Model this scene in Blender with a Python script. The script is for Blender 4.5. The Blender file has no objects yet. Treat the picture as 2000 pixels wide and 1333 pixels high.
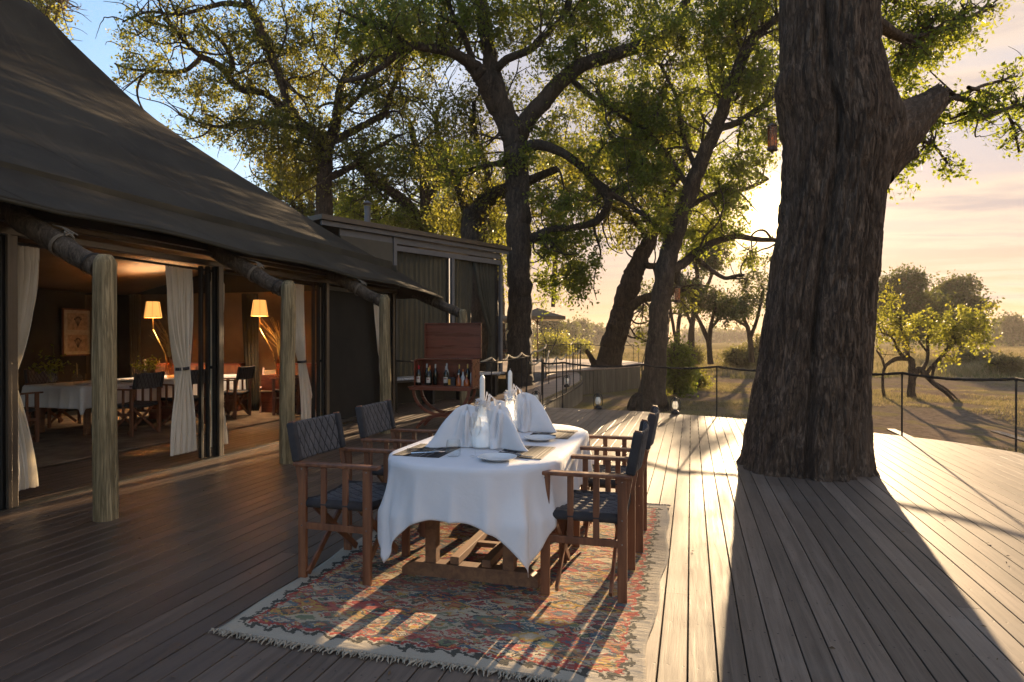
import bpy, math, random
import numpy as np
from mathutils import Vector, Matrix, Quaternion
R = math.radians
random.seed(7)
rng = np.random.default_rng(11)
scene = bpy.context.scene
COL = scene.collection

# ------------------------------------------------------------------ camera, sky, sun, exposure
YAW = R(15.64)
CAM_H = 1.45
FOC = 1250.0                       # focal length in pixels of the 2000 px wide photograph
cam_data = bpy.data.cameras.new('camera')
cam_data.sensor_width = 36.0
cam_data.lens = 36.0 * FOC / 2000.0
cam_data.clip_start = 0.05
cam_data.clip_end = 6000
cam = bpy.data.objects.new('camera', cam_data)
cam.location = (0, 0, CAM_H)
cam.rotation_euler = (R(90 - 0.206), 0, YAW)
COL.objects.link(cam)
scene.camera = cam

SUN_EL, SUN_AZ = R(9.8), R(6.4)    # azimuth from +Y towards +X
SUN_DIR = Vector((math.sin(SUN_AZ) * math.cos(SUN_EL), math.cos(SUN_AZ) * math.cos(SUN_EL), math.sin(SUN_EL)))
sun_data = bpy.data.lights.new('sun', 'SUN')
sun_data.energy = 3.3
sun_data.angle = R(0.53)
sun_data.color = (1.0, 0.71, 0.41)
sun = bpy.data.objects.new('sun', sun_data)
sun.location = (10, 60, 20)
sun.rotation_euler = (-SUN_DIR).to_track_quat('-Z', 'Y').to_euler()
COL.objects.link(sun)

scene.view_settings.view_transform = 'Standard'
scene.view_settings.look = 'None'
scene.view_settings.gamma = 1
scene.view_settings.use_curve_mapping = False
scene.view_settings.exposure = 2.72
HAZE_DENSITY = .0007
scene.render.engine = 'CYCLES'
cy = scene.cycles
cy.use_denoising = True
try: cy.denoiser = 'OPENIMAGEDENOISE'
except Exception: pass
cy.max_bounces = 8; cy.diffuse_bounces = 3; cy.glossy_bounces = 3
cy.transmission_bounces = 6; cy.transparent_max_bounces = 12; cy.volume_bounces = 0
cy.caustics_reflective = False; cy.caustics_refractive = False
cy.sample_clamp_indirect = 4.0

world = bpy.data.worlds.new('World')
scene.world = world
world.use_nodes = True
nt = world.node_tree
nt.nodes.clear()
def wn(t, **k):
    n = nt.nodes.new(t)
    for a, b in k.items(): setattr(n, a, b)
    return n
def wl(a, b): nt.links.new(a, b)
def wmath(op, a, b=None, c=None, clamp=False):
    n = wn('ShaderNodeMath', operation=op, use_clamp=clamp)
    for i, v in enumerate((a, b, c)):
        if v is None: continue
        if isinstance(v, (int, float)): n.inputs[i].default_value = v
        else: wl(v, n.inputs[i])
    return n.outputs[0]
def wmix(f, a, b, blend='MIX'):
    n = wn('ShaderNodeMix', data_type='RGBA', blend_type=blend)
    for i, v in ((0, f), (6, a), (7, b)):
        if isinstance(v, (int, float)): n.inputs[i].default_value = v
        elif isinstance(v, tuple): n.inputs[i].default_value = (*v, 1)
        else: wl(v, n.inputs[i])
    return n.outputs[2]
def wramp(x, a, b):
    n = wn('ShaderNodeMapRange', interpolation_type='SMOOTHSTEP'); wl(x, n.inputs[0])
    n.inputs[1].default_value = a; n.inputs[2].default_value = b
    return n.outputs[0]
sky = wn('ShaderNodeTexSky', sky_type='NISHITA')
sky.sun_disc = False
sky.sun_elevation = SUN_EL
sky.sun_rotation = SUN_AZ
sky.altitude = 900; sky.air_density = 1.2; sky.dust_density = 3.0; sky.ozone_density = 1.5
tc = wn('ShaderNodeTexCoord')
sep = wn('ShaderNodeSeparateXYZ'); wl(tc.outputs['Generated'], sep.inputs[0])
dz = sep.outputs[2]
dot = wn('ShaderNodeVectorMath', operation='DOT_PRODUCT')
wl(tc.outputs['Generated'], dot.inputs[0]); dot.inputs[1].default_value = SUN_DIR
cosang = dot.outputs['Value']
ang = wmath('ARCCOSINE', wmath('MINIMUM', cosang, 0.99999))
glow = wmath('ADD', wmath('MULTIPLY', wmath('EXPONENT', wmath('MULTIPLY', ang, -7.0)), 1.7),
             wmath('MULTIPLY', wmath('EXPONENT', wmath('MULTIPLY', ang, -42.0)), 26.0))
# thin high cloud: noise on a plane far overhead, stretched along the horizon
zc = wmath('MAXIMUM', wmath('ADD', dz, 0.06), 0.02)
cmb = wn('ShaderNodeCombineXYZ')
wl(wmath('DIVIDE', sep.outputs[0], zc), cmb.inputs[0]); wl(wmath('DIVIDE', sep.outputs[1], zc), cmb.inputs[1])
mp = wn('ShaderNodeMapping'); wl(cmb.outputs[0], mp.inputs[0])
mp.inputs['Rotation'].default_value = (0, 0, R(-25)); mp.inputs['Scale'].default_value = (0.55, 1.25, 1)
no = wn('ShaderNodeTexNoise'); wl(mp.outputs[0], no.inputs['Vector'])
no.inputs['Scale'].default_value = 1.1; no.inputs['Detail'].default_value = 8; no.inputs['Roughness'].default_value = 0.58
no.inputs['Distortion'].default_value = 0.25
cl = wramp(no.outputs['Fac'], 0.40, 0.56)
above = wramp(dz, 0.0, 0.05)
right = wramp(sep.outputs[0], -0.45, 0.35)          # the cloud bank lies on the right-hand side of the sky
clf = wmath('MULTIPLY', wmath('MULTIPLY', cl, above), wmath('MULTIPLY', right, 0.8))
skyc = wn('ShaderNodeVectorMath', operation='MULTIPLY'); wl(sky.outputs[0], skyc.inputs[0]); skyc.inputs[1].default_value = (.60, .76, .92)
SKYCOL = skyc.outputs[0]
# dusty air low over the plain: cream near the sun, pale peach away from it
low = wmath('EXPONENT', wmath('MULTIPLY', wmath('MAXIMUM', dz, 0.0), -5.5))
near = wmath('EXPONENT', wmath('MULTIPLY', wmath('MAXIMUM', wmath('SUBTRACT', ang, .45), 0.0), -4.5))
HAZE_A = wmix(wmath('EXPONENT', wmath('MULTIPLY', wmath('MAXIMUM', dz, 0.0), -6.5)), (1.26, 1.36, 1.66), (2.12, 1.14, .40))
c1 = wmix(wmath('SUBTRACT', 1.0, wmath('MULTIPLY', wmath('SUBTRACT', 1.0, wmath('MULTIPLY', low, .8)), wmath('SUBTRACT', 1.0, wmath('MULTIPLY', near, .995)))), SKYCOL, HAZE_A)
c2 = wmix(clf, c1, wmix(wramp(no.outputs['Fac'], 0.50, 0.66), (2.25, 1.78, 1.38), (1.16, 1.02, 1.08)))
gl = wn('ShaderNodeVectorMath', operation='SCALE'); gl.inputs[0].default_value = (1.0, 0.66, 0.28); wl(wmath('MULTIPLY', glow, 1.0), gl.inputs['Scale'])
add = wn('ShaderNodeVectorMath', operation='ADD'); wl(c2, add.inputs[0]); wl(gl.outputs[0], add.inputs[1])
bg = wn('ShaderNodeBackground'); wl(add.outputs[0], bg.inputs[0]); bg.inputs[1].default_value = 0.07
wo = wn('ShaderNodeOutputWorld'); wl(bg.outputs[0], wo.inputs[0])

# ------------------------------------------------------------------ helpers
FWD = Vector((-math.sin(YAW), math.cos(YAW), 0)); RGT = Vector((math.cos(YAW), math.sin(YAW), 0))
def at(px, py, Z):
    """world point that stands Z metres in front of the photographer, as surveyed from the photograph"""
    p = RGT * ((px - 1000) / 1250 * Z) + FWD * Z
    return Vector((p.x, p.y, CAM_H + (662 - py) * Z / 1250))
def gnd(px, py, h=0.0):
    Z = 1250 * (CAM_H - h) / (py - 662)
    v = at(px, py, Z); v.z = h
    return v

class MB:
    def __init__(s): s.v = []; s.f = []; s.u = None
    def add(s, vs, fs):
        o = len(s.v); s.v.extend([tuple(v) for v in vs]); s.f.extend([tuple(i + o for i in f) for f in fs]); return s
    def box(s, c, d, rz=0, M=None):
        hx, hy, hz = d[0] / 2, d[1] / 2, d[2] / 2
        vs = [Vector((x, y, z)) for z in (-hz, hz) for x, y in ((-hx, -hy), (hx, -hy), (hx, hy), (-hx, hy))]
        m = Matrix.Rotation(rz, 3, 'Z') if M is None else M
        vs = [m @ v + Vector(c) for v in vs]
        return s.add(vs, [(3, 2, 1, 0), (4, 5, 6, 7), (0, 1, 5, 4), (1, 2, 6, 5), (2, 3, 7, 6), (3, 0, 4, 7)])
    def beam(s, a, b, w, d, up=(0, 0, 1), taper=1.0):
        a = Vector(a); b = Vector(b); t = (b - a).normalized(); up = Vector(up)
        if abs(t.dot(up)) > .98: up = Vector((0, 1, 0))
        r = t.cross(up).normalized(); u = r.cross(t)
        vs = []
        for p, k in ((a, 1), (b, taper)):
            for x, y in ((-1, -1), (1, -1), (1, 1), (-1, 1)):
                vs.append(p + r * (x * w / 2 * k) + u * (y * d / 2 * k))
        return s.add(vs, [(3, 2, 1, 0), (4, 5, 6, 7), (0, 1, 5, 4), (1, 2, 6, 5), (2, 3, 7, 6), (3, 0, 4, 7)])
    def tube(s, pts, rad, n=8, cap=True, wob=0.0):
        pts = [Vector(p) for p in pts]; m = len(pts)
        if not hasattr(rad, '__len__'): rad = [rad] * m
        vs = []; fs = []
        ref = None
        for i, p in enumerate(pts):
            t = (pts[min(i + 1, m - 1)] - pts[max(i - 1, 0)])
            t = t.normalized() if t.length > 1e-9 else Vector((0, 0, 1))
            if ref is None:
                ref = Vector((1, 0, 0)) if abs(t.x) < .8 else Vector((0, 1, 0))
            ref = (ref - t * ref.dot(t)).normalized(); b = t.cross(ref)
            for k in range(n):
                a = 2 * math.pi * k / n
                r = rad[i] * (1 + (random.uniform(-wob, wob) if wob else 0))
                vs.append(p + ref * (math.cos(a) * r) + b * (math.sin(a) * r))
        for i in range(m - 1):
            for k in range(n):
                k2 = (k + 1) % n
                fs.append((i * n + k, i * n + k2, (i + 1) * n + k2, (i + 1) * n + k))
        if cap:
            fs.append(tuple(range(n))[::-1]); fs.append(tuple((m - 1) * n + k for k in range(n)))
        return s.add(vs, fs)
    def lathe(s, prof, n=20, c=(0, 0, 0), cap=False):
        c = Vector(c); vs = []; fs = []
        for r, z in prof:
            for k in range(n):
                a = 2 * math.pi * k / n
                vs.append(c + Vector((r * math.cos(a), r * math.sin(a), z)))
        for i in range(len(prof) - 1):
            for k in range(n):
                k2 = (k + 1) % n
                fs.append((i * n + k, i * n + k2, (i + 1) * n + k2, (i + 1) * n + k))
        if cap:
            fs.append(tuple(range(n))[::-1]); fs.append(tuple((len(prof) - 1) * n + k for k in range(n)))
        return s.add(vs, fs)
    def grid(s, nu, nv, fn, closed=False):
        vs = [fn(i / (nu - 1) if not closed else i / nu, j / (nv - 1)) for j in range(nv) for i in range(nu)]
        fs = []
        for j in range(nv - 1):
            for i in range(nu if closed else nu - 1):
                i2 = (i + 1) % nu
                fs.append((j * nu + i, j * nu + i2, (j + 1) * nu + i2, (j + 1) * nu + i))
        return s.add(vs, fs)
    def build(s, name, mat, parent=None, smooth=False, loc=None, bevel=0, solid=0, auto=None):
        me = bpy.data.meshes.new(name); me.from_pydata(s.v, [], s.f); me.update()
        if mat: me.materials.append(mat)
        if smooth or auto: me.polygons.foreach_set('use_smooth', [True] * len(me.polygons))
        if auto: me.set_sharp_from_angle(angle=R(auto))
        o = bpy.data.objects.new(name, me); COL.objects.link(o)
        if parent: o.parent = parent
        if loc is not None: o.location = loc
        if bevel:
            b = o.modifiers.new('bevel', 'BEVEL'); b.width = bevel; b.segments = 2; b.limit_method = 'ANGLE'; b.angle_limit = R(40)
        if solid:
            b = o.modifiers.new('solid', 'SOLIDIFY'); b.thickness = solid; b.offset = 0
        return o

def np_mesh(name, V, F, mat, parent=None, smooth=False, loc=None):
    """V (n,3) float array, F (m,k) int array of k-gons"""
    me = bpy.data.meshes.new(name)
    V = np.ascontiguousarray(V, dtype=np.float32); F = np.ascontiguousarray(F, dtype=np.int32)
    k = F.shape[1]
    me.vertices.add(len(V)); me.vertices.foreach_set('co', V.ravel())
    me.loops.add(F.size); me.loops.foreach_set('vertex_index', F.ravel())
    me.polygons.add(len(F)); me.polygons.foreach_set('loop_start', np.arange(0, F.size, k, dtype=np.int32))
    me.polygons.foreach_set('use_smooth', np.full(len(F), smooth, dtype=bool))
    me.update(calc_edges=True)
    me.materials.append(mat)
    o = bpy.data.objects.new(name, me); COL.objects.link(o)
    if parent: o.parent = parent
    if loc is not None: o.location = loc
    return o

def thing(name, label, cat, loc=(0, 0, 0), rz=0, group=None):
    o = bpy.data.objects.new(name, None); COL.objects.link(o)
    o.location = loc; o.rotation_euler = (0, 0, rz); o['label'] = label; o['category'] = cat
    o.empty_display_size = .1
    if group: o['group'] = group
    return o
def tag(o, label=None, cat=None, group=None, kind=None):
    if label: o['label'] = label
    if cat: o['category'] = cat
    if group: o['group'] = group
    if kind: o['kind'] = kind
    return o
def copy_thing(root, loc, rz, label, scale=None, group=None):
    r = root.copy(); COL.objects.link(r); r.location = loc; r.rotation_euler = (0, 0, rz); r['label'] = label
    if group: r['group'] = group
    if scale: r.scale = scale
    for ch in list(root.children):
        c = ch.copy(); COL.objects.link(c); c.parent = r
        for g in list(ch.children):
            d = g.copy(); COL.objects.link(d); d.parent = c
    return r

# value noise in numpy for modelled relief
_P = rng.random((64, 64))
def vnoise(x, y, wrapx=64):
    x = np.asarray(x, float); y = np.asarray(y, float)
    xi = np.floor(x).astype(int); yi = np.floor(y).astype(int); fx = x - xi; fy = y - yi
    fx = fx * fx * (3 - 2 * fx); fy = fy * fy * (3 - 2 * fy)
    a = _P[xi % wrapx, yi % 64]; b = _P[(xi + 1) % wrapx, yi % 64]; c = _P[xi % wrapx, (yi + 1) % 64]; d = _P[(xi + 1) % wrapx, (yi + 1) % 64]
    return (a * (1 - fx) + b * fx) * (1 - fy) + (c * (1 - fx) + d * fx) * fy

# ------------------------------------------------------------------ materials
class NM:
    def __init__(s, name):
        s.m = bpy.data.materials.new(name); s.m.use_nodes = True; s.t = s.m.node_tree
        s.b = s.t.nodes['Principled BSDF']; s.out = s.t.nodes['Material Output']
    def n(s, typ, **k):
        n = s.t.nodes.new(typ)
        for a, b in k.items(): setattr(n, a, b)
        return n
    def l(s, a, b): s.t.links.new(a, b)
    def put(s, inp, v):
        if isinstance(v, (int, float)): inp.default_value = v
        elif isinstance(v, tuple): inp.default_value = (*v, 1) if len(v) == 3 and inp.type == 'RGBA' else v
        else: s.l(v, inp)
    def math(s, op, a, b=None, c=None, clamp=False):
        n = s.n('ShaderNodeMath', operation=op, use_clamp=clamp)
        for i, v in enumerate((a, b, c)):
            if v is not None: s.put(n.inputs[i], v)
        return n.outputs[0]
    def pos(s, scale=(1, 1, 1), src='pos', rot=(0, 0, 0)):
        if src == 'pos': v = s.n('ShaderNodeNewGeometry').outputs['Position']
        elif src == 'obj': v = s.n('ShaderNodeTexCoord').outputs['Object']
        else: v = s.n('ShaderNodeTexCoord').outputs[src]
        m = s.n('ShaderNodeMapping'); s.l(v, m.inputs[0]); m.inputs['Scale'].default_value = scale; m.inputs['Rotation'].default_value = rot
        return m.outputs[0]
    def noise(s, vec, scale=1.0, detail=4, rough=.55, dist=0.0, out='Fac'):
        n = s.n('ShaderNodeTexNoise'); s.l(vec, n.inputs['Vector'])
        n.inputs['Scale'].default_value = scale; n.inputs['Detail'].default_value = detail
        n.inputs['Roughness'].default_value = rough; n.inputs['Distortion'].default_value = dist
        return n.outputs[out]
    def mix(s, f, a, b, blend='MIX'):
        n = s.n('ShaderNodeMix', data_type='RGBA', blend_type=blend)
        s.put(n.inputs[0], f); s.put(n.inputs[6], a); s.put(n.inputs[7], b)
        return n.outputs[2]
    def rng(s, x, a, b, c=0.0, d=1.0, smooth=True):
        n = s.n('ShaderNodeMapRange', interpolation_type='SMOOTHSTEP' if smooth else 'LINEAR'); s.put(n.inputs[0], x)
        for i, v in zip((1, 2, 3, 4), (a, b, c, d)): s.put(n.inputs[i], v)
        return n.outputs[0]
    def bump(s, h, strength=.3, dist=.01, nrm=None):
        n = s.n('ShaderNodeBump'); s.put(n.inputs['Height'], h)
        n.inputs['Strength'].default_value = strength; n.inputs['Distance'].default_value = dist
        if nrm: s.l(nrm, n.inputs['Normal'])
        s.l(n.outputs[0], s.b.inputs['Normal']); return n.outputs[0]
    def col(s, v): s.put(s.b.inputs['Base Color'], v)
    def set(s, rough=None, metal=None, spec=None, **k):
        if rough is not None: s.put(s.b.inputs['Roughness'], rough)
        if metal is not None: s.put(s.b.inputs['Metallic'], metal)
        if spec is not None: s.put(s.b.inputs['Specular IOR Level'], spec)
        for a, v in k.items(): s.put(s.b.inputs[a.replace('_', ' ')], v)
        return s
    def objrand(s): return s.n('ShaderNodeObjectInfo').outputs['Random']
    def island(s): return s.n('ShaderNodeNewGeometry').outputs['Random Per Island']
def wood(name, dark, light, rough=.45, axis='Y', src='pos', scale=1.0, bump=.25, per_obj=.25):
    m = NM(name)
    sc = {'X': (2, 26, 26), 'Y': (26, 2, 26), 'Z': (26, 26, 2)}[axis]
    v = m.pos(tuple(a * scale for a in sc), src)
    if per_obj:
        r = m.objrand(); off = m.n('ShaderNodeCombineXYZ'); k = m.math('MULTIPLY', r, 37.0); m.l(k, off.inputs[0]); m.l(k, off.inputs[2]); m.l(k, off.inputs[1])
        a = m.n('ShaderNodeVectorMath', operation='ADD'); m.l(v, a.inputs[0]); m.l(off.outputs[0], a.inputs[1]); v = a.outputs[0]
    g = m.noise(v, 1.0, 5, .6, .4); fine = m.noise(v, 3.2, 3, .6)
    c = m.mix(m.rng(g, .3, .7), dark, light)
    c = m.mix(m.math('MULTIPLY', m.rng(fine, .5, .75), .35), c, tuple(x * .55 for x in dark))
    if per_obj:
        k = m.math('ADD', 1 - per_obj, m.math('MULTIPLY', m.objrand(), per_obj * 2))
        sc_ = m.n('ShaderNodeVectorMath', operation='SCALE'); m.l(c, sc_.inputs[0]); m.l(k, sc_.inputs['Scale']); c = sc_.outputs[0]
    m.col(c); m.set(rough=m.rng(g, .2, .8, rough - .08, rough + .12), spec=.5)
    m.bump(m.math('ADD', g, m.math('MULTIPLY', fine, .6)), bump, .002)
    return m.m

def deck_wood():
    m = NM('stained_decking')
    r = m.objrand()
    P = m.n('ShaderNodeNewGeometry').outputs['Position']
    off = m.n('ShaderNodeCombineXYZ'); m.l(m.math('MULTIPLY', r, 61.0), off.inputs[1]); m.l(m.math('MULTIPLY', r, 13.0), off.inputs[2])
    a = m.n('ShaderNodeVectorMath', operation='ADD'); m.l(P, a.inputs[0]); m.l(off.outputs[0], a.inputs[1])
    mp = m.n('ShaderNodeMapping'); m.l(a.outputs[0], mp.inputs[0]); mp.inputs['Scale'].default_value = (38, 1.6, 1)
    g = m.noise(mp.outputs[0], 1.0, 6, .62, .6)
    fine = m.noise(mp.outputs[0], 4.0, 3, .6)
    wear = m.noise(P, 0.9, 5, .6, .5)
    sx = m.n('ShaderNodeSeparateXYZ'); m.l(P, sx.inputs[0])
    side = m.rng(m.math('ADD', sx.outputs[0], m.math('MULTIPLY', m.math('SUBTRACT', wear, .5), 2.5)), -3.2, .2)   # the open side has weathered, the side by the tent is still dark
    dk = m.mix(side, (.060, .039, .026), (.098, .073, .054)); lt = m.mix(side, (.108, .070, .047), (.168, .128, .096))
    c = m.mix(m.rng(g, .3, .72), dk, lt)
    c = m.mix(m.math('MULTIPLY', m.rng(wear, .52, .72), m.math('MULTIPLY', side, .45)), c, (.17, .145, .12))
    c = m.mix(m.math('MULTIPLY', m.rng(fine, .60, .72), .5), c, (.030, .022, .018))
    k = m.math('ADD', .74, m.math('MULTIPLY', r, .52))
    sc = m.n('ShaderNodeVectorMath', operation='SCALE'); m.l(c, sc.inputs[0]); m.l(k, sc.inputs['Scale']); c = sc.outputs[0]
    # screw heads: two per joist on every board
    fx = m.math('FRACT', m.math('DIVIDE', m.math('ADD', sx.outputs[0], 20.0 * PITCH * 8), PITCH))
    fy = m.math('FRACT', m.math('DIVIDE', sx.outputs[1], .45))
    dx = m.math('MULTIPLY', m.math('MINIMUM', m.math('ABSOLUTE', m.math('SUBTRACT', fx, .24)), m.math('ABSOLUTE', m.math('SUBTRACT', fx, .76))), PITCH)
    dy = m.math('MULTIPLY', m.math('ABSOLUTE', m.math('SUBTRACT', fy, .5)), .45)
    d = m.math('SQRT', m.math('ADD', m.math('MULTIPLY', dx, dx), m.math('MULTIPLY', dy, dy)))
    hole = m.rng(d, .0038, .0060, 1, 0)
    c = m.mix(m.math('MULTIPLY', hole, .85), c, (.015, .012, .01))
    m.col(c)
    wet = m.noise(P, 2.3, 4, .6)
    m.set(rough=m.math('ADD', m.math('ADD', m.rng(g, .2, .8, .34, .48), m.math('MULTIPLY', side, .17)), m.math('MULTIPLY', m.math('SUBTRACT', wet, .5), .22)), spec=m.math('SUBTRACT', .5, m.math('MULTIPLY', side, .3)))
    h = m.math('SUBTRACT', m.math('ADD', g, m.math('MULTIPLY', fine, .5)), m.math('MULTIPLY', hole, 1.2))
    m.bump(h, .35, .0022)
    return m.m

def fabric(name, c1, c2, rough=.85, weave=900, transl=0.0, bump=.25, src='pos', blot=1.2, sheen=0.0):
    m = NM(name)
    v = m.pos((1, 1, 1), src)
    b = m.noise(v, blot, 5, .6, .3)
    c = m.mix(m.rng(b, .3, .7), c1, c2); m.col(c); m.set(rough=rough, spec=.25)
    if sheen: m.set(Sheen_Weight=sheen)
    w = m.noise(v, weave, 1, .5); w2 = m.math('ADD', m.noise(v, 24, 4, .6), m.math('MULTIPLY', m.noise(v, 7, 3, .55, 1.2), 1.6))
    nrm = m.bump(m.math('ADD', m.math('MULTIPLY', w, .3), w2), bump, .004)
    if transl:
        t = m.n('ShaderNodeBsdfTranslucent'); m.l(c, t.inputs[0]); m.l(nrm, t.inputs['Normal'])
        mx = m.n('ShaderNodeMixShader'); mx.inputs[0].default_value = transl
        m.l(m.b.outputs[0], mx.inputs[1]); m.l(t.outputs[0], mx.inputs[2]); m.l(mx.outputs[0], m.out.inputs[0])
    return m.m

def plain(name, c, rough=.5, metal=0.0, spec=.5, var=.15, vs=12, bump=0.0, bs=60):
    m = NM(name); v = m.pos((1, 1, 1), 'obj')
    n = m.noise(v, vs, 4, .6)
    m.col(m.mix(m.rng(n, .3, .7), tuple(x * (1 - var) for x in c), tuple(min(1, x * (1 + var)) for x in c)))
    m.set(rough=m.rng(n, .2, .8, max(.02, rough - .06), rough + .06), metal=metal, spec=spec)
    if bump: m.bump(m.noise(v, bs, 4, .6), bump, .004)
    return m.m

def glass(name, c=(.985, .99, .99), rough=.01, milk=0.0):
    # thin-walled glass: mostly clear, mirror-like at grazing angles; lets the sun through
    m = NM(name)
    lw = m.n('ShaderNodeLayerWeight'); lw.inputs[0].default_value = .5; fr = m.math('POWER', lw.outputs['Facing'], 3.5)
    tr = m.n('ShaderNodeBsdfTransparent'); tr.inputs[0].default_value = (*c, 1)
    gl = m.n('ShaderNodeBsdfGlossy'); gl.inputs['Roughness'].default_value = rough
    mx = m.n('ShaderNodeMixShader'); m.l(m.math('ADD', m.math('MULTIPLY', fr, .55), .04, clamp=True), mx.inputs[0])
    m.l(tr.outputs[0], mx.inputs[1]); m.l(gl.outputs[0], mx.inputs[2]); res = mx.outputs[0]
    if milk:
        df = m.n('ShaderNodeBsdfTranslucent'); df.inputs[0].default_value = (.9, .9, .88, 1); d2 = m.n('ShaderNodeBsdfDiffuse'); d2.inputs[0].default_value = (.9, .9, .88, 1)
        a_ = m.n('ShaderNodeAddShader'); m.l(df.outputs[0], a_.inputs[0]); m.l(d2.outputs[0], a_.inputs[1])
        m2 = m.n('ShaderNodeMixShader'); m2.inputs[0].default_value = milk; m.l(res, m2.inputs[1]); m.l(a_.outputs[0], m2.inputs[2]); res = m2.outputs[0]
    m.l(res, m.out.inputs[0])
    return m.m

def leafmat(name, a, b, c, transl=.5, rough=.5, boost=.75):
    m = NM(name); r = m.island()
    big = m.noise(m.pos((1, 1, 1)), .7, 3, .5)
    col = m.mix(r, a, b); col = m.mix(m.math('MULTIPLY', m.rng(big, .45, .68), .7), col, c)
    m.col(col); m.set(rough=rough, spec=.35)
    t = m.n('ShaderNodeBsdfTranslucent')
    tc_ = m.mix(boost, col, (.32, .30, .02), 'ADD'); m.l(m.mix(.55, col, tc_), t.inputs[0])
    mx = m.n('ShaderNodeMixShader'); mx.inputs[0].default_value = transl
    m.l(m.b.outputs[0], mx.inputs[1]); m.l(t.outputs[0], mx.inputs[2]); m.l(mx.outputs[0], m.out.inputs[0])
    return m.m

def bark(name, dark, light, sx=14, sz=2.6, bump=.7, dist=.03, src='obj'):
    m = NM(name)
    v = m.pos((sx, sx, sz), src)
    n1 = m.noise(v, 1.0, 6, .62, .9)
    rn = m.noise(m.pos((sx * 1.5, sx * 1.5, sz * .9), src), 1.0, 4, .6, 1.4)
    crack = m.rng(m.math('ABSOLUTE', m.math('SUBTRACT', rn, .5)), 0.0, .09)
    pat = m.noise(m.pos((1, 1, .5), src), 1.3, 4, .6)
    c = m.mix(m.rng(n1, .3, .75), dark, light)
    c = m.mix(m.math('MULTIPLY', m.rng(crack, 0, 1, 1, 0), .55), c, tuple(x * .45 for x in dark))
    c = m.mix(m.math('MULTIPLY', m.rng(pat, .5, .7), .4), c, tuple(x * 1.25 for x in light))
    m.col(c); m.set(rough=.9, spec=.2)
    m.bump(m.math('ADD', m.math('MULTIPLY', crack, .8), n1), bump, dist)
    return m.m

PITCH = .127
M = {}
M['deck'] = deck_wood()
M['frame'] = plain('deck_underframe', (.02, .016, .013), .9)
M['chairwood'] = wood('oiled_teak', (.095, .034, .015), (.215, .082, .034), .42, 'Z', 'obj', .8, .2, 0)
M['mahogany'] = wood('mahogany', (.085, .018, .008), (.17, .040, .016), .30, 'X', 'obj', .6, .1, 0)
M['trestle'] = wood('trestle_teak', (.12, .052, .024), (.23, .110, .05), .72, 'Y', 'obj', .7, .25, 0)
def quiltmat(name, ax, cw, ch):
    m = NM(name); v = m.pos((1, 1, 1), 'obj'); b = m.noise(v, 9, 5, .6, .3); s_ = m.n('ShaderNodeSeparateXYZ'); m.l(m.n('ShaderNodeTexCoord').outputs['Object'], s_.inputs[0])
    zo = m.math('SUBTRACT', s_.outputs[ax], .815 if ax == 2 else 0.0)
    def ln(sg): return m.math('ABSOLUTE', m.math('SINE', m.math('MULTIPLY', m.math('ADD', m.math('DIVIDE', s_.outputs[0], cw), m.math('MULTIPLY', m.math('DIVIDE', zo, ch), sg)), math.pi)))
    d = m.math('MINIMUM', ln(1.0), ln(-1.0)); line = m.rng(d, .07, .30, 1, 0)      # the stitched rows
    c = m.mix(m.rng(b, .3, .7), (.068, .066, .068), (.108, .104, .106)); c = m.mix(m.math('MULTIPLY', line, .88), c, (.008, .008, .010)); m.col(c); m.set(rough=.9, spec=.2)
    m.bump(m.math('ADD', m.math('MULTIPLY', m.noise(v, 700, 1, .5), .3), m.noise(v, 24, 4, .6)), .35, .004); return m.m
M['quilt'] = quiltmat('charcoal_quilted_back', 2, .062, .125)
M['quiltseat'] = quiltmat('charcoal_quilted_seat', 1, .068, .105)
M['sleeve'] = fabric('charcoal_edge_canvas', (.028, .027, .029), (.046, .044, .046), .92, 700, 0, .2, 'obj', 9)
M['cloth'] = fabric('white_table_linen', (.76, .76, .78), (.83, .83, .84), .8, 1200, .18, .40, 'pos', 2)
M['napkin'] = fabric('white_napkin_linen', (.78, .78, .80), (.84, .84, .85), .8, 1200, .22, .40, 'pos', 8)
M['curtain'] = fabric('cream_voile', (.82, .76, .64), (.88, .83, .72), .8, 900, .42, .15, 'pos', 3)
def tentmat():
    m = NM('weathered_tent_canvas'); v = m.pos((1, 1, 1)); b = m.noise(v, .6, 6, .65, .4); st = m.noise(m.pos((.5, 2.4, .5), 'pos'), 1.6, 6, .7, 1.0); f = m.noise(v, 55, 3, .7)
    c = m.mix(m.rng(b, .3, .7), (.029, .0235, .016), (.050, .042, .029)); c = m.mix(m.math('MULTIPLY', m.rng(st, .52, .70), .55), c, (.070, .056, .040)); c = m.mix(m.math('MULTIPLY', m.rng(f, .62, .75), .35), c, (.10, .085, .065))
    m.col(c); m.set(rough=.85, spec=.12); m.bump(m.math('ADD', m.noise(v, 500, 1, .5), m.math('MULTIPLY', m.noise(m.pos((3, 9, 3)), 1.0, 5, .65, .6), 2.0)), .3, .005); return m.m
M['tent'] = tentmat()
M['liner'] = fabric('brown_tent_lining', (.12, .080, .046), (.18, .122, .072), .9, 500, .1, .3, 'pos', 1)
M['tan'] = fabric('tan_canvas_wall', (.16, .11, .065), (.22, .155, .09), .9, 500, 0, .3, 'pos', 1.5)
M['darkcanvas'] = fabric('dark_olive_canvas', (.028, .025, .017), (.046, .041, .028), .9, 500, 0, .3, 'pos', 1.5)
M['screen'] = fabric('dark_insect_mesh', (.010, .009, .007), (.018, .016, .012), .8, 700, 0, .2, 'pos', 2)
M['netcurtain'] = fabric('olive_net_curtain', (.052, .050, .036), (.068, .064, .047), .9, 700, .06, .2, 'pos', 2)
M['metal'] = plain('bronze_anodised_frame', (.075, .058, .042), .38, .55, .5, .1, 6)
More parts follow.
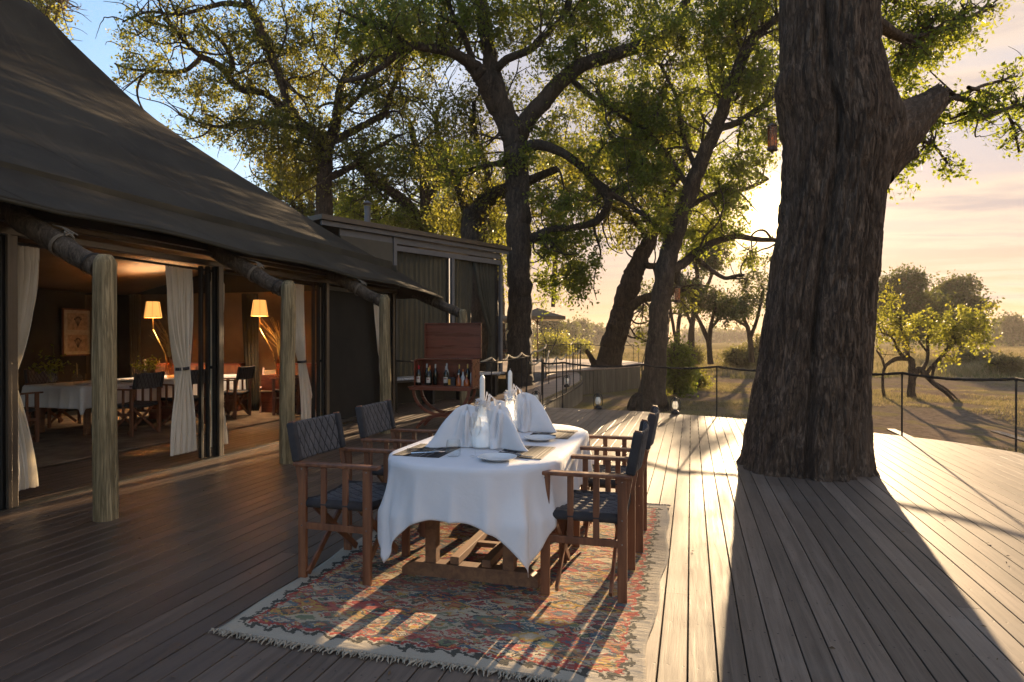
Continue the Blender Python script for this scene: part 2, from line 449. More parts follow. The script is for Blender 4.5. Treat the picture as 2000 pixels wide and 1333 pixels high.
M['blackmetal'] = plain('black_steel', (.014, .013, .012), .45, .3, .5, .2, 20)
M['greymetal'] = plain('grey_steel_frame', (.12, .12, .125), .55, .3, .5, .1, 6)
M['pole'] = bark('weathered_pole_wood', (.14, .110, .058), (.42, .33, .185), 18, 1.2, .5, .010)
M['log'] = bark('dark_weathered_log', (.055, .043, .031), (.17, .135, .098), 26, 3, .6, .012)
M['rope'] = plain('sunlit_rope', (.42, .35, .24), .85, 0, .2, .25, 120, .6, 300)  # pale golden tone paints sunlight onto the walkway ropes
M['darkrope'] = plain('tarred_rope', (.022, .019, .016), .8, 0, .3, .2, 120, .6, 300)
M['bark0'] = bark('old_furrowed_bark', (.060, .041, .028), (.195, .138, .095), 17, 3.4, .8, .025)
M['bark1'] = bark('dark_tree_bark', (.046, .036, .027), (.115, .088, .065), 12, 3, .9, .03)
M['bark2'] = bark('brown_tree_bark', (.05, .034, .022), (.12, .084, .056), 12, 3, .9, .03)
M['leafA'] = leafmat('green_canopy_leaf', (.066, .106, .016), (.130, .182, .028), (.175, .180, .028), .6)
M['leafB'] = leafmat('olive_canopy_leaf', (.066, .086, .016), (.130, .142, .026), (.180, .140, .024), .6)
M['leafC'] = leafmat('yellow_green_leaf', (.10, .12, .02), (.17, .17, .03), (.18, .14, .02), .6)
M['leafD'] = leafmat('distant_tree_leaf', (.018, .040, .014), (.042, .066, .020), (.060, .070, .024), .3)
M['leafE'] = leafmat('dry_shrub_leaf', (.07, .07, .03), (.12, .10, .045), (.14, .10, .05), .4)
M['glass'] = glass('clear_glass')
M['tumbler'] = glass('thick_clear_glass', (.97, .98, .98))
M['smoked'] = glass('amber_lantern_glass', (.85, .60, .36), .05)
M['wax'] = plain('white_candle_wax', (.80, .77, .70), .4, 0, .4, .03, 10)
M['china'] = plain('pale_grey_china', (.60, .61, .60), .12, 0, .6, .03, 10)
M['silver'] = plain('polished_cutlery', (.62, .61, .60), .16, 1.0, .5, .04, 30)
M['concrete'] = plain('grey_fascia', (.20, .21, .22), .8)
M['umbrella'] = fabric('umbrella_canvas', (.20, .165, .12), (.26, .215, .16), .85, 500, .3, .2, 'pos', 2)
M['paper'] = plain('off_white_mount', (.42, .37, .28), .8)
M['print'] = plain('faded_print', (.36, .27, .19), .8, 0, .2, .25, 14)
M['ink'] = plain('print_ink', (.09, .065, .05), .8)
M['board'] = wood('grey_fascia_board', (.075, .062, .042), (.16, .135, .095), .8, 'Z', 'obj', .8, .4, .25)
M['walk'] = wood('walkway_board', (.18, .11, .07), (.30, .20, .13), .5, 'X', 'pos', .8, .2, .2)
# ------------------------------------------------------------------ ground
GZ = -0.42
def ground_h(x, y):
    x = np.asarray(x, float); y = np.asarray(y, float)
    d = np.hypot(x, y)
    h = (vnoise(x * .35 + 9, y * .35) - .5) * .16 + (vnoise(x * 1.7, y * 1.7 + 3) - .5) * .05
    h += (vnoise(x * .06 + 4, y * .06) - .5) * .7 * np.clip((d - 25) / 60, 0, 1)
    return GZ + h - 0.05
def make_ground():
    gm = NM('savanna_ground')
    P = gm.pos((1, 1, 1))
    a = gm.noise(P, .10, 4, .6); b = gm.noise(P, .55, 7, .68, .4); f = gm.noise(P, 7, 6, .7); g = gm.noise(P, 45, 3, .7)
    soil = gm.mix(gm.rng(f, .3, .7), (.120, .090, .066), (.215, .165, .118))
    c = gm.mix(gm.rng(b, .47, .60), soil, gm.mix(gm.rng(g, .35, .65), (.13, .110, .050), (.24, .195, .090)))
    c = gm.mix(gm.math('MULTIPLY', gm.rng(b, .60, .72), .7), c, (.085, .10, .028))
    far = gm.n('ShaderNodeVectorMath', operation='LENGTH'); gm.l(P, far.inputs[0])
    c = gm.mix(gm.math('MULTIPLY', gm.rng(far.outputs['Value'], 30, 60), gm.rng(a, .2, .5, .5, .95)), c, gm.mix(gm.rng(b, .3, .6), (.24, .175, .06), (.16, .125, .05)))
    gm.col(c); gm.set(rough=.95, spec=0.0)
    gm.bump(gm.math('ADD', f, gm.math('MULTIPLY', g, .5)), .8, .05)
    M['ground'] = gm.m
    rad = np.concatenate([[0], np.geomspace(3, 900, 160)])
    th = np.radians(np.linspace(-180, 180, 241)[:-1])
    RR, TT = np.meshgrid(rad, th, indexing='ij')
    X = RR * np.sin(TT); Y = RR * np.cos(TT) + 4
    Z = ground_h(X, Y)
    V = np.stack([X, Y, Z], -1).reshape(-1, 3)
    n = 240; F = []
    i = np.arange(len(rad) - 1)[:, None] * n; k = np.arange(n)[None, :]; k2 = (k + 1) % n
    F = np.stack([i + k, i + n + k, i + n + k2, i + k2], -1).reshape(-1, 4)[:, ::-1]
    o = np_mesh('ground', V, F, gm.m, smooth=True); tag(o, 'sandy ground with dry grass running to the horizon', kind='structure')
make_ground()

# ------------------------------------------------------------------ deck: every board is a part
FX = [-7.3, -7.05, -4.93, -4.71, -3.25, -1.09, .895, 2.67, 3.49, 4.05, 4.9, 5.4, 5.62, 5.7]
FY = [10.7, 11.25, 16.1, 14.4, 13.26, 13.02, 12.3, 11.03, 10.39, 9.53, 8.0, 6.0, 3.0, -2.0]
def far_y(x): return float(np.interp(x, FX, FY))
def make_deck():
    mb = MB()
    # dark sheet that puts shade into the board gaps, with joists across it
    vs = [(-7.3, -2.2, -.07)] + [(x, y - .03, -.07) for x, y in zip(FX, FY)]
    n = len(vs); lo = [(x, y, -.12) for x, y, z in vs]
    mb.add(vs + lo, [tuple(range(n))[::-1], tuple(range(n, 2 * n))] + [(i, (i + 1) % n, n + (i + 1) % n, n + i) for i in range(n)])
    for k in range(34): 
        y = -2 + k * .45
        x1 = max([x for x, yy in zip(np.linspace(-7.2, 5.6, 200), [far_y(q) for q in np.linspace(-7.2, 5.6, 200)]) if yy > y + .1] + [-7.2])
        if x1 > -7: mb.box(((x1 - 7.25) / 2, y, -.052), (x1 + 7.2, .05, .035))
    deck = mb.build('deck', M['frame']); tag(deck, 'dark stained timber deck of long parallel boards', kind='structure')
    x = -7.25; W = PITCH - .0065; i = 0
    cuts = [3.1, 5.9, 8.6, 10.9]
    while x < 5.6:
        y0 = -2.1; y1a, y1b = far_y(x), far_y(x + W)
        edge = [y0]
        if i % 5 in (1, 3): edge.append(cuts[(i * 7) % 4] + ((i * 13) % 5) * .22)
        edge.append(None)
        for j in range(len(edge) - 1):
            a = edge[j] + (.0015 if j else 0); b = edge[j + 1]
            if b is None: ya, yb = y1a, y1b
            else: ya = yb = b - .0015
            if min(ya, yb) <= a + .05: continue
            t = random.uniform(-.0008, .0008); c = .0022; zt = t
            # board with eased long edges
            pr = [(0, -.024), (0, zt - c), (c, zt), (W - c, zt), (W, zt - c), (W, -.024)]
            vs = [(x + px_, a, pz) for px_, pz in pr] + [(x + px_, ya + (yb - ya) * px_ / W, pz) for px_, pz in pr]
            m2 = MB().add(vs, [(0, 1, 7, 6), (1, 2, 8, 7), (2, 3, 9, 8), (3, 4, 10, 9), (4, 5, 11, 10), (5, 0, 6, 11), (5, 4, 3, 2, 1, 0), (6, 7, 8, 9, 10, 11)])
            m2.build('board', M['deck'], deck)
        x += PITCH; i += 1
    # upright boards that close the outer face of the deck down to the sand
    pts = [Vector((a, b, 0)) for a, b in zip(FX[2:], FY[2:])]
    s = 0
    for p, q in zip(pts[:-1], pts[1:]):
        L = (q - p).length; n = max(1, int(L / .14)); d = (q - p) / n; rz = math.atan2(d.y, d.x)
        nor = Vector((-d.y, d.x, 0)).normalized()
        for k in range(n):
            if s > 90: break
            c = p + d * (k + .5) + nor * .012
            MB().box((c.x, c.y, -.31), (d.length - .008, .02, .52), rz).build('skirt_board', M['board'], deck); s += 1
    return deck
deck = make_deck()
inner = MB().box((-9.9, 5.0, -.05), (5.3, 14, .098)).build('interior_floor', M['frame']); tag(inner, kind='structure')

# ------------------------------------------------------------------ walkway and the further deck
def strip_boards(parent, left, right, n, mat, th=.03, name='board'):
    """cross boards between two 3-D polylines"""
    def samp(pl, t):
        L = [0]
        for a, b in zip(pl[:-1], pl[1:]): L.append(L[-1] + (b - a).length)
        d = t * L[-1]
        for i in range(len(pl) - 1):
            if d <= L[i + 1] or i == len(pl) - 2:
                return pl[i].lerp(pl[i + 1], (d - L[i]) / max(1e-6, L[i + 1] - L[i]))
    for k in range(n):
        t0 = k / n; t1 = (k + .94) / n
        a, b, c, d = samp(left, t0), samp(right, t0), samp(right, t1), samp(left, t1)
        dn = Vector((0, 0, -th))
        MB().add([a, b, c, d, a + dn, b + dn, c + dn, d + dn], [(0, 1, 2, 3), (7, 6, 5, 4), (0, 4, 5, 1), (1, 5, 6, 2), (2, 6, 7, 3), (3, 7, 4, 0)]).build(name, mat, parent)
    return samp
def smooth_pl(p, n=5):
    out = []
    for i in range(len(p) - 1):
        p0, p1, p2, p3 = p[max(i - 1, 0)], p[i], p[i + 1], p[min(i + 2, len(p) - 1)]
        for k in range(n):
            t = k / n
            out.append(.5 * ((2 * p1) + (p2 - p0) * t + (2 * p0 - 5 * p1 + 4 * p2 - p3) * t * t + (3 * p1 - p0 - 3 * p2 + p3) * t ** 3))
    out.append(p[-1]); return out
WL = smooth_pl([gnd(925, 789, .01), gnd(985, 767, .04), gnd(1044, 748, .14), gnd(1064, 740, .24), gnd(1070, 731, .36)])
WR = smooth_pl([gnd(1050, 785, .01), gnd(1080, 771, .05), gnd(1110, 757, .12), gnd(1132, 745, .20), gnd(1136, 736, .27), gnd(1128, 728, .34), gnd(1113, 724.5, .38)])
def make_walkway():
    mb = MB(); dn = Vector((0, 0, -.14)); a = Vector((0, 0, -.05))
    w = mb.tube([p + Vector((0, 0, -.12)) for p in WR], .05, 4).tube([p + Vector((0, 0, -.12)) for p in WL], .05, 4).build('walkway', M['frame'])
    tag(w, 'curving timber walkway rising from the deck to the far terrace', kind='structure')
    strip_boards(w, WL, WR, 64, M['walk'])
    # vertical fascia boards under the outer edge
    acc = 0
    for p, q in zip(WR[:-1], WR[1:]):
        L = (q - p).length; n = max(1, round(L / .12)); d = (q - p) / n
        nor = Vector((d.y, -d.x, 0)).normalized()
        for k in range(n):
            c = p + d * (k + .5) + nor * .015; h = c.z + .62
            MB().box((c.x, c.y, c.z - .035 - h / 2), (Vector((d.x, d.y, 0)).length * .93, .022, h), math.atan2(d.y, d.x)).build('fascia_board', M['board'], w)
    MB().tube([p + Vector((0, 0, -.012)) for p in WR], .022, 6).build('edge_trim', M['pole'], w)
make_walkway()
D2Z = .40
def make_terrace():
    ed = smooth_pl([gnd(1113, 724.5, D2Z), gnd(1150, 722.6, D2Z), gnd(1200, 719.5, D2Z), gnd(1249, 715.5, D2Z)], 6)
    nearL = [gnd(900, 727, D2Z), gnd(985, 727, D2Z), gnd(1064, 726.5, D2Z)]
    near = nearL + ed
    far = [gnd(1262, 709, D2Z), gnd(1210, 703.6, D2Z), gnd(1100, 701, D2Z), gnd(960, 701, D2Z), gnd(860, 703, D2Z)]
    poly = near + far; n = len(poly)
    mb = MB(); dn = Vector((0, 0, -.03))
    mb.add([p + dn for p in poly] + [p + dn * 3 for p in poly], [tuple(range(n)), tuple(range(2 * n - 1, n - 1, -1))] + [(i, i + n, (i + 1) % n + n, (i + 1) % n) for i in range(n)])
    t = mb.build('terrace', M['frame']); tag(t, 'raised far terrace deck behind the walkway', kind='structure')
    # boards laid away from the viewer
    xs = np.linspace(-9.4, -1.92, 54)
    N2 = sorted([(p.x, p.y) for p in near]); F2 = sorted([(p.x, p.y) for p in far])
    for k in range(len(xs) - 1):
        a, b = xs[k], xs[k + 1] - .008
        n0, n1 = (float(np.interp(q, [u[0] for u in N2], [u[1] for u in N2])) for q in (a, b))
        f0, f1 = (float(np.interp(q, [u[0] for u in F2], [u[1] for u in F2])) for q in (a, b))
        if f0 < n0 + .3: continue
        MB().add([(a, n0, D2Z), (b, n1, D2Z), (b, f1, D2Z), (a, f0, D2Z), (a, n0, D2Z - .03), (b, n1, D2Z - .03), (b, f1, D2Z - .03), (a, f0, D2Z - .03)],
                 [(0, 1, 2, 3), (7, 6, 5, 4), (0, 4, 5, 1), (1, 5, 6, 2), (2, 6, 7, 3), (3, 7, 4, 0)]).build('board', M['walk'], t)
    for p, q in zip(ed[:-1], ed[1:]):
        L = (q - p).length; m = max(1, round(L / .16)); d = (q - p) / m
        nor = Vector((d.y, -d.x, 0)).normalized()
        for k in range(m):
            c = p + d * (k + .5) + nor * .02
            MB().box((c.x, c.y, D2Z - .035 - .42), (Vector((d.x, d.y, 0)).length * .93, .025, .84 - random.uniform(0, .03)), math.atan2(d.y, d.x)).build('fascia_board', M['board'], t)
    p, q = gnd(1010, 727.5, D2Z), gnd(1066, 727, D2Z); c = (p + q) / 2
    MB().box((c.x, c.y, D2Z - .2), ((q - p).length, .05, .36), math.atan2((q - p).y, (q - p).x)).build('grey_fascia', M['concrete'], t)
make_terrace()

# ------------------------------------------------------------------ rope rails
def rope_pts(a, b, sag, n=9):
    return [a.lerp(b, k / n) + Vector((0, 0, -sag * 4 * (k / n) * (1 - k / n))) for k in range(n + 1)]
def rail(name, label, posts, sag, mat, rr=.016, extra_start=None, extra_end=None, group=None, lean=None):
    """posts: list of (base Vector, height)"""
    t = thing(name, label, 'rope rail', posts[0][0], 0, group); o = posts[0][0]
    tops = []
    for i, (b, h) in enumerate(posts):
        b = b - o; top = b + Vector((0, 0, h)) + (Vector(lean[i]) if lean and lean.get(i) else Vector())
        MB().tube([b + Vector((0, 0, -.1)), top], .013, 8).tube([top - Vector((0, 0, .035)), top + Vector((0, 0, .012))], .02, 8).build('post', M['blackmetal'], t)
        tops.append(top)
    if extra_start is not None: tops.insert(0, extra_start - o)
    if extra_end is not None: tops.append(extra_end - o)
    for k, (a, b) in enumerate(zip(tops[:-1], tops[1:])):
        pts = rope_pts(a, b, sag * (b - a).length, 14)
        mb = MB(); 
        mb.tube(pts, [rr * (1 + .13 * math.sin(i * 2.1)) for i in range(len(pts))], 8)
        # the twist of the strands
        L = 0; hel = []
        for u, v in zip(pts[:-1], pts[1:]):
            for q in range(6):
                p = u.lerp(v, q / 6); a_ = (L + (v - u).length * q / 6) / .035
                side = (v - u).cross(Vector((0, 0, 1))).normalized(); up = side.cross(v - u).normalized()
                hel.append(p + side * math.cos(a_) * rr * .7 + up * math.sin(a_) * rr * .7)
            L += (v - u).length
        mb.tube(hel, rr * .5, 5)
        mb.build('rope', mat, t, smooth=True)
    return t
E = [gnd(1060, 792), gnd(1099, 793), gnd(1254, 803), gnd(1400, 814), gnd(1575, 829), gnd(1762, 852), gnd(1985, 880), Vector((4.95, 7.6, 0)), Vector((5.5, 5.2, 0))]
HH = [.915, .935, .93, .93, .94, .94, .93, .93, .93]
rail('rope_rail', 'black rope slung between thin posts along the outer edge of the deck', list(zip(E, HH)), .035, M['darkrope'], .019)
wr = [gnd(1060, 790), gnd(1087, 770, .06), gnd(1106, 759.5, .11), gnd(1120, 752.5, .15), gnd(1133, 744, .21)]
rail('rope_rail', 'rope rail on the outer curve of the walkway beside a small lantern', list(zip(wr, [.93, .95, .93, .93, .92])), .10, M['rope'], .016)
wl_ = [gnd(960, 779, .01), gnd(993, 766, .05), gnd(1019, 757, .10), gnd(1043, 748, .15), gnd(1062, 741, .24), gnd(1066, 733, .34)]
rail('rope_rail', 'sagging rope rail in sunlit colour on the tent side of the walkway', list(zip(wl_, [.98, .97, .95, .93, .93, .93])), .10, M['rope'], .024, extra_start=gnd(880, 800) + Vector((-1.3, .9, .95)))
g1 = gnd(1024.6, 785)
rail('rope_rail', 'short sunlit-coloured rope from a leaning post near the deck lantern', [(g1, .92), (gnd(1058, 772, .05), .95), (gnd(1072, 748, .18), .93)], .10, M['rope'], .018, lean={0: (.09, .02, 0)})
cl = [gnd(1113, 724, D2Z), gnd(1118, 722, D2Z), gnd(1123, 722, D2Z), gnd(1128, 722.5, D2Z), gnd(1134, 723, D2Z)]
rail('rope_rail', 'cluster of close-set posts where the walkway meets the far terrace', list(zip(cl, [.86, .92, .88, .9, .86])), .02, M['rope'], .018)
fr = [gnd(1052, 703, D2Z), gnd(1106, 702, D2Z), gnd(1152, 702.5, D2Z), gnd(1215, 704.5, D2Z), gnd(1237, 706, D2Z), gnd(1247, 709, D2Z)]
rail('rope_rail', 'thin rope rail along the far side of the raised terrace', list(zip(fr, [.78] * 6)), .04, M['darkrope'], .018)
# ------------------------------------------------------------------ the dining tent
XF = -5.6      # plane of the sliding doors
XE = -5.0      # eave of the canvas
YC = 12.5      # far corner of the canvas
SIL = [(868, 583), (820, 560), (770, 529), (700, 489), (620, 441), (560, 400), (480, 353), (400, 301), (300, 233), (250, 190), (200, 141), (160, 104), (118, 63), (95, 36), (72, 16), (45, 2)]
hs, hz = [], []
for px_, py_ in SIL:
    a_ = (px_ - 1000) / 1250
    s_ = (-1.445 - 13.39 * a_) / (1.2326 - .693 * a_)
    hs.append(max(0, s_)); hz.append(CAM_H + (662 - py_) * (13.39 - .693 * s_) / 1250)
hs += [5.4, 6.2, 9.5]; hz += [hz[-1] + .12, hz[-1] + .15, hz[-1] - 4.3]
def zprof(d): return np.interp(d, hs, hz)
tent = thing('dining_tent', 'large dark canvas dining tent on timber poles with open glazed front', 'tent', (0, 0, 0))
RAFT_Y = [1.6, 4.07, 6.48, 8.95]
def eave_in(y):
    """the canvas edge is pulled tight between the rafter ends, so it curves in and up between them"""
    ys = [-3.4, -.85, 1.6, 4.07, 6.48, 8.95, 12.5]
    for a, b in zip(ys[:-1], ys[1:]):
        if a <= y <= b:
            t = (y - a) / (b - a); return 4 * t * (1 - t) * (1.35 if b == 12.5 else 1)
    return 0
def make_roof():
    ny, nd = 150, 60
    ys = np.linspace(-4.0, YC, ny)
    V = []; F = []
    dmax = 9.4; YL = []
    for j in range(nd):
        t = (j / (nd - 1)) ** 1.25; d = t * dmax; ylim = YC - min(d, 10.9 - d)
        for i in range(ny):
            y = -4.0 + (ylim + 4.0) * i / (ny - 1)
            e = eave_in(y); d0 = .06 * e * (1 - min(1, d / 1.2))
            z0 = float(np.interp(y, [4.07, 6.48, 8.95, 12.5], [2.47, 2.43, 2.38, 2.28]))
            z = float(zprof(d)) + (z0 - 2.28) * max(0, 1 - d / 2.0) + .055 * e * max(0, 1 - d / 1.5)
            hipd = min(1, max(0, (ylim - y) / .8))
            w = ((float(vnoise(y * .9, d * 1.3)) - .5) * .05 * min(1, d) + .003 * math.sin(y * 5 + d * 2.2) * math.exp(-d * 1.2)) * hipd
            V.append((XE - d - d0, y, z + w))
    for j in range(nd - 1):
        for i in range(ny - 1):
            a = j * ny + i
            F.append((a, a + 1, a + ny + 1, a + ny))
    V = np.array(V); F = np.array(F)
    o = np_mesh('roof_canvas', V, F, M['tent'], tent, smooth=True)
    s = o.modifiers.new('solid', 'SOLIDIFY'); s.thickness = .012; s.offset = 1
    # far end slope, down from the hip to the end eave, with the same profile
    V2 = []; m2 = 40
    for j in range(nd):
        d = (j / (nd - 1)) ** 1.25 * 5.3; z0 = max(0, 1 - d / 2.0) * 0
        for i in range(m2):
            x = XE - d - (15.0 - 2 * d - 5.0) * i / (m2 - 1)
            V2.append((x, YC - d, float(zprof(d)) + z0))
    F2 = [(j * m2 + i, j * m2 + i + 1, (j + 1) * m2 + i + 1, (j + 1) * m2 + i) for j in range(nd - 1) for i in range(m2 - 1)]
    o = np_mesh('end_canvas', np.array(V2), np.array(F2), M['tent'], tent, smooth=True)
    # rolled hem with a cord in it, along the eave
    hem = [Vector(V[i]) + Vector((.004, 0, -.012)) for i in range(ny)]
    MB().tube(hem, .016, 8).build('hem', M['darkcanvas'], tent, smooth=True)
    # stitched seams: low welts that follow the cloth
    for fr_ in (.34, .48, .62, .76, .90):
        i = int(fr_ * (ny - 1))
        MB().tube([Vector(V[j * ny + i]) + Vector((0, 0, .008)) for j in range(0, nd) if j / (nd - 1) < .62], .009, 4).build('seam', M['tent'], tent, smooth=True)
    for dd in (1.5, 3.0, 4.3):
        j = int(round(((dd / dmax) ** (1 / 1.25)) * (nd - 1)))
        MB().tube([Vector(V[j * ny + i]) + Vector((0, 0, .008)) for i in range(ny)], .009, 4).build('seam', M['tent'], tent, smooth=True)
    MB().tube([Vector(V[j * ny + ny - 1]) + Vector((0, 0, .004)) for j in range(nd) if (j / (nd - 1)) ** 1.25 * dmax < 5.3], .014, 6).build('hip_welt', M['tent'], tent, smooth=True)
make_roof()

# glazed front: header beams, posts, stacked sliding leaves
PY = [1.6, 4.09, 6.60, 9.0, 11.35]
for z, d, x in ((2.36, .06, XF), (2.46, .045, XF + .05), (2.545, .07, XF - .02)):
    MB().box((x, 4.5, z), (.10, 14.0, d)).build('header_beam', M['metal'] if z < 2.5 else M['blackmetal'], tent, bevel=.004)
MB().tube([(XF - .16, -2.0, 2.295), (XF - .16, 11.3, 2.295)], .014, 8).build('curtain_rail', M['blackmetal'], tent)
MB().add([(XF - .07, -2.5, 2.50), (XF - .07, 11.6, 2.50), (XF - .12, 11.6, 2.98), (XF - .12, -2.5, 2.98)], [(0, 1, 2, 3)]).build('gable_cloth', M['darkcanvas'], tent, solid=.01)
for y in PY:
    for k in range(3):
        MB().box((XF - .02 - k * .055, y - .035 - k * .052, 1.165), (.045, .040, 2.33)).build('door_leaf', M['blackmetal'], tent, bevel=.004)
    MB().box((XF, y + .03, 1.165), (.075, .055, 2.34)).build('door_post', M['metal'], tent, bevel=.004)
    MB().box((XF + .035, y - .02, 1.165), (.03, .035, 2.34)).build('door_post', M['metal'], tent, bevel=.004)
MB().box((XF, 4.5, .004), (.12, 14.0, .02)).build('threshold', M['blackmetal'], tent)
# corner bay is closed by a dark mesh screen
MB().add([(XF - .10, 9.06, .03), (XF - .10, 11.3, .03), (XF - .10, 11.3, 2.3), (XF - .10, 9.06, 2.3)], [(0, 1, 2, 3)]).build('mesh_screen', M['screen'], tent, solid=.004)
for y in (9.1, 11.26): MB().box((XF - .10, y, 1.16), (.04, .06, 2.3)).build('screen_stile', M['blackmetal'], tent)
for z in (.05, 2.28): MB().box((XF - .10, 10.18, z), (.04, 2.1, .06)).build('screen_rail', M['blackmetal'], tent)
# end wall and back wall of canvas with upright battens
def canvas_wall(a, b, z0, z1, mat, folds=.012, name='canvas_wall', n=80):
    a = Vector(a); b = Vector(b); d = b - a; nn = Vector((-d.y, d.x, 0)).normalized()
    mb = MB().grid(n, 7, lambda u, v: a + d * u + nn * (folds * math.sin(u * d.length * 9) + folds * (float(vnoise(u * 30, v * 3)) - .5) * 2) + Vector((0, 0, z0 + (z1 - z0) * v)))
    return mb.build(name, mat, tent, smooth=True, solid=.008)
canvas_wall((XF, 11.55, 0), (-12.0, 11.55, 0), 0, 2.9, M['darkcanvas'])
canvas_wall((-6.5, 11.40, 0), (-12.0, 11.40, 0), .0, 2.42, M['tan'], .006)
canvas_wall((-12.0, 11.6, 0), (-12.0, -2.0, 0), 0, 2.9, M['darkcanvas'])
# lining: slopes gently from the door heads up to the middle and down to the back wall
mb = MB().grid(60, 26, lambda u, v: Vector((XF - .12 - 6.3 * v, -2 + 13.4 * u, float(np.interp(v, [0, .4, .75, 1], [2.62, 3.05, 2.75, 2.40])) + .02 * math.sin(u * 34) * math.sin(v * 3.1) + .02 * (float(vnoise(u * 18, v * 9)) - .5))))
mb.build('ceiling_lining', M['liner'], tent, smooth=True, solid=.01)
MB().tube([(-9.0, 5.6, 0), (-9.0, 5.6, 3.1)], .05, 12).build('inner_post', M['blackmetal'], tent, smooth=True) if False else None
M['oldrope'] = plain('grey_old_rope', (.16, .135, .10), .9, 0, .2, .25, 120)
# timber poles and the rafters lashed to them
def pole(x, y, h, r, k):
    n = 72; NR_ = 90; hh = np.linspace(-.05, h, NR_)
    ph = random.uniform(0, 6); rk = random.Random(k * 7 + 3)
    checks = [(rk.uniform(0, 6.28), rk.uniform(.2, 1.7), rk.uniform(.25, .9), rk.uniform(.006, .014)) for _ in range(16)]
    def f(u, v):
        z = hh[int(round(v * (NR_ - 1)))]; a = u * 2 * math.pi
        rr = r * (1.05 - .08 * z / h) * (1 + .035 * (float(vnoise(math.cos(a) * 1.5 + 5 + k * 3, z * 1.6 + math.sin(a))) - .5) * 2)
        for (za, aa, s) in ((.35, 1.2, .05), (1.25, 4.0, .06), (1.7, .3, .04)):
            rr += r * s * math.exp(-((z - za) / .07) ** 2 - (math.atan2(math.sin(a - aa), math.cos(a - aa)) / .6) ** 2)
        for a0, zc, hl, dp in checks:
            q = math.atan2(math.sin(a - a0 - .06 * math.sin(z * 3 + a0)), math.cos(a - a0 - .06 * math.sin(z * 3 + a0)))
            rr -= dp * math.exp(-(q / .06) ** 2) * max(0, 1 - abs(z - zc) / hl)
        if z > h - .07: rr *= 1 - .42 * ((z - h + .07) / .07) ** 1.5
        return Vector((x + .012 * math.sin(z * 1.3 + ph) + rr * math.cos(a), y + rr * math.sin(a), z))
    mb = MB().grid(n, NR_, f, closed=True)
    mb.f.append(tuple((NR_ - 1) * n + i for i in range(n)))
    mb.build('pole', M['pole'], tent, auto=50)
def rafter(x0, y0, z0, x1, y1, z1, r, lash=True, tie=.62):
    a = Vector((x0, y0, z0)); b = Vector((x1, y1, z1)); n = 26
    pts = [a.lerp(b, i / 13) + Vector((0, .008 * math.sin(i * 1.1), .006 * math.sin(i * 1.7))) for i in range(14)]
    t = (b - a).normalized(); s = Vector((0, 1, 0)); s = (s - t * s.dot(t)).normalized(); u_ = t.cross(s)
    def f(u, v):
        p = pts[int(round(v * 13))]; an = u * 2 * math.pi
        rr = r * (1.05 - .1 * v) * (1 + .12 * (float(vnoise(u * 9 + 3, v * 3 + x0)) - .5)) * (1 - .10 * max(0, math.sin(an * 5 + v * 1.5)) ** 6)
        return p + s * math.cos(an) * rr + u_ * math.sin(an) * rr
    mb = MB().grid(n, 14, f, closed=True)
    mb.f.append(tuple(range(n))[::-1]); mb.f.append(tuple(13 * n + i for i in range(n)))
    o = mb.build('rafter', M['log'], tent, auto=50)
    if lash:
        # wire and cord lashing where the canvas edge is tied down
        k = a.lerp(b, tie); up = u_ if u_.z > 0 else -u_
        mb = MB()
        for q in range(3):
            c = k + t * (.012 * q)
            mb.tube([c + s * math.cos(w) * (r + .012) + up * math.sin(w) * (r + .012) for w in np.linspace(0, 2 * math.pi, 16)], .006, 5)
        mb.tube([k + up * (r + .02) - t * .16, k + up * (r + .045) - t * .05, k + up * (r + .035) + t * .05, k + up * (r + .02) + t * .1], .007, 5)
        mb.tube([k + up * (r + .02) - t * .16 + s * .02, k + up * (r + .05) - t * .03 + s * .01, k + up * (r + .045) + t * .09 + s * .03], .006, 5)
        mb.tube([k + up * (r + .035) + t * .03 + s * .02 * math.cos(w) * 1.6 + (t * math.sin(w) + up * math.cos(w) * .2) * .03 for w in np.linspace(0, 2 * math.pi, 12)], .007, 5)
        mb.tube([k + up * (r + .03) + t * .04, k + up * (r + .02) + t * .07 - s * .05], .006, 5)
        mb.build('lashing', M['oldrope'], o, smooth=True)
        # old wire binding at the pole
        mb = MB()
        for q in range(2):
            c = a.lerp(b, .93) + t * .012 * q
            mb.tube([c + s * math.cos(w) * (r + .006) + up * math.sin(w) * (r + .006) for w in np.linspace(0, 2 * math.pi, 14)], .004, 4)
        mb.build('binding', M['blackmetal'], o, smooth=True)
for k, y in enumerate(RAFT_Y):
    pole(-4.53, y, 2.125, .084, k)
    rafter(-5.62, y - .0, 2.55, -4.60, y, 2.02, .088)
pole(-4.53, 12.45, 2.06, .085, 7)
rafter(-6.1, 12.5, 2.62, -4.62, 12.46, 1.98, .10, tie=.62)
rafter(-4.9, 11.2, 2.42, -4.56, 12.3, 2.0, .06, False) if False else None

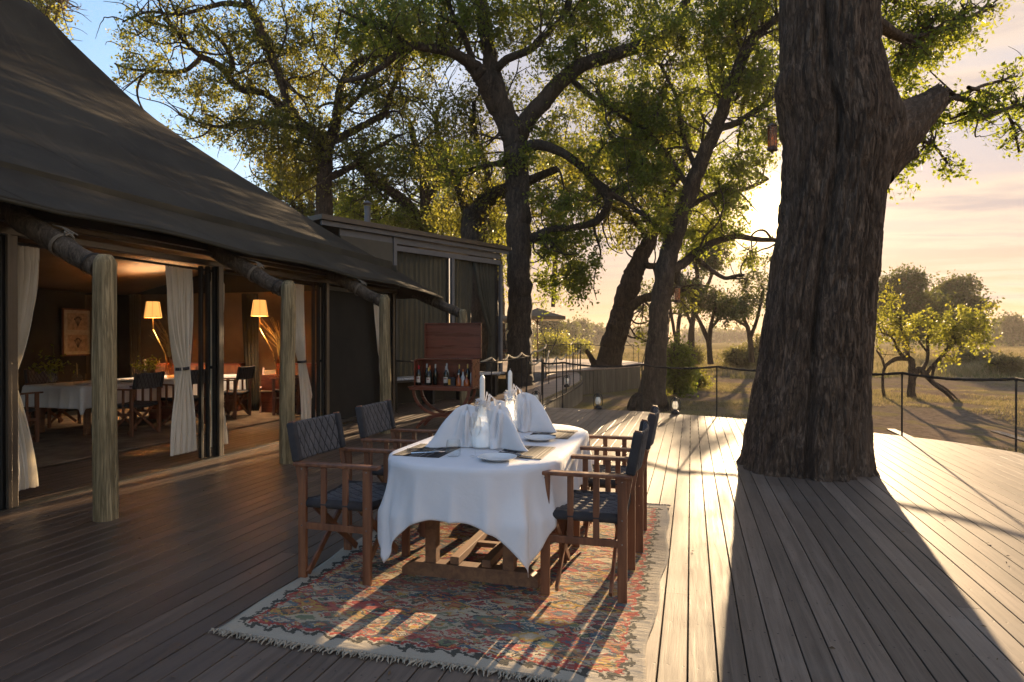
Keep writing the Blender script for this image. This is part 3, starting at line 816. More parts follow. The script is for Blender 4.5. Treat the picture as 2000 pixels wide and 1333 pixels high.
# ------------------------------------------------------------------ curtains
def curtain(y_top0, y_top1, y_tie, w_tie, y_b0, y_b1, label, ztie=1.10, x=XF - .16, ztop=2.28, zbot=.10, tie=True, seed=0):
    c = thing('curtain', label, 'curtain', (x, 0, 0), 0, 'cream curtains along the tent front')
    rs = random.Random(seed); ph = [rs.uniform(0, 6) for _ in range(6)]
    zs = [ztop, ztie + .75, ztie + .25, ztie + .05, ztie, ztie - .08, ztie - .45, zbot]
    L0, L1 = y_top0, y_top1
    def edge(v):
        z = ztop + (zbot - ztop) * v
        k = (ztop - z) / (ztop - ztie)
        if z > ztie:
            e = min(1, max(0, k)) ** 2.2
            a = L0 + (y_tie - w_tie / 2 - L0) * e; b = L1 + (y_tie + w_tie / 2 - L1) * e
        else:
            e = 1 - (1 - min(1, (ztie - z) / (ztie - zbot))) ** 1.7
            a = y_tie - w_tie / 2 + (y_b0 - y_tie + w_tie / 2) * e; b = y_tie + w_tie / 2 + (y_b1 - y_tie - w_tie / 2) * e
        return a, b, z
    def f(u, v):
        a, b, z = edge(v); w = b - a
        nf = 7 + (seed % 3)
        amp = .032 * min(1.6, .26 / max(.1, w)) * (.8 + .3 * math.sin(v * 5 + ph[0]))
        yy = a + w * (u + .012 * math.sin(u * 2 * math.pi * nf * 2 + ph[1]))
        xx = amp * math.sin(u * 2 * math.pi * nf + ph[2] + 1.4 * math.sin(v * 3 + ph[3])) + .012 * math.sin(u * 31 + v * 7) + .008 * math.sin(u * 57 + ph[4])
        if v < .05: xx *= .55
        if v > .955: xx *= 1.0; 
        return Vector((xx, yy, z))
    mb = MB().grid(150, 46, f)
    mb.build('cloth', M['curtain'], c, smooth=True)
    # heading tape and hooks
    for q in range(5):
        yy = y_top0 + (y_top1 - y_top0) * (q + .5) / 5
        MB().tube([(.0, yy, ztop - .01), (.012, yy, ztop + .02), (0, yy + .005, ztop + .035), (-.012, yy, ztop + .02)], .003, 4).build('hook', M['blackmetal'], c)
    if tie:
        mb = MB().grid(28, 3, lambda u, v: Vector((.062 * math.cos(u * 2 * math.pi), y_tie + (w_tie / 2 + .012) * math.sin(u * 2 * math.pi), ztie - .018 + .036 * v + .006 * math.sin(u * 6.28))), closed=True)
        mb.build('tieback', M['sleeve'], c, smooth=True, solid=.006)
    # hem
    return c
curtain(4.14, 4.50, 4.18, .09, 4.14, 4.47, 'cream curtain nearest the camera tied back at the left edge of the photo', seed=1)
curtain(5.95, 6.36, 6.20, .14, 6.02, 6.44, 'wide cream curtain tied with a black band left of the second door post', seed=2)
curtain(6.68, 6.86, 6.70, .06, 6.66, 6.95, 'narrow cream curtain just right of the second door post', seed=3)
curtain(8.28, 8.66, 8.60, .12, 8.56, 8.96, 'cream curtain between the middle timber pole and the third door post', seed=4)
curtain(9.08, 9.22, 9.09, .05, 9.07, 9.26, 'thin strip of cream curtain right of the third door post', seed=5)
curtain(10.55, 10.95, 10.92, .10, 10.86, 11.15, 'cream curtain half hidden behind the far timber pole', x=XF + .03, seed=6)
# ------------------------------------------------------------------ screened pavilion behind the tent
M['drabpanel'] = plain('drab_panel', (.085, .075, .055), .7, 0, .3, .1, 3)
pav = thing('screened_pavilion', 'dark flat-roofed pavilion with mesh walls in grey steel frames beyond the tent', 'pavilion', (0, 0, 0))
P1 = at(976, 662, 17.0); P1.z = 0                 # right-hand corner
dirp = (RGT * .82 + FWD).normalized()             # the wall runs away to the right
nrm = Vector((dirp.y, -dirp.x, 0))                # outward, towards the viewer
BAY = 1.815; FZ = .58; TZ = 3.72
def pp(s, off=0, z=0): 
    v = P1 - dirp * s + nrm * off; return Vector((v.x, v.y, z))
rzp = math.atan2(dirp.y, dirp.x)
def pbox(s0, s1, off, z0, z1, th, name, mat, bevel=.004):
    c = pp((s0 + s1) / 2, off, (z0 + z1) / 2)
    return MB().box(c, (abs(s1 - s0), th, z1 - z0), rzp).build(name, mat, pav, bevel=bevel)
L = 5.05
pbox(-.25, L + .55, -2.6, 3.80, 3.90, 5.6, 'roof', M['metal'])
pbox(-.22, L + .5, .10, 3.70, 3.795, .05, 'roof_edge', M['greymetal'])
pbox(0, L, .0, 3.56, 3.70, .06, 'head_track', M['greymetal'])
pbox(0, 2 * BAY, .03, 3.40, 3.52, .05, 'head_track', M['greymetal'])
pbox(0, L, -.1, -.45, FZ - .06, .10, 'plinth', M['darkcanvas'])
pbox(-.0, L, .0, FZ - .06, FZ, .35, 'floor_edge', M['concrete'])
for k in range(3):
    pbox(k * BAY - .045, k * BAY + .045, .03, FZ, 3.42 if k < 2 else 3.7, .08, 'post', M['greymetal'])
    pbox(k * BAY + .05, k * BAY + .14, -.05, FZ, 3.42, .05, 'post', M['blackmetal'])
pbox(2 * BAY + .05, L, .02, 3.05, 3.56, .05, 'fascia_panel', M['drabpanel'])
def net(s0, s1, mat, name, off=-.05, amp=.014, nf=11, open_=None):
    def f(u, v):
        s = s0 + (s1 - s0) * u; z = FZ + (3.42 - FZ) * (1 - v)
        return pp(s, off + amp * math.sin(u * nf * 6.28 + .8 * math.sin(v * 4)) + amp * .5 * math.sin(u * nf * 15 + v * 3), z)
    return MB().grid(int(nf * 12), 12, f).build(name, mat, pav, smooth=True)
net(BAY + .1, 2 * BAY - .06, M['netcurtain'], 'net_panel')
net(2 * BAY + .06, L, M['netcurtain'], 'net_panel', nf=18)
# right-hand bay: net drawn aside, light from the far side shows through the slit
def half(s0, s1, tie, name):
    def f(u, v):
        z = FZ + (3.42 - FZ) * (1 - v)
        k = min(1, v / .62) ** 1.6 if v < .62 else 1 - .25 * (v - .62) / .38
        a = s0; b = s1 + (tie - s1) * k
        s = a + (b - a) * u
        return pp(s, -.05 + .016 * math.sin(u * 6 * 6.28 + v) + .008 * math.sin(u * 13 * 6.28), z)
    return MB().grid(90, 24, f).build(name, M['netcurtain'], pav, smooth=True)
half(.16, .98, .35, 'net_curtain'); half(BAY - .05, .98, 1.12, 'net_curtain')
MB().tube([pp(.98, .0, 3.38), pp(.80, .01, 2.6), pp(.55, .02, 1.9), pp(.38, .02, 1.55)], .045, 8).build('rolled_net', M['netcurtain'], pav, smooth=True)
# back and side
pbox(0, L, -5.2, FZ, 3.8, .06, 'back_wall', M['darkcanvas'])
c = pp(-.02, -4.3, (FZ + 3.8) / 2); MB().box(c, (.05, 1.9, 3.8 - FZ), rzp).build('side_screen', M['darkcanvas'], pav)
pbox(0, L, -2.6, FZ - .12, FZ - .02, 5.2, 'floor', M['concrete'])
# inside, seen through the gap: a pale rolled blind and a small bench top
pbox(.85, 1.12, -1.2, FZ, 3.3, .04, 'inner_curtain', M['curtain'])
pipe = MB().tube([pp(2.86, -1.9, 3.88), pp(2.86, -1.9, 4.72)], .075, 14).tube([pp(2.86, -1.9, 4.72), pp(2.86, -1.9, 4.76)], .085, 14).tube([pp(2.86, -1.9, 4.82), pp(2.86, -1.9, 4.90)], [.13, .02], 14)
pipe.build('stove_pipe', M['greymetal'], pav, auto=40)
# solar spikes along the far roof edge
mb = MB()
for k in range(26):
    p = pp(.3 + k * .17, -3.0 + .1 * math.sin(k * 3), 3.9); mb.tube([p, p + Vector((0, 0, .10 + .06 * (k % 3)))], .006, 4)
mb.build('bird_spikes', M['greymetal'], pav)
# low stone-topped ledge against the wall
led = thing('ledge_bench', 'low bench with pale speckled top against the pavilion wall', 'bench', pp(2.6, .55, 0), rzp)
MB().box((0, 0, .60), (3.5, .42, .05)).build('bench_top', plain('speckled_terrazzo', (.34, .36, .38), .35, 0, .5, .45, 60), led, bevel=.006)
for xx in (-1.6, -.5, .6, 1.6): MB().box((xx, 0, .29), (.06, .36, .57)).build('leg', M['blackmetal'], led)
t = thing('rope_rail', 'dark rope slung low in front of the pavilion wall left of the drinks chest', 'rope rail', pp(4.35, .95, 0))
ra = rope_pts(Vector((0, 0, 1.0)), dirp * 4.3 + Vector((0, 0, .98)), .10, 14)
MB().tube(ra, .016, 8).build('rope', M['darkrope'], t, smooth=True)
for q in (Vector((0, 0, 0)), dirp * 4.3): MB().tube([q, q + Vector((0, 0, 1.0))], .013, 8).build('post', M['blackmetal'], t)

# ------------------------------------------------------------------ umbrellas on the far terrace
def umbrella(p, r, h, label):
    t = thing('umbrella', label, 'umbrella', p, R(20), 'canvas umbrellas on the far terrace')
    MB().tube([(0, 0, 0), (0, 0, h + .42)], .028, 10).build('pole', M['chairwood'], t, smooth=True)
    n = 4
    def f(u, v):
        a = u * 2 * math.pi; q = (a / (math.pi / 2)) % 1
        rr = r / max(abs(math.cos(a)), abs(math.sin(a))) * v; 
        return Vector((rr * math.cos(a), rr * math.sin(a), h + .42 * (1 - v) ** 1.15 - .05 * v * v * abs(math.sin(2 * a)) * 0))
    MB().grid(48, 10, f, closed=True).build('canopy', M['umbrella'], t, smooth=True, solid=.008)
    MB().grid(48, 2, lambda u, v: f(u, 1) + Vector((0, 0, -.14 * v)), closed=True).build('valance', M['umbrella'], t)
    for k in range(4):
        a = R(45 + 90 * k); e = r * 1.38
        MB().tube([(0, 0, h - .25), (e * .5 * math.cos(a), e * .5 * math.sin(a), h + .16)], .012, 6).build('rib', M['chairwood'], t)
    MB().lathe([(.3, 0), (.3, .05), (.06, .09), (.05, .25)], 16).build('base', M['blackmetal'], t, auto=40)
umbrella(gnd(1050, 706.5, D2Z), 1.12, 2.05, 'tan square umbrella right of the middle tree trunk')
umbrella(gnd(958, 703.5, D2Z), 1.30, 2.0, 'tan umbrella left of the middle tree trunk, mostly behind the pavilion')
# ------------------------------------------------------------------ trees
def catmull(P, n):
    P = [np.array(p, float) for p in P]; out = []
    for i in range(len(P) - 1):
        p0, p1, p2, p3 = P[max(i - 1, 0)], P[i], P[i + 1], P[min(i + 2, len(P) - 1)]
        for k in range(n):
            t = k / n
            out.append(.5 * ((2 * p1) + (p2 - p0) * t + (2 * p0 - 5 * p1 + 4 * p2 - p3) * t * t + (3 * p1 - p0 - 3 * p2 + p3) * t ** 3))
    out.append(P[-1]); return np.array(out)

def tube_np(P, r, n, disp=0.0, seed=0.0):
    """P (m,3), r (m,) -> verts, quads; disp gives bark relief in modelled geometry"""
    m = len(P); T = np.gradient(P, axis=0); T /= np.linalg.norm(T, axis=1)[:, None] + 1e-9
    ref = np.array([1., 0, 0]) if abs(T[0][0]) < .8 else np.array([0, 1., 0])
    A = np.zeros((m, 3))
    for i in range(m):
        ref = ref - T[i] * ref.dot(T[i]); ref /= np.linalg.norm(ref) + 1e-9; A[i] = ref
    B = np.cross(T, A); th = np.arange(n) * 2 * np.pi / n
    L = np.concatenate([[0], np.cumsum(np.linalg.norm(np.diff(P, axis=0), axis=1))])
    RR = np.repeat(np.asarray(r, float)[:, None], n, 1)
    if disp:
        c, s = np.cos(th)[None, :], np.sin(th)[None, :]
        k = vnoise(seed + c * 1.6 + 3, L[:, None] * .8 + s * 1.6) - .5
        k2 = vnoise(seed * 3 + th[None, :] * 3.2 + .5 * vnoise(L[:, None] * 2, c * 2), L[:, None] * 1.6) - .5
        RR = RR * (1 + disp * 2.2 * k + disp * 1.4 * k2)
    V = P[:, None, :] + RR[..., None] * (np.cos(th)[None, :, None] * A[:, None, :] + np.sin(th)[None, :, None] * B[:, None, :])
    i = np.arange(m - 1)[:, None] * n; kk = np.arange(n)[None, :]; k2 = (kk + 1) % n
    F = np.stack([i + kk, i + k2, i + n + k2, i + n + kk], -1).reshape(-1, 4)
    return V.reshape(-1, 3), F

def twigs_np(P0, P1, r0, r1, bend=None):
    """many straight or kinked 3-sided twigs at once"""
    N = len(P0); d = P1 - P0; L = np.linalg.norm(d, axis=1)[:, None] + 1e-9; t = d / L
    ref = np.where(np.abs(t[:, 2:3]) < .9, np.array([[0, 0, 1.]]), np.array([[1., 0, 0]]))
    a = np.cross(t, ref); a /= np.linalg.norm(a, axis=1)[:, None] + 1e-9; b = np.cross(t, a)
    mid = (P0 + P1) / 2 + (bend if bend is not None else 0)
    rings = []
    for P, r in ((P0, r0), (mid, (r0 + r1) / 2), (P1, r1)):
        r = np.broadcast_to(np.asarray(r, float).reshape(-1, 1), (N, 1))
        for k in range(3):
            an = 2 * math.pi * k / 3
            rings.append(P + r * (math.cos(an) * a + math.sin(an) * b))
    V = np.stack(rings, 1).reshape(-1, 3)
    base = (np.arange(N) * 9)[:, None, None]
    q = np.array([[s * 3 + k, s * 3 + (k + 1) % 3, s * 3 + 3 + (k + 1) % 3, s * 3 + 3 + k] for s in range(2) for k in range(3)])
    F = (base + q[None]).reshape(-1, 4)
    return V, F

def leaves_np(P, size, droop=.25, aspect=.5):
    """one small folded quad pair per leaf at the points P"""
    N = len(P)
    d = rng.normal(size=(N, 3)); d[:, 2] -= droop; d /= np.linalg.norm(d, axis=1)[:, None]
    u = rng.normal(size=(N, 3)); u -= d * (u * d).sum(1)[:, None]; u /= np.linalg.norm(u, axis=1)[:, None]
    s = (size * rng.uniform(.45, 1.5, N))[:, None]; w = s * aspect
    a = P; b = P + d * s * .5 + u * w * .5; c = P + d * s; e = P + d * s * .5 - u * w * .5
    V = np.stack([a, b, c, e], 1).reshape(-1, 3)
    F = np.arange(N * 4).reshape(-1, 4)
    return V, F

class Tree:
    ws = 1.0
    def __init__(s, name, label, base, barkm, leafm, cat='tree', group=None):
        s.t = thing(name, label, cat, base, 0, group); s.o = np.array(base, float)
        s.bm, s.lm = barkm, leafm
        s.V, s.F, s.n = [], [], 0; s.LV, s.LF, s.ln = [], [], 0
        s.nodes, s.nr = [], []; s.seed = random.uniform(0, 50)
    def geo(s, V, F): s.V.append(V - s.o); s.F.append(F + s.n); s.n += len(V)
    def leaf(s, V, F): s.LV.append(V - s.o); s.LF.append(F + s.ln); s.ln += len(V)
    def limb(s, pts, rad, n=12, disp=.10, sub=6, nodes_from=.3):
        """pts: world points; rad: metres"""
        P = catmull([tuple(p) for p in pts], sub)
        k = len(pts) - 1; r = np.interp(np.linspace(0, k, len(P)), range(k + 1), rad)
        s.seed += 7.3
        P[1:-1] += rng.normal(size=(len(P) - 2, 3)) * r[1:-1, None] * .06
        V, F = tube_np(P, r, n, disp, s.seed); s.geo(V, F)
        i0 = int(len(P) * nodes_from)
        for i in range(i0, len(P)): s.nodes.append(P[i]); s.nr.append(r[i])
        return P, r
    def plimb(s, pts, n=12, disp=.10, sub=6, nodes_from=.3):
        """pts: (px, py, Z, half width in px)"""
        return s.limb([at(a, b, Z) for a, b, Z, w in pts], [w * s.ws * Z / 1250 for a, b, Z, w in pts], n, disp, sub, nodes_from)
    def targets(s, clouds):
        """clouds: (px, py, rx, ry, Z, rz, count) -> points inside flattened puffs"""
        out = []
        for px, py, rx, ry, Z, rz, cnt in clouds:
            c = np.array(at(px, py, Z)); sx, sy = rx * Z / 1250, ry * Z / 1250
            q = rng.normal(size=(cnt, 3)); q /= np.linalg.norm(q, axis=1)[:, None]; q *= rng.uniform(0, 1, (cnt, 1)) ** .42
            out.append(c + q[:, :1] * sx * np.array(RGT)[None] + q[:, 1:2] * rz * np.array(FWD)[None] + q[:, 2:] * sy * np.array([[0, 0, 1.]]))
        return np.concatenate(out)
    def sprawl(s, n, L=(1.2, 3.2), r=(.022, .05), up=.25, T=None, near=.75):
        """crooked secondary branches that wander out of the limbs and carry the foliage"""
        N0 = np.array(s.nodes); R0 = np.array(s.nr); ctr = N0.mean(0)
        ok = np.where(R0 > .03)[0]
        for _ in range(n):
            i = rng.choice(ok) if _ < n * .6 else rng.integers(len(s.nodes))
            a = np.array(s.nodes[i]); l = rng.uniform(*L); r0 = min(rng.uniform(*r) * (l / L[1]) ** .5, s.nr[i] * .8)
            if r0 < .008: continue
            d = rng.normal(size=3); d += (a - ctr) / (np.linalg.norm(a - ctr) + 1e-6) * .6; d[2] += up; d /= np.linalg.norm(d)
            k = 9; P = [a]; ax = rng.normal(size=3)
            for q in range(k):
                ax = ax * .6 + rng.normal(size=3) * .7
                d = d + np.cross(ax, d) * .26 + rng.normal(size=3) * .16; d[2] += .05 * (1 if q < 5 else -1.2); d /= np.linalg.norm(d)
                P.append(P[-1] + d * l / k)
            P = np.array(P)
            if T is not None:
                dn = np.array([np.min(np.linalg.norm(T - p, axis=1)) for p in P]); bad = np.where(dn[3:] > near)[0]
                if len(bad): P = P[:bad[0] + 3]
                if len(P) < 4 or dn[len(P) - 1] > near: continue
                k = len(P) - 1
            rr = np.linspace(r0, r0 * .22, k + 1)
            PP = catmull(P, 3); V, F = tube_np(PP, np.interp(np.linspace(0, k, len(PP)), range(k + 1), rr), 6); s.geo(V, F)
            for q in range(2, k + 1): s.nodes.append(P[q]); s.nr.append(rr[q])
    def fill(s, T, leaf=.06, per=7, nl=9, tw=.34, droop=.3, gn=.22, aspect=.5, minr=.004, spread=None):
        N0 = np.array(s.nodes); RRr = np.array(s.nr)
        d = np.min(np.linalg.norm(T[:, None, :] - N0[None], axis=2), axis=1) if len(T) * len(N0) < 4e7 else np.arange(len(T))
        T = T[np.argsort(d)]
        cap = len(N0) + len(T) * 4; NP = np.zeros((cap, 3)); NR = np.zeros(cap); m = len(N0)
        NP[:m] = N0; NR[:m] = RRr
        for q in T:
            dd = np.linalg.norm(NP[:m] - q, axis=1) + np.maximum(0, .02 - NR[:m]) * 22
            i = int(np.argmin(dd)); a = NP[i]; L = np.linalg.norm(q - a)
            if L < .05: continue
            r0 = min(NR[i] * .8, .012 + .022 * L); r1 = minr * 1.5
            k = 5 if L > .8 else 3
            tt = np.linspace(0, 1, k + 1)[:, None]
            P = a + (q - a) * tt; j = rng.normal(size=(k + 1, 3)) * gn * L * .48; j[0] = 0; j[-1] = 0; P = P + j
            P[1:-1, 2] += L * .10
            V, F = tube_np(P, np.linspace(r0, r1, k + 1), 5 if r0 > .02 else 4); s.geo(V, F)
            for z in range(1, k + 1):
                if m < cap: NP[m] = P[z]; NR[m] = r0 + (r1 - r0) * z / k; m += 1
        # fine twigs with leaves at every target
        N = len(T); C = np.repeat(T, per, 0); d = rng.normal(size=(N * per, 3)); d[:, 2] -= droop * .5; d /= np.linalg.norm(d, axis=1)[:, None]
        ln = (tw * rng.uniform(.5, 1.25, len(C)))[:, None]
        C0 = C + rng.normal(size=C.shape) * tw * .15
        P1 = C0 + d * ln; P1[:, 2] -= droop * ln[:, 0] * .5
        V, F = twigs_np(C0, P1, minr, minr * .5, rng.normal(size=C.shape) * tw * .08); s.geo(V, F)
        t = rng.uniform(.15, 1.08, (len(C), nl, 1))
        LP = C0[:, None] + (P1 - C0)[:, None] * t + rng.normal(size=(len(C), nl, 3)) * tw * .13
        V, F = leaves_np(LP.reshape(-1, 3), leaf, droop, aspect); s.leaf(V, F)
    def done(s):
        V = np.concatenate(s.V); F = np.concatenate(s.F)
        np_mesh('trunk', V, F, s.bm, s.t, smooth=True)
        if s.LV: 
            c = np_mesh('crown', np.concatenate(s.LV), np.concatenate(s.LF), s.lm, s.t)
        return s.t

# ---- the old giant that grows through the deck
def make_giant():
    Z0 = 7.25; g = gnd(1576, 932); c0 = at(1576, 662, Z0); c0.z = 0
    t = Tree('giant_tree', 'massive furrowed tree trunk growing through the deck with a broken stub', (c0.x, c0.y, 0), M['bark0'], M['leafA'])
    prof = [(935, 1424, 1722), (925, 1427, 1719), (905, 1431, 1712), (870, 1438, 1706), (800, 1452, 1703), (700, 1470, 1705), (600, 1482, 1712), (500, 1495, 1721), (430, 1508, 1727), (350, 1515, 1737),
            (300, 1517, 1748), (240, 1511, 1752), (200, 1504, 1745), (170, 1502, 1735), (120, 1509, 1726), (60, 1512, 1722), (0, 1513, 1722), (-200, 1516, 1725), (-700, 1530, 1715)]
    zz = np.array([CAM_H + (662 - p[0]) * Z0 / 1250 for p in prof]); zz[0] = -.06; zz[1] = 0.0
    al = np.arctan([(p[1] - 1000) / 1250 for p in prof]); be = np.arctan([(p[2] - 1000) / 1250 for p in prof]); cx = Z0 * np.tan((al + be) / 2); rr = Z0 / np.cos((al + be) / 2) * np.sin((be - al) / 2) * 1.02
    # keep base slightly fuller at the very bottom
    nz, nt_ = 520, 560
    z = np.linspace(-.06, zz[-1], nz); order = np.argsort(zz)
    CX = np.interp(z, zz[order], cx[order]); RD = np.interp(z, zz[order], rr[order]) * .985
    th = np.linspace(0, 2 * np.pi, nt_ + 1)[:-1]              # angle measured from the direction facing the camera
    TH, ZZ = np.meshgrid(th, z); 
    def ad(a, b): return np.arctan2(np.sin(a - b), np.cos(a - b))
    rad = np.repeat(RD[:, None], nt_, 1)
    wander = (vnoise(ZZ * .5 + 2, ZZ * 0 + 1) - .5) * .10
    def groove(a0, w, dep, drift=0.0, ph=0.0):
        a = ad(TH, a0 + drift * (ZZ - 2) + wander * .6 + .05 * np.sin(ZZ * 1.9 + ph)); return -dep * np.exp(-(a / w) ** 2)
    def lobe(a0, w, dep, drift=0.0): return dep * np.exp(-(ad(TH, a0 + drift * (ZZ - 2) + wander * .6) / w) ** 2)
    low = np.clip((1.1 - ZZ) / 1.1, 0, 1)
    # the trunk is several stems grown together: each a round column, with a deep crease where two meet
    f = np.full_like(TH, .86)
    for a0, c_, ro, dr in ((.03, .56, .50, .015), (-.98, .44, .575, -.01), (1.02, .44, .575, .02), (2.2, .4, .55, 0), (-2.2, .4, .55, 0), (3.14, .4, .5, 0)):
        q = ad(TH, a0 + dr * (ZZ - 2) + wander * .5); f = np.maximum(f, c_ * np.cos(q) + np.sqrt(np.maximum(0, ro * ro - (c_ * np.sin(q)) ** 2)))
    f += groove(-.40, .05, .13, -.01, 1) + groove(.46, .055, .16, .01, 2) + groove(1.25, .08, .06, .0, 3) + groove(-1.15, .07, .05, .0, 4)
    f += low * (groove(.05, .05, .09, 0, 5) + groove(.72, .06, .10, .05, 6) + groove(-.75, .06, .08, -.04, 7) + groove(.25, .035, .06, .02, 8))
    for a0 in (2.0, 2.7, 3.4, 4.2): f += groove(a0, .1, .12, .02, a0)
    rad = rad * f
    # bark plates: warped vertical ridges broken across, in real relief
    arc = TH * .62
    w1 = vnoise(arc * 3 + 5, ZZ * 1.1) * 1.1 + vnoise(arc * 9, ZZ * 3.5) * .35
    per = 2 * np.pi * .62
    def ridg(fr, fz, off):
        # periodic in angle: blend two samples
        k = TH / (2 * np.pi)
        a = vnoise(arc * fr + w1 * 1.6 + off, ZZ * fz + w1 * .7); b = vnoise((arc - per) * fr + 31 + w1 * 1.6 + off, ZZ * fz + w1 * .7)
        w = np.clip((k - .9) / .1, 0, 1)
        n = a * (1 - w) + b * w; return 1 - np.abs(2 * n - 1)
    r1 = ridg(13, 2.4, 0); r2 = ridg(34, 4.5, 9); r3 = ridg(75, 14, 17)
    rad += -.036 * np.clip(r1 - .58, 0, 1) / .42 - .018 * np.clip(r2 - .55, 0, 1) / .45 - .006 * r3 + .012 * (vnoise(arc * 4 + 2, ZZ * 2.3) - .5)
    # swelling on the left where a limb was lost, boss on the right that carries the stub
    rad += .05 * np.exp(-(ad(TH, -1.35) / .45) ** 2 - ((ZZ - 4.25) / .22) ** 2)
    rad += .12 * np.exp(-(ad(TH, 1.25) / .40) ** 2 - ((ZZ - 3.75) / .42) ** 2)
    fw = np.array(FWD); rg = np.array(RGT)
    V = (CX[:, None, None] * rg + Z0 * fw) + rad[..., None] * (np.sin(TH)[..., None] * rg - np.cos(TH)[..., None] * fw)
    V[..., 2] = ZZ
    i = np.arange(nz - 1)[:, None] * nt_; k = np.arange(nt_)[None, :]; k2 = (k + 1) % nt_
    F = np.stack([i + k, i + k2, i + nt_ + k2, i + nt_ + k], -1).reshape(-1, 4)
    t.geo(V.reshape(-1, 3), F)
    # the broken stub, and a knob under it
    def rough_limb(pts, n=90, sub=26, amp=.016, close=True, cut=0.0):
        P = catmull([tuple(at(a, b, Z)) for a, b, Z, w in pts], sub)
        m = len(pts) - 1; r = np.interp(np.linspace(0, m, len(P)), range(m + 1), [w * Z / 1250 for a, b, Z, w in pts])
        V, F = tube_np(P, r, n, 0)
        V = V.reshape(len(P), n, 3); T = np.linspace(0, len(P) * .018, len(P))[:, None]; A = np.arange(n)[None, :] * 2 * np.pi / n
        nn = 1 - np.abs(2 * vnoise(np.cos(A) * 5 + 8 + .8 * vnoise(T * 3, np.sin(A) * 2), np.sin(A) * 5 + T * 1.2 + 3) - 1)
        n2 = 1 - np.abs(2 * vnoise(np.cos(A) * 13 + 4, np.sin(A) * 13 + T * 4) - 1)
        dis = -amp * (nn + .6 * n2) + amp * .8
        V = V + (V - P[:, None, :]) / (r[:, None, None] + 1e-9) * dis[..., None]
        if cut:        # the limb broke off along a slant, the upper side further out, with a splintered edge
            m_ = len(P); dr = (P[-1] - P[-4]); dr /= np.linalg.norm(dr)
            for q in range(m_ - 22, m_):
                w_ = ((q - (m_ - 22)) / 21.0) ** 1.5
                hh_ = (V[q, :, 2] - P[q][2]) / (r[q] + 1e-6)
                V[q] += dr[None] * (w_ * (hh_ * cut * .5 + .02 * rng.normal(size=n)))[:, None]
        t.geo(V.reshape(-1, 3), F)
        if close:
            c = P[-1]; e = V[-1]; m0 = e.mean(0)
            VV = np.concatenate([e, m0 + (e - m0) * .6 + np.array(RGT) * -.02 + rng.normal(size=(n, 3)) * .008, [m0 - np.array(RGT) * .03]])
            F2 = [[q, (q + 1) % n, n + (q + 1) % n, n + q] for q in range(n)] + [[n + q, n + (q + 1) % n, 2 * n, 2 * n] for q in range(n)]
            t.geo(VV, np.array(F2))
        return P
    rough_limb([(1620, 365, 7.3, 68), (1670, 322, 7.3, 70), (1715, 280, 7.27, 62), (1756, 250, 7.25, 50), (1790, 226, 7.22, 38), (1816, 206, 7.2, 29), (1836, 190, 7.2, 22)], cut=.13, amp=.024)
    rough_limb([(1722, 330, 7.2, 34), (1755, 312, 7.18, 20), (1776, 303, 7.16, 13), (1789, 299, 7.15, 11)], 40, 10, .006)
    # living branches that come out high on the far side
    for pts in ([(1700, 40, 7.7, 16), (1760, 75, 8.1, 9), (1810, 70, 8.5, 8), (1870, 50, 8.8, 6), (1930, 15, 9.1, 4)],
                [(1690, -160, 7.8, 22), (1790, -120, 8.4, 13), (1880, -60, 9.0, 8), (1960, -20, 9.4, 4)],
                [(1850, 192, 8.1, 3), (1890, 200, 8.3, 6), (1915, 230, 8.4, 5), (1960, 215, 8.6, 4), (1995, 205, 8.8, 3)],
                [(1860, 190, 8.3, 3), (1880, 185, 8.4, 3), (1920, 168, 8.5, 3), (1985, 150, 8.8, 2)],
                [(1720, 300, 7.9, 6), (1770, 270, 8.3, 5), (1820, 285, 8.5, 3), (1850, 320, 8.6, 2)],
                [(1890, 172, 8.2, 4), (1940, 190, 8.6, 3), (1975, 240, 8.8, 3), (1990, 300, 8.9, 2)],
                [(1600, -260, 7.6, 24), (1660, -120, 8.3, 11), (1700, -30, 8.7, 8)], [(1700, -30, 8.7, 8), (1760, 10, 9.0, 5), (1840, 20, 9.2, 4)]):
        t.plimb(pts, 10, .06, 6, .2)
    T = t.targets([(1760, 20, 40, 50, 8.6, .7, 70), (1790, 90, 55, 60, 8.6, .7, 95), (1850, 50, 60, 50, 8.9, .7, 80), (1760, 150, 38, 50, 8.4, .5, 55), (1920, 20, 40, 40, 9.2, .6, 28),
                   (1790, 225, 45, 50, 8.5, .5, 42), (1870, 215, 50, 38, 8.4, .4, 48), (1930, 215, 50, 30, 8.6, .4, 36), (1960, 160, 40, 30, 8.7, .4, 22), (1985, 260, 22, 40, 8.8, .3, 18),
                   (1800, 300, 40, 40, 8.5, .3, 20), (1750, 330, 16, 40, 8.3, .25, 14), (1985, 210, 25, 25, 8.9, .3, 14), (1845, 330, 10, 40, 8.6, .2, 6)])
    t.sprawl(60, (.5, 1.5), (.008, .016), .0, T=T, near=.3); T = T[rng.uniform(size=len(T)) < .62]; t.fill(T, leaf=.060, per=4, nl=7, tw=.21, droop=.35, aspect=.55, minr=.0022)
    return t.done()
make_giant()

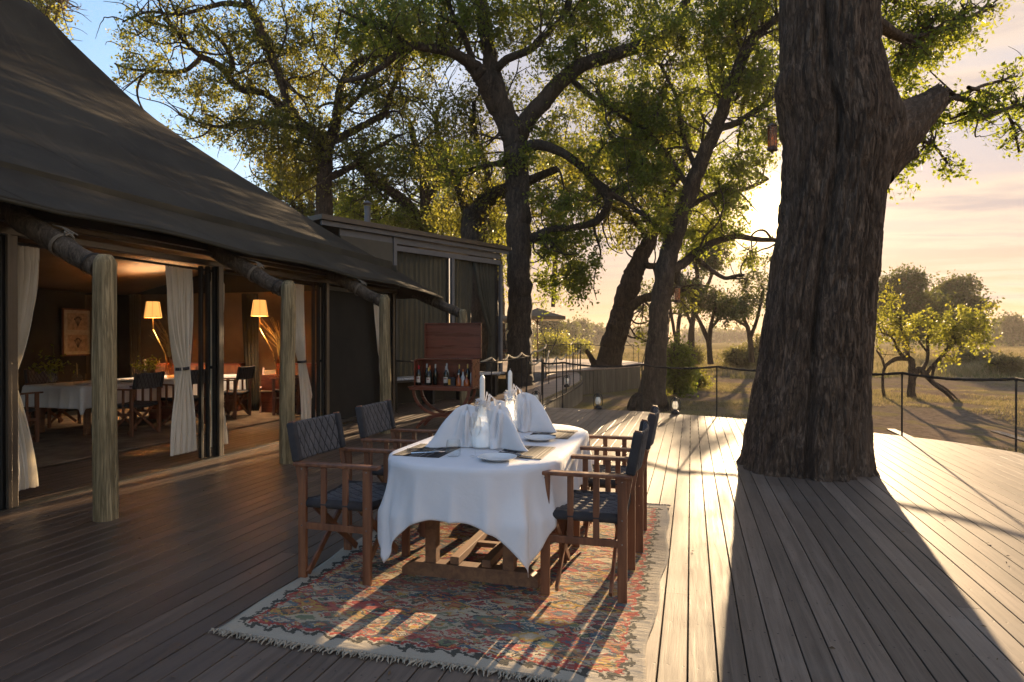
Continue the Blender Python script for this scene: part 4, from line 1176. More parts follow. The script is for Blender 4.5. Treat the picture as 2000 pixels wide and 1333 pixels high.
# ---- the forked tree by the pavilion
def make_forked():
    b = at(1016, 662, 18.6); b.z = GZ
    t = Tree('forked_tree', 'tall dark tree forking above the pavilion corner behind the walkway', b, M['bark1'], M['leafA'])
    Z = 18.6; t.ws = .88
    t.plimb([(1018, 815, Z, 42), (1018, 770, Z, 34), (1016, 720, Z, 29), (1015, 650, Z, 27), (1014, 560, Z, 27), (1014, 470, Z, 27), (1013, 400, Z, 26), (1010, 340, Z, 26), (1007, 285, Z, 27), (1000, 250, Z, 24), (988, 222, Z, 16), (978, 200, Z, 8)], 30, .07, 9, .75)
    t.plimb([(1004, 275, Z, 24), (985, 225, Z, 26), (960, 180, Z - .2, 25), (938, 145, Z - .4, 21), (915, 125, Z - .6, 14), (885, 105, Z - 1, 11), (840, 96, Z - 1.4, 9), (800, 92, Z - 1.8, 8), (755, 125, Z - 2, 7), (715, 150, Z - 2.1, 6), (670, 160, Z - 2.2, 5)], 18, .08, 6)
    t.plimb([(985, 240, Z, 18), (975, 190, Z - .1, 19), (960, 130, Z, 17), (950, 70, Z + .2, 15), (940, 10, Z + .3, 14), (930, -70, Z + .4, 11), (900, -170, Z + .4, 7)], 16, .08)
    t.plimb([(1012, 270, Z, 22), (1030, 235, Z - .1, 20), (1060, 200, Z - .3, 18), (1095, 160, Z - .5, 17), (1140, 128, Z - .8, 15), (1200, 108, Z - 1, 14), (1260, 88, Z - 1.1, 13), (1310, 62, Z - 1.2, 11), (1335, 15, Z - 1.2, 10), (1355, -60, Z - 1.2, 7)], 18, .08)
    t.plimb([(958, 150, Z, 9), (990, 118, Z - .5, 9), (1040, 95, Z - .9, 8), (1075, 60, Z - 1, 6), (1110, 15, Z - 1.1, 5), (1120, -40, Z - 1.1, 4)], 10, .06)
    t.plimb([(1018, 292, Z, 12), (1050, 284, Z - .4, 11), (1095, 298, Z - .6, 10), (1135, 325, Z - .7, 9), (1165, 358, Z - .7, 9), (1186, 376, Z - .7, 10), (1186, 405, Z - .6, 9), (1165, 432, Z - .5, 8), (1120, 445, Z - .4, 7), (1080, 448, Z - .2, 8), (1050, 462, Z, 11), (1022, 468, Z, 13)], 14, .08)
    t.plimb([(1186, 376, Z - .7, 6), (1225, 362, Z - .8, 6), (1270, 345, Z - .9, 5), (1310, 318, Z - 1, 3)], 8, .05)
    t.plimb([(1060, 462, Z, 8), (1082, 472, Z, 7), (1078, 485, Z, 3)], 8, .05)
    t.plimb([(925, 125, Z - .5, 8), (905, 70, Z - .6, 7), (880, 20, Z - .7, 6), (865, -60, Z - .8, 4)], 8, .06)
    t.plimb([(800, 92, Z - 1.8, 6), (760, 60, Z - 2, 5), (720, 45, Z - 2.2, 4), (660, 20, Z - 2.4, 3)], 8, .05)
    t.plimb([(1000, 318, Z, 8), (960, 322, Z - .2, 6), (900, 335, Z - .4, 5), (855, 330, Z - .5, 3)], 8, .05)
    t.plimb([(1110, 150, Z - .5, 7), (1155, 190, Z - .7, 6), (1185, 205, Z - .9, 6), (1240, 225, Z - 1, 5), (1300, 235, Z - 1.2, 3)], 8, .05)
    T = t.targets([(1000, 20, 190, 70, Z, 1.6, 210), (1190, 30, 170, 70, Z - .8, 1.5, 170), (850, 50, 130, 70, Z - .6, 1.4, 120), (1110, 120, 100, 50, Z - .4, 1.2, 60), (760, 60, 110, 60, Z - 1.8, 1.2, 80),
                   (1085, 480, 45, 55, Z + .3, .8, 62), (1120, 540, 38, 50, Z + .2, .7, 40), (1065, 560, 18, 40, Z + .1, .5, 12), (1150, 480, 30, 60, Z, .6, 26), (1100, 400, 70, 40, Z - .3, 1, 40), (1220, 300, 100, 55, Z - .9, 1, 60),
                   (1010, 315, 34, 30, Z - .4, .3, 16), (900, 310, 70, 40, Z - .4, .8, 28), (1280, 240, 80, 50, Z - 1, 1, 50), (1060, 250, 70, 50, Z + .5, 1, 30), (1020, -150, 350, 120, Z + 1, 3, 130)])
    t.sprawl(190, T=T); T = T[rng.uniform(size=len(T)) < .86]; t.fill(T, leaf=.104, per=7, nl=8, tw=.36, droop=.45)
    return t.done()
make_forked()

# ---- tall leaning tree on the sand, right of centre
def make_leaning():
    b = at(1272, 662, 17.2); b.z = GZ
    t = Tree('leaning_tree', 'tall tree leaning right with its foot on the sand beyond the deck lanterns', b, M['bark1'], M['leafA'])
    Z = 17.2; t.ws = .74
    t.plimb([(1262, 822, Z, 66), (1268, 800, Z, 52), (1274, 770, Z, 37), (1279, 720, Z, 30), (1284, 660, Z, 27), (1291, 590, Z, 26), (1301, 520, Z, 25), (1320, 455, Z - .1, 24), (1340, 400, Z - .2, 22), (1360, 340, Z - .4, 20), (1385, 280, Z - .6, 19), (1410, 220, Z - .8, 17), (1435, 150, Z - 1, 15), (1460, 95, Z - 1.1, 14), (1485, 60, Z - 1.2, 12), (1530, 30, Z - 1.3, 10), (1590, 10, Z - 1.4, 7)], 30, .07, 8, .5)
    t.plimb([(1470, 80, Z - 1.1, 9), (1478, 20, Z - 1, 9), (1490, -60, Z - 1, 6)], 8, .06)
    t.plimb([(1404, 252, Z - .7, 10), (1440, 240, Z - .9, 9), (1480, 215, Z - 1.1, 8), (1520, 185, Z - 1.3, 6), (1570, 170, Z - 1.4, 4)], 10, .06)
    t.plimb([(1412, 215, Z - .7, 7), (1440, 190, Z - .5, 6), (1480, 150, Z - .4, 5), (1520, 130, Z - .4, 4)], 8, .06)
    t.plimb([(1350, 375, Z - .3, 9), (1300, 300, Z - .2, 7), (1260, 255, Z, 6), (1200, 220, Z, 5), (1165, 180, Z, 4)], 8, .06)
    t.plimb([(1365, 345, Z - .3, 8), (1335, 270, Z - .3, 6), (1320, 190, Z - .3, 5), (1290, 130, Z - .3, 4)], 8, .06)
    t.plimb([(1318, 470, Z, 8), (1280, 440, Z - .2, 6), (1235, 405, Z - .3, 6), (1190, 375, Z - .5, 6)], 8, .05)
    t.plimb([(1330, 415, Z, 8), (1390, 380, Z + .3, 6), (1450, 372, Z + .5, 5), (1500, 350, Z + .6, 4)], 8, .06)
    t.plimb([(1302, 530, Z, 12), (1335, 515, Z + .3, 12), (1362, 492, Z + .5, 11), (1400, 472, Z + .7, 9), (1440, 462, Z + .9, 8), (1480, 468, Z + 1, 7), (1530, 470, Z + 1.1, 5)], 12, .08)
    t.plimb([(1356, 500, Z + .5, 7), (1385, 525, Z + .4, 6), (1415, 543, Z + .3, 5.5), (1435, 540, Z + .3, 5), (1453, 538, Z + .3, 4)], 8, .06)
    t.plimb([(1322, 525, Z + .3, 12), (1322, 545, Z + .3, 9), (1326, 560, Z + .3, 4)], 8, .1)
    T = t.targets([(1440, 40, 130, 60, Z - .9, 1.5, 190), (1330, 110, 110, 70, Z - .3, 1.4, 130), (1460, 160, 80, 60, Z - .9, 1.2, 110), (1490, 260, 45, 60, Z - .9, .8, 50), (1300, 220, 90, 60, Z - .2, 1.2, 90), (1220, 200, 80, 60, Z, 1.2, 70),
                   (1430, 330, 70, 50, Z + .2, 1, 70), (1260, 330, 80, 50, Z - .2, 1, 70), (1300, 420, 50, 40, Z - .2, .8, 26), (1410, 395, 50, 28, Z + .5, .8, 34), (1410, 450, 50, 24, Z + .8, .6, 26), (1460, 505, 40, 24, Z + .9, .6, 9), (1350, 460, 30, 40, Z + .6, .6, 18), (1400, -130, 240, 110, Z, 3, 100)])
    t.sprawl(190, T=T); T = T[rng.uniform(size=len(T)) < .82]; t.fill(T, leaf=.098, per=7, nl=8, tw=.34, droop=.35)
    return t.done()
make_leaning()

def make_second_leaning():
    b = at(1196, 662, 24.5); b.z = GZ
    t = Tree('leaning_tree', 'bent tree trunk rising through the far terrace behind the walkway', b, M['bark2'], M['leafB'])
    Z = 24.5; t.ws = .70
    t.plimb([(1180, 760, Z, 44), (1186, 725, Z, 36), (1193, 690, Z, 32), (1203, 650, Z, 31), (1215, 610, Z, 31), (1226, 570, Z, 30), (1240, 530, Z, 27), (1258, 490, Z, 22), (1275, 455, Z, 18), (1292, 420, Z, 15), (1310, 370, Z, 12), (1340, 300, Z, 9), (1370, 230, Z, 6)], 26, .07, 7, .5)
    t.plimb([(1232, 600, Z - .3, 14), (1252, 585, Z - .5, 13), (1275, 580, Z - .6, 13), (1305, 572, Z - .6, 10), (1345, 565, Z - .6, 6)], 10, .08)
    t.plimb([(1212, 668, Z - .3, 9), (1222, 650, Z - .4, 8), (1229, 620, Z - .4, 7), (1228, 590, Z - .3, 7)], 8, .08)
    t.plimb([(1250, 515, Z, 10), (1272, 520, Z - .3, 9), (1300, 518, Z - .4, 7), (1330, 522, Z - .4, 5)], 8, .06)
    t.plimb([(1165, 718, Z - .8, 12), (1155, 700, Z - .9, 8), (1145, 684, Z - 1, 5)], 8, .1)
    t.plimb([(1190, 725, Z - .5, 14), (1170, 716, Z - .7, 13), (1160, 708, Z - .8, 10)], 8, .1)
    t.plimb([(1270, 465, Z, 9), (1220, 420, Z, 7), (1165, 395, Z, 6), (1110, 370, Z, 4)], 8, .06)
    t.plimb([(1290, 420, Z, 7), (1260, 360, Z, 6), (1215, 300, Z, 5), (1180, 240, Z, 4)], 8, .06)
    T = t.targets([(1200, 390, 110, 60, Z, 1.6, 120), (1290, 330, 120, 80, Z, 1.8, 130), (1120, 330, 80, 60, Z, 1.3, 80), (1290, 430, 70, 40, Z, 1, 40), (1360, 400, 70, 60, Z, 1.3, 60), (1190, 240, 110, 80, Z, 1.6, 80), (1220, 460, 30, 30, Z, .6, 14), (1260, 640, 22, 30, Z - .6, .6, 12), (1340, 590, 30, 30, Z - .6, .6, 12)])
    t.sprawl(150, (1.6, 4.2), (.03, .065), T=T, near=1.1); T = T[rng.uniform(size=len(T)) < .70]; t.fill(T, leaf=.125, per=6, nl=8, tw=.48, droop=.35)
    return t.done()
make_second_leaning()

# ---- trees behind the tent and the pavilion
def make_spreading():
    b = at(632, 662, 24.0); b.z = GZ
    t = Tree('spreading_tree', 'wide-crowned tree rising behind the dining tent against blue sky', b, M['bark2'], M['leafB'])
    Z = 24.0; t.ws = .82
    t.plimb([(640, 740, Z, 34), (638, 600, Z, 25), (635, 470, Z, 21), (634, 400, Z, 19), (635, 340, Z, 18), (636, 300, Z, 19), (637, 275, Z, 20)], 22, .08, 8, .7)
    t.plimb([(632, 285, Z, 13), (612, 262, Z - .2, 12), (585, 238, Z - .4, 11), (562, 200, Z - .6, 10), (548, 150, Z - .8, 10), (528, 100, Z - 1, 11), (505, 50, Z - 1.2, 11), (488, 15, Z - 1.3, 10), (470, -40, Z - 1.3, 7)], 12, .08)
    t.plimb([(488, 14, Z - 1.3, 8), (445, 8, Z - 1.4, 6), (400, 18, Z - 1.5, 5), (350, 30, Z - 1.6, 4), (290, 25, Z - 1.7, 3), (240, 45, Z - 1.8, 2)], 8, .06)
    t.plimb([(570, 225, Z - .4, 8), (520, 185, Z - .5, 8), (470, 175, Z - .6, 8), (430, 130, Z - .7, 8), (395, 112, Z - .8, 7), (365, 85, Z - .9, 5), (340, 60, Z - 1, 4), (320, 30, Z - 1.1, 3)], 10, .08)
    t.plimb([(395, 112, Z - .8, 6), (360, 140, Z - .9, 5), (300, 140, Z - 1, 4), (250, 135, Z - 1.1, 2.5), (225, 125, Z - 1.2, 2)], 8, .06)
    t.plimb([(440, 150, Z - .6, 8), (455, 130, Z - .6, 7), (440, 90, Z - .6, 5), (400, 50, Z - .6, 3)], 8, .06)
    t.plimb([(600, 255, Z, 8), (550, 245, Z - .2, 6), (490, 240, Z - .3, 6), (440, 250, Z - .4, 4), (390, 240, Z - .5, 3), (350, 225, Z - .5, 2)], 8, .06)
    t.plimb([(512, 180, Z - .5, 9), (435, 245, Z - .2, 3)], 8, .06) if False else None
    t.plimb([(640, 280, Z, 12), (655, 250, Z, 12), (660, 215, Z - .1, 10), (666, 170, Z - .2, 9), (690, 130, Z - .3, 8), (735, 108, Z - .4, 8), (790, 95, Z - .5, 7), (840, 70, Z - .6, 5)], 12, .08)
    t.plimb([(645, 280, Z, 10), (680, 262, Z, 9), (720, 240, Z, 8), (752, 222, Z, 8), (765, 180, Z, 7), (785, 125, Z, 7), (800, 90, Z, 6)], 10, .08)
    t.plimb([(660, 225, Z, 6), (700, 190, Z - .3, 5), (728, 130, Z - .4, 5), (745, 60, Z - .5, 4)], 8, .06)
    t.plimb([(640, 350, Z, 9), (680, 330, Z + .3, 8), (720, 300, Z + .5, 6), (770, 270, Z + .6, 4)], 8, .06)
    T = t.targets([(720, 60, 150, 70, Z, 1.8, 190), (600, 90, 110, 80, Z, 1.7, 130), (480, 60, 90, 60, Z - 1, 1.4, 60), (360, 50, 90, 45, Z - 1.2, 1.2, 52), (270, 60, 50, 45, Z - 1.4, 1, 22), (300, 140, 80, 35, Z - 1, 1, 34),
                   (420, 170, 100, 40, Z - .6, 1.2, 66), (560, 260, 100, 70, Z - .2, 1.4, 210), (480, 250, 90, 40, Z - .4, 1, 60), (390, 235, 50, 22, Z - .5, .7, 18), (600, 340, 70, 45, Z, 1.1, 70), (690, 190, 90, 70, Z, 1.5, 90), (790, 170, 90, 80, Z, 1.5, 100), (560, 170, 90, 60, Z, 1.4, 80), (500, 120, 60, 50, Z - .4, 1, 36), (700, 290, 80, 40, Z, 1.2, 44), (640, -120, 330, 110, Z, 3.5, 110)])
    t.sprawl(200, (1.4, 4.0), (.03, .06), T=T, near=1.0); T = T[rng.uniform(size=len(T)) < .95]; t.fill(T, leaf=.112, per=6, nl=8, tw=.44, droop=.3)
    return t.done()
make_spreading()

def back_tree(label, px, Z, w, limbs, clouds, leaf, lm, bm, name='woodland_tree', per=6, nl=7, tw=.6):
    b = at(px, 662, Z); b.z = GZ
    t = Tree(name, label, b, bm, lm, group='trees behind the pavilion')
    for L in limbs: t.plimb([(a, b_, Z + dz, ww) for a, b_, dz, ww in L], 14, .08, 6, .4)
    T = t.targets([(a, b_, rx, ry, Z + dz, rz, int(n * 1.1)) for a, b_, rx, ry, dz, rz, n in clouds])
    t.sprawl(80, (.06 * Z, .15 * Z), (.0012 * Z, .0024 * Z), T=T, near=.045 * Z)
    t.fill(T, leaf=leaf * 1.2, per=per, nl=nl, tw=tw, droop=.4)
    return t.done()
back_tree('thick crooked trunk of a tree just left of the tall forked tree', 935, 21, 24,
          [[(948, 740, 0, 34), (945, 600, 0, 28), (940, 500, 0, 26), (928, 460, 0, 26), (930, 425, 0, 24), (950, 395, -.2, 18), (985, 372, -.3, 13), (1040, 350, -.4, 9), (1090, 330, -.5, 6)],
           [(928, 440, 0, 14), (905, 400, .2, 9), (890, 350, .3, 8), (860, 290, .4, 6), (850, 220, .5, 4)], [(955, 390, 0, 8), (950, 330, 0, 6), (930, 270, 0, 5), (925, 200, 0, 4)]],
          [(880, 280, 90, 70, 0, 1.5, 100), (960, 370, 60, 50, 0, 1, 50), (1050, 400, 60, 50, 0, 1, 44), (900, 420, 60, 50, .5, 1, 50), (950, 200, 100, 60, 0, 1.3, 70), (965, 450, 20, 40, -.6, .4, 18)], .085, M['leafB'], M['bark1'])
back_tree('twisted tree with a slanting limb rising above the stove pipe', 842, 26, 16,
          [[(850, 740, 0, 22), (846, 600, 0, 18), (840, 500, 0, 16), (838, 460, 0, 15), (832, 410, 0, 12), (828, 350, 0, 9), (815, 300, 0, 7), (800, 240, 0, 5)],
           [(836, 462, 0, 11), (815, 425, 0, 11), (790, 395, -.2, 11), (758, 370, -.3, 10), (728, 350, -.4, 9), (705, 325, -.5, 8), (690, 300, -.5, 5)], [(832, 400, 0, 7), (870, 340, .2, 6), (920, 300, .3, 4)]],
          [(760, 300, 90, 50, 0, 1.6, 90), (720, 360, 60, 50, 0, 1.2, 60), (800, 430, 50, 35, -.3, 1, 50), (840, 330, 80, 60, .3, 1.5, 80), (860, 440, 30, 40, -.4, .8, 30), (700, 410, 60, 35, 0, 1, 44)], .105, M['leafA'], M['bark2'])
back_tree('slender leafy tree against the sky left of the spreading tree trunk', 588, 32, 8,
          [[(600, 740, 0, 12), (596, 550, 0, 8), (590, 450, 0, 7), (588, 400, 0, 6), (580, 350, 0, 4)], [(590, 430, 0, 5), (560, 380, 0, 4), (530, 340, 0, 3)], [(612, 520, .3, 5), (610, 440, .3, 5), (608, 380, .3, 4)]],
          [(580, 370, 60, 50, 0, 1.6, 80), (540, 340, 40, 40, 0, 1.2, 36), (610, 420, 30, 30, 0, 1, 30), (600, 300, 40, 40, 0, 1, 30), (545, 385, 25, 18, 0, .6, 14)], .115, M['leafC'], M['bark2'])
back_tree('dense green tree filling the gap behind the stove pipe', 740, 38, 10,
          [[(745, 740, 0, 14), (742, 560, 0, 10), (738, 450, 0, 8), (735, 400, 0, 6)], [(740, 470, 0, 5), (700, 420, 0, 4), (670, 390, 0, 3)], [(740, 460, 0, 5), (780, 410, 0, 4), (820, 370, 0, 3)]],
          [(700, 430, 60, 40, 0, 2.2, 90), (780, 440, 60, 35, 0, 2.2, 80), (670, 390, 40, 40, 0, 1.6, 46), (850, 420, 60, 50, 0, 2, 60)], .14, M['leafA'], M['bark1'], tw=.9)
back_tree('bright hanging foliage tree between the two tall trunks behind the pavilion roof', 985, 34, 8,
          [[(980, 740, 0, 12), (975, 560, 0, 9), (970, 450, 0, 7), (965, 380, 0, 5)], [(972, 470, 0, 5), (1020, 430, 0, 4), (1060, 420, 0, 3)], [(972, 450, 0, 4), (930, 400, 0, 3), (900, 380, 0, 3)]],
          [(900, 440, 50, 30, 0, 1.8, 56), (960, 450, 40, 30, 0, 1.5, 44), (970, 370, 60, 50, 0, 2, 50), (985, 540, 16, 60, 0, .8, 18), (880, 360, 70, 50, 0, 2, 46)], .13, M['leafC'], M['bark2'], tw=.85)
back_tree('loose leafy crown behind the crossing branches of the leaning trees', 1150, 40, 8,
          [[(1080, 600, 0, 4), (1090, 450, 0, 6), (1110, 380, 0, 5), (1140, 330, 0, 4)], [(1100, 420, 0, 4), (1200, 330, 0, 4), (1260, 260, 0, 3)]],
          [(1090, 300, 90, 60, 0, 2.4, 70), (1180, 300, 100, 50, 0, 2.4, 70), (1300, 270, 100, 60, 0, 2.4, 60), (1160, 160, 120, 60, 0, 2.4, 60), (1400, 170, 90, 70, 0, 2.4, 50)], .15, M['leafB'], M['bark2'], tw=.95)
back_tree('small spray of leaves above the tent peak at the top left corner', 100, 30, 5,
          [[(60, 740, 0, 14), (70, 300, 0, 10), (80, 100, 0, 7), (95, 30, 0, 4)], [(80, 90, 0, 4), (110, 40, 0, 3), (120, -10, 0, 2)]],
          [(95, 15, 22, 28, 0, 1, 22), (60, -20, 50, 30, 0, 1.2, 22), (112, 50, 8, 10, 0, .4, 4)], .12, M['leafC'], M['bark2'])

# ---- open woodland right of centre, in the sun's eye
def mid_tree(label, px, py, Z, stems, clouds, leaf=.12, lm='leafD', per=8, nl=6, tw=.6, name='savanna_tree', cat='tree', minr=.006, group='small trees on the plain'):
    b = at(px, 662, Z); b.z = GZ
    t = Tree(name, label, b, M['bark2'], M[lm], cat, group)
    for L in stems: t.plimb([(a, b_, Z + dz, ww) for a, b_, dz, ww in L], 10, .08, 5, .3)
    t.fill(t.targets([(a, b_, rx, ry, Z + dz, rz, n) for a, b_, rx, ry, dz, rz, n in clouds]), leaf=leaf, per=per, nl=nl, tw=tw, droop=.3, minr=minr, aspect=.6)
    return t.done()
mid_tree('slim twin-stemmed tree standing in the glow right of the hanging lantern', 1385, 705, 33,
         [[(1388, 712, 0, 6), (1384, 670, 0, 5), (1372, 640, 0, 4), (1360, 615, 0, 3), (1350, 590, 0, 2)], [(1386, 690, 0, 4), (1387, 650, 0, 4), (1392, 620, 0, 3), (1400, 590, 0, 2)], [(1390, 640, 0, 3), (1410, 615, 0, 2), (1420, 590, 0, 2)]],
         [(1360, 575, 36, 28, 0, 1.6, 48), (1398, 590, 34, 26, 0, 1.5, 44), (1330, 560, 20, 24, 0, 1, 20), (1415, 610, 22, 14, 0, 1, 14)], .13)
mid_tree('leafy tree leaning over the bushes left of the giant trunk', 1466, 705, 36,
         [[(1468, 708, 0, 6), (1466, 670, 0, 5), (1460, 640, 0, 4), (1445, 610, 0, 3)], [(1466, 660, 0, 4), (1480, 620, 0, 3), (1490, 570, 0, 3)], [(1462, 640, 0, 3), (1430, 620, 0, 2), (1415, 600, 0, 2)]],
         [(1440, 600, 36, 22, 0, 1.6, 40), (1475, 575, 30, 26, 0, 1.2, 18), (1490, 525, 26, 30, 0, 1.2, 9), (1455, 550, 22, 18, 0, 1, 8)], .14)
mid_tree('thin tree behind the tall leaning trunk near the terrace', 1325, 700, 40,
         [[(1322, 705, 0, 5), (1324, 650, 0, 4), (1330, 600, 0, 3), (1335, 560, 0, 2)], [(1322, 680, 0, 3), (1312, 620, 0, 3), (1305, 560, 0, 2)]],
         [(1325, 550, 30, 26, 0, 1.4, 10), (1335, 600, 24, 20, 0, 1.2, 12), (1260, 560, 20, 26, 0, 1.2, 7), (1250, 600, 20, 20, 0, 1, 8)], .14)
mid_tree('tall airy tree in the glare left of the sun, beyond the leaning tree', 1376, 705, 39,
         [[(1352, 708, 0, 7), (1350, 660, 0, 6), (1356, 600, 0, 5), (1362, 540, 0, 4), (1350, 480, 0, 3)], [(1354, 610, 0, 4), (1385, 550, 0, 3), (1405, 490, 0, 3)], [(1352, 640, 0, 3), (1325, 570, 0, 3), (1310, 510, 0, 2)]],
         [(1386, 495, 32, 40, 0, 1.6, 95), (1376, 450, 34, 26, 0, 1.6, 36), (1350, 480, 20, 30, 0, 1.6, 10)], .15)
def shrub(label, px, py, Z, w, h, lm, n=50, leaf=.09, name='shrub', tw=.4, group='shrubs on the plain'):
    b = at(px, py, Z); b.z = GZ
    t = Tree(name, label, b, M['bark2'], M[lm], 'shrub', group)
    bz = 662 + (CAM_H - GZ) * 1250 / Z
    for k in range(6):
        a = (k - 2.5) / 2.5
        t.plimb([(px + a * w * .12, bz + 2, Z, 2.2), (px + a * w * .4, bz - h * .5, Z + random.uniform(-.4, .4), 1.5), (px + a * w * .8, bz - h * (.95 - .3 * abs(a)), Z + random.uniform(-.6, .6), .8)], 5, .05, 4, .2)
    t.fill(t.targets([(px, bz - h * .5, w, h * .5, Z, w * Z / 1250 * .8, n), (px + w * .4, bz - h * .35, w * .6, h * .35, Z, w * Z / 1250 * .6, n // 3), (px - w * .4, bz - h * .3, w * .6, h * .3, Z, w * Z / 1250 * .6, n // 3)]), leaf=leaf, per=7, nl=7, tw=tw, droop=.2, minr=.004)
    return t.done()
shrub('dark green bush at the foot of the tall leaning tree', 1322, 740, 22, 36, 105, 'leafA', 95, .11)
shrub('low olive shrub below the dark green bush', 1365, 745, 24, 12, 36, 'leafB', 16, .09)
shrub('dull grey-green bush near the slim twin-stemmed tree', 1445, 710, 40, 30, 48, 'leafE', 60, .14, tw=.6)
shrub('hazy bush left of the slim twin-stemmed tree', 1350, 706, 45, 26, 40, 'leafE', 44, .15, tw=.6)
shrub('dry bush close to the left edge of the giant trunk', 1480, 705, 42, 26, 60, 'leafE', 50, .15, tw=.6)
shrub('sunlit rounded bush on the plain right of the umbrella', 1080, 676, 60, 34, 50, 'leafC', 70, .2, tw=.9)
shrub('pale green bush between the umbrella pole and the giant bent tree', 1128, 676, 75, 22, 26, 'leafC', 36, .24, tw=1.0)
shrub('small bush under the pavilion side of the far terrace', 1002, 690, 45, 16, 44, 'leafC', 34, .16, tw=.7)
shrub('grey-green low shrub right of the crooked small tree', 1960, 730, 34, 36, 34, 'leafE', 60, .12)
shrub('dull shrub in the middle distance beyond the small tree', 1905, 705, 48, 40, 26, 'leafE', 50, .16, tw=.6)

# ---- crooked little tree beyond the rail on the right
def make_crooked():
    Z = 20.4; b = at(1780, 662, Z); b.z = GZ
    t = Tree('crooked_small_tree', 'small crooked tree with yellow-green leaves beyond the right-hand rail', b, M['bark2'], M['leafC'])
    t.plimb([(1779, 784, Z, 9), (1780, 760, Z, 7), (1781, 730, Z, 6.5), (1781, 710, Z, 6), (1776, 701, Z, 5.5), (1762, 700, Z, 5), (1745, 704, Z, 4), (1728, 718, Z, 3), (1724, 745, Z, 2.6), (1727, 778, Z, 3)], 12, .1)
    t.plimb([(1780, 745, Z, 6), (1788, 728, Z, 6), (1797, 722, Z, 5.5), (1808, 732, Z - .2, 5), (1825, 750, Z - .4, 4), (1845, 765, Z - .8, 3.4), (1860, 780, Z - 1.0, 3), (1880, 806, Z - 1.4, 2.4)], 10, .1)
    t.plimb([(1825, 748, Z - .3, 3), (1850, 762, Z - .3, 2.6), (1872, 782, Z - .5, 1.4)], 8, .08)
    t.plimb([(1800, 726, Z, 4), (1812, 700, Z + .2, 3), (1812, 660, Z + .3, 2.4), (1822, 620, Z + .4, 1.8)], 8, .08)
    t.plimb([(1808, 732, Z, 4), (1822, 715, Z, 3.4), (1845, 690, Z, 2.8), (1865, 670, Z, 2), (1885, 645, Z, 1.5)], 8, .08)
    t.plimb([(1819, 742, Z - .2, 3), (1828, 710, Z - .2, 2.6), (1850, 680, Z - .2, 2), (1862, 650, Z, 1.5)], 8, .08)
    t.plimb([(1765, 700, Z, 3.5), (1752, 680, Z, 2.6), (1742, 660, Z, 2), (1722, 650, Z, 1.5)], 8, .08)
    t.plimb([(1774, 702, Z, 3.5), (1772, 670, Z, 2.6), (1760, 640, Z, 2), (1758, 610, Z, 1.5)], 8, .08)
    t.plimb([(1728, 718, Z, 2.6), (1722, 700, Z, 2.2), (1712, 685, Z, 1.6)], 8, .08)
    t.plimb([(1812, 690, Z + .2, 2), (1790, 655, Z + .2, 1.8), (1800, 625, Z + .2, 1.3)], 8, .08)
    T = t.targets([(1735, 615, 32, 36, Z, .7, 36), (1770, 630, 36, 30, Z, .7, 34), (1740, 660, 32, 22, Z, .6, 22), (1730, 580, 16, 26, Z, .5, 14), (1800, 620, 22, 18, Z + .2, .5, 12), (1870, 625, 46, 24, Z, .8, 66), (1885, 655, 45, 26, Z, .8, 62), (1845, 665, 36, 28, Z, .7, 44), (1915, 625, 26, 26, Z, .5, 26), (1850, 700, 20, 12, Z, .4, 10), (1925, 600, 10, 10, Z, .3, 5), (1920, 670, 20, 20, Z, .4, 12)])
    t.sprawl(30, (.6, 1.6), (.012, .022), .2, T=T, near=.5); T = T[rng.uniform(size=len(T)) < .55]; t.fill(T, leaf=.090, per=4, nl=7, tw=.30, droop=.25, minr=.003, aspect=.6)
    t.done()
make_crooked()

# ---- far tree masses: big crowns behind, and the tree line on the horizon
mid_tree('big rounded evergreen on the plain, right of the giant trunk', 1875, 680, 62,
         [[(1880, 702, 0, 6), (1878, 670, 0, 6), (1870, 640, 0, 5), (1850, 600, 0, 3)], [(1880, 665, 0, 5), (1895, 630, 0, 4), (1900, 590, 0, 3)]],
         [(1850, 590, 45, 34, 0, 3, 130), (1885, 605, 30, 36, 0, 3, 100), (1870, 560, 34, 18, 0, 2, 44), (1900, 640, 16, 24, 0, 2, 26), (1835, 630, 30, 24, 0, 2, 40)], .24, 'leafD', 8, 7, 1.1, minr=.012, group='big rounded evergreens on the plain')
mid_tree('tall dark evergreen half hidden by the giant trunk on its right side', 1765, 680, 58,
         [[(1770, 702, 0, 6), (1768, 670, 0, 6), (1760, 630, 0, 5), (1752, 580, 0, 3)], [(1769, 665, 0, 5), (1785, 620, 0, 4), (1795, 580, 0, 3)]],
         [(1760, 590, 46, 34, 0, 3, 130), (1790, 610, 40, 36, 0, 3, 100), (1730, 570, 20, 36, 0, 2, 50), (1770, 550, 34, 20, 0, 2, 50), (1780, 645, 40, 24, 0, 2, 46)], .23, 'leafD', 8, 7, 1.1, minr=.012, group='big rounded evergreens on the plain')
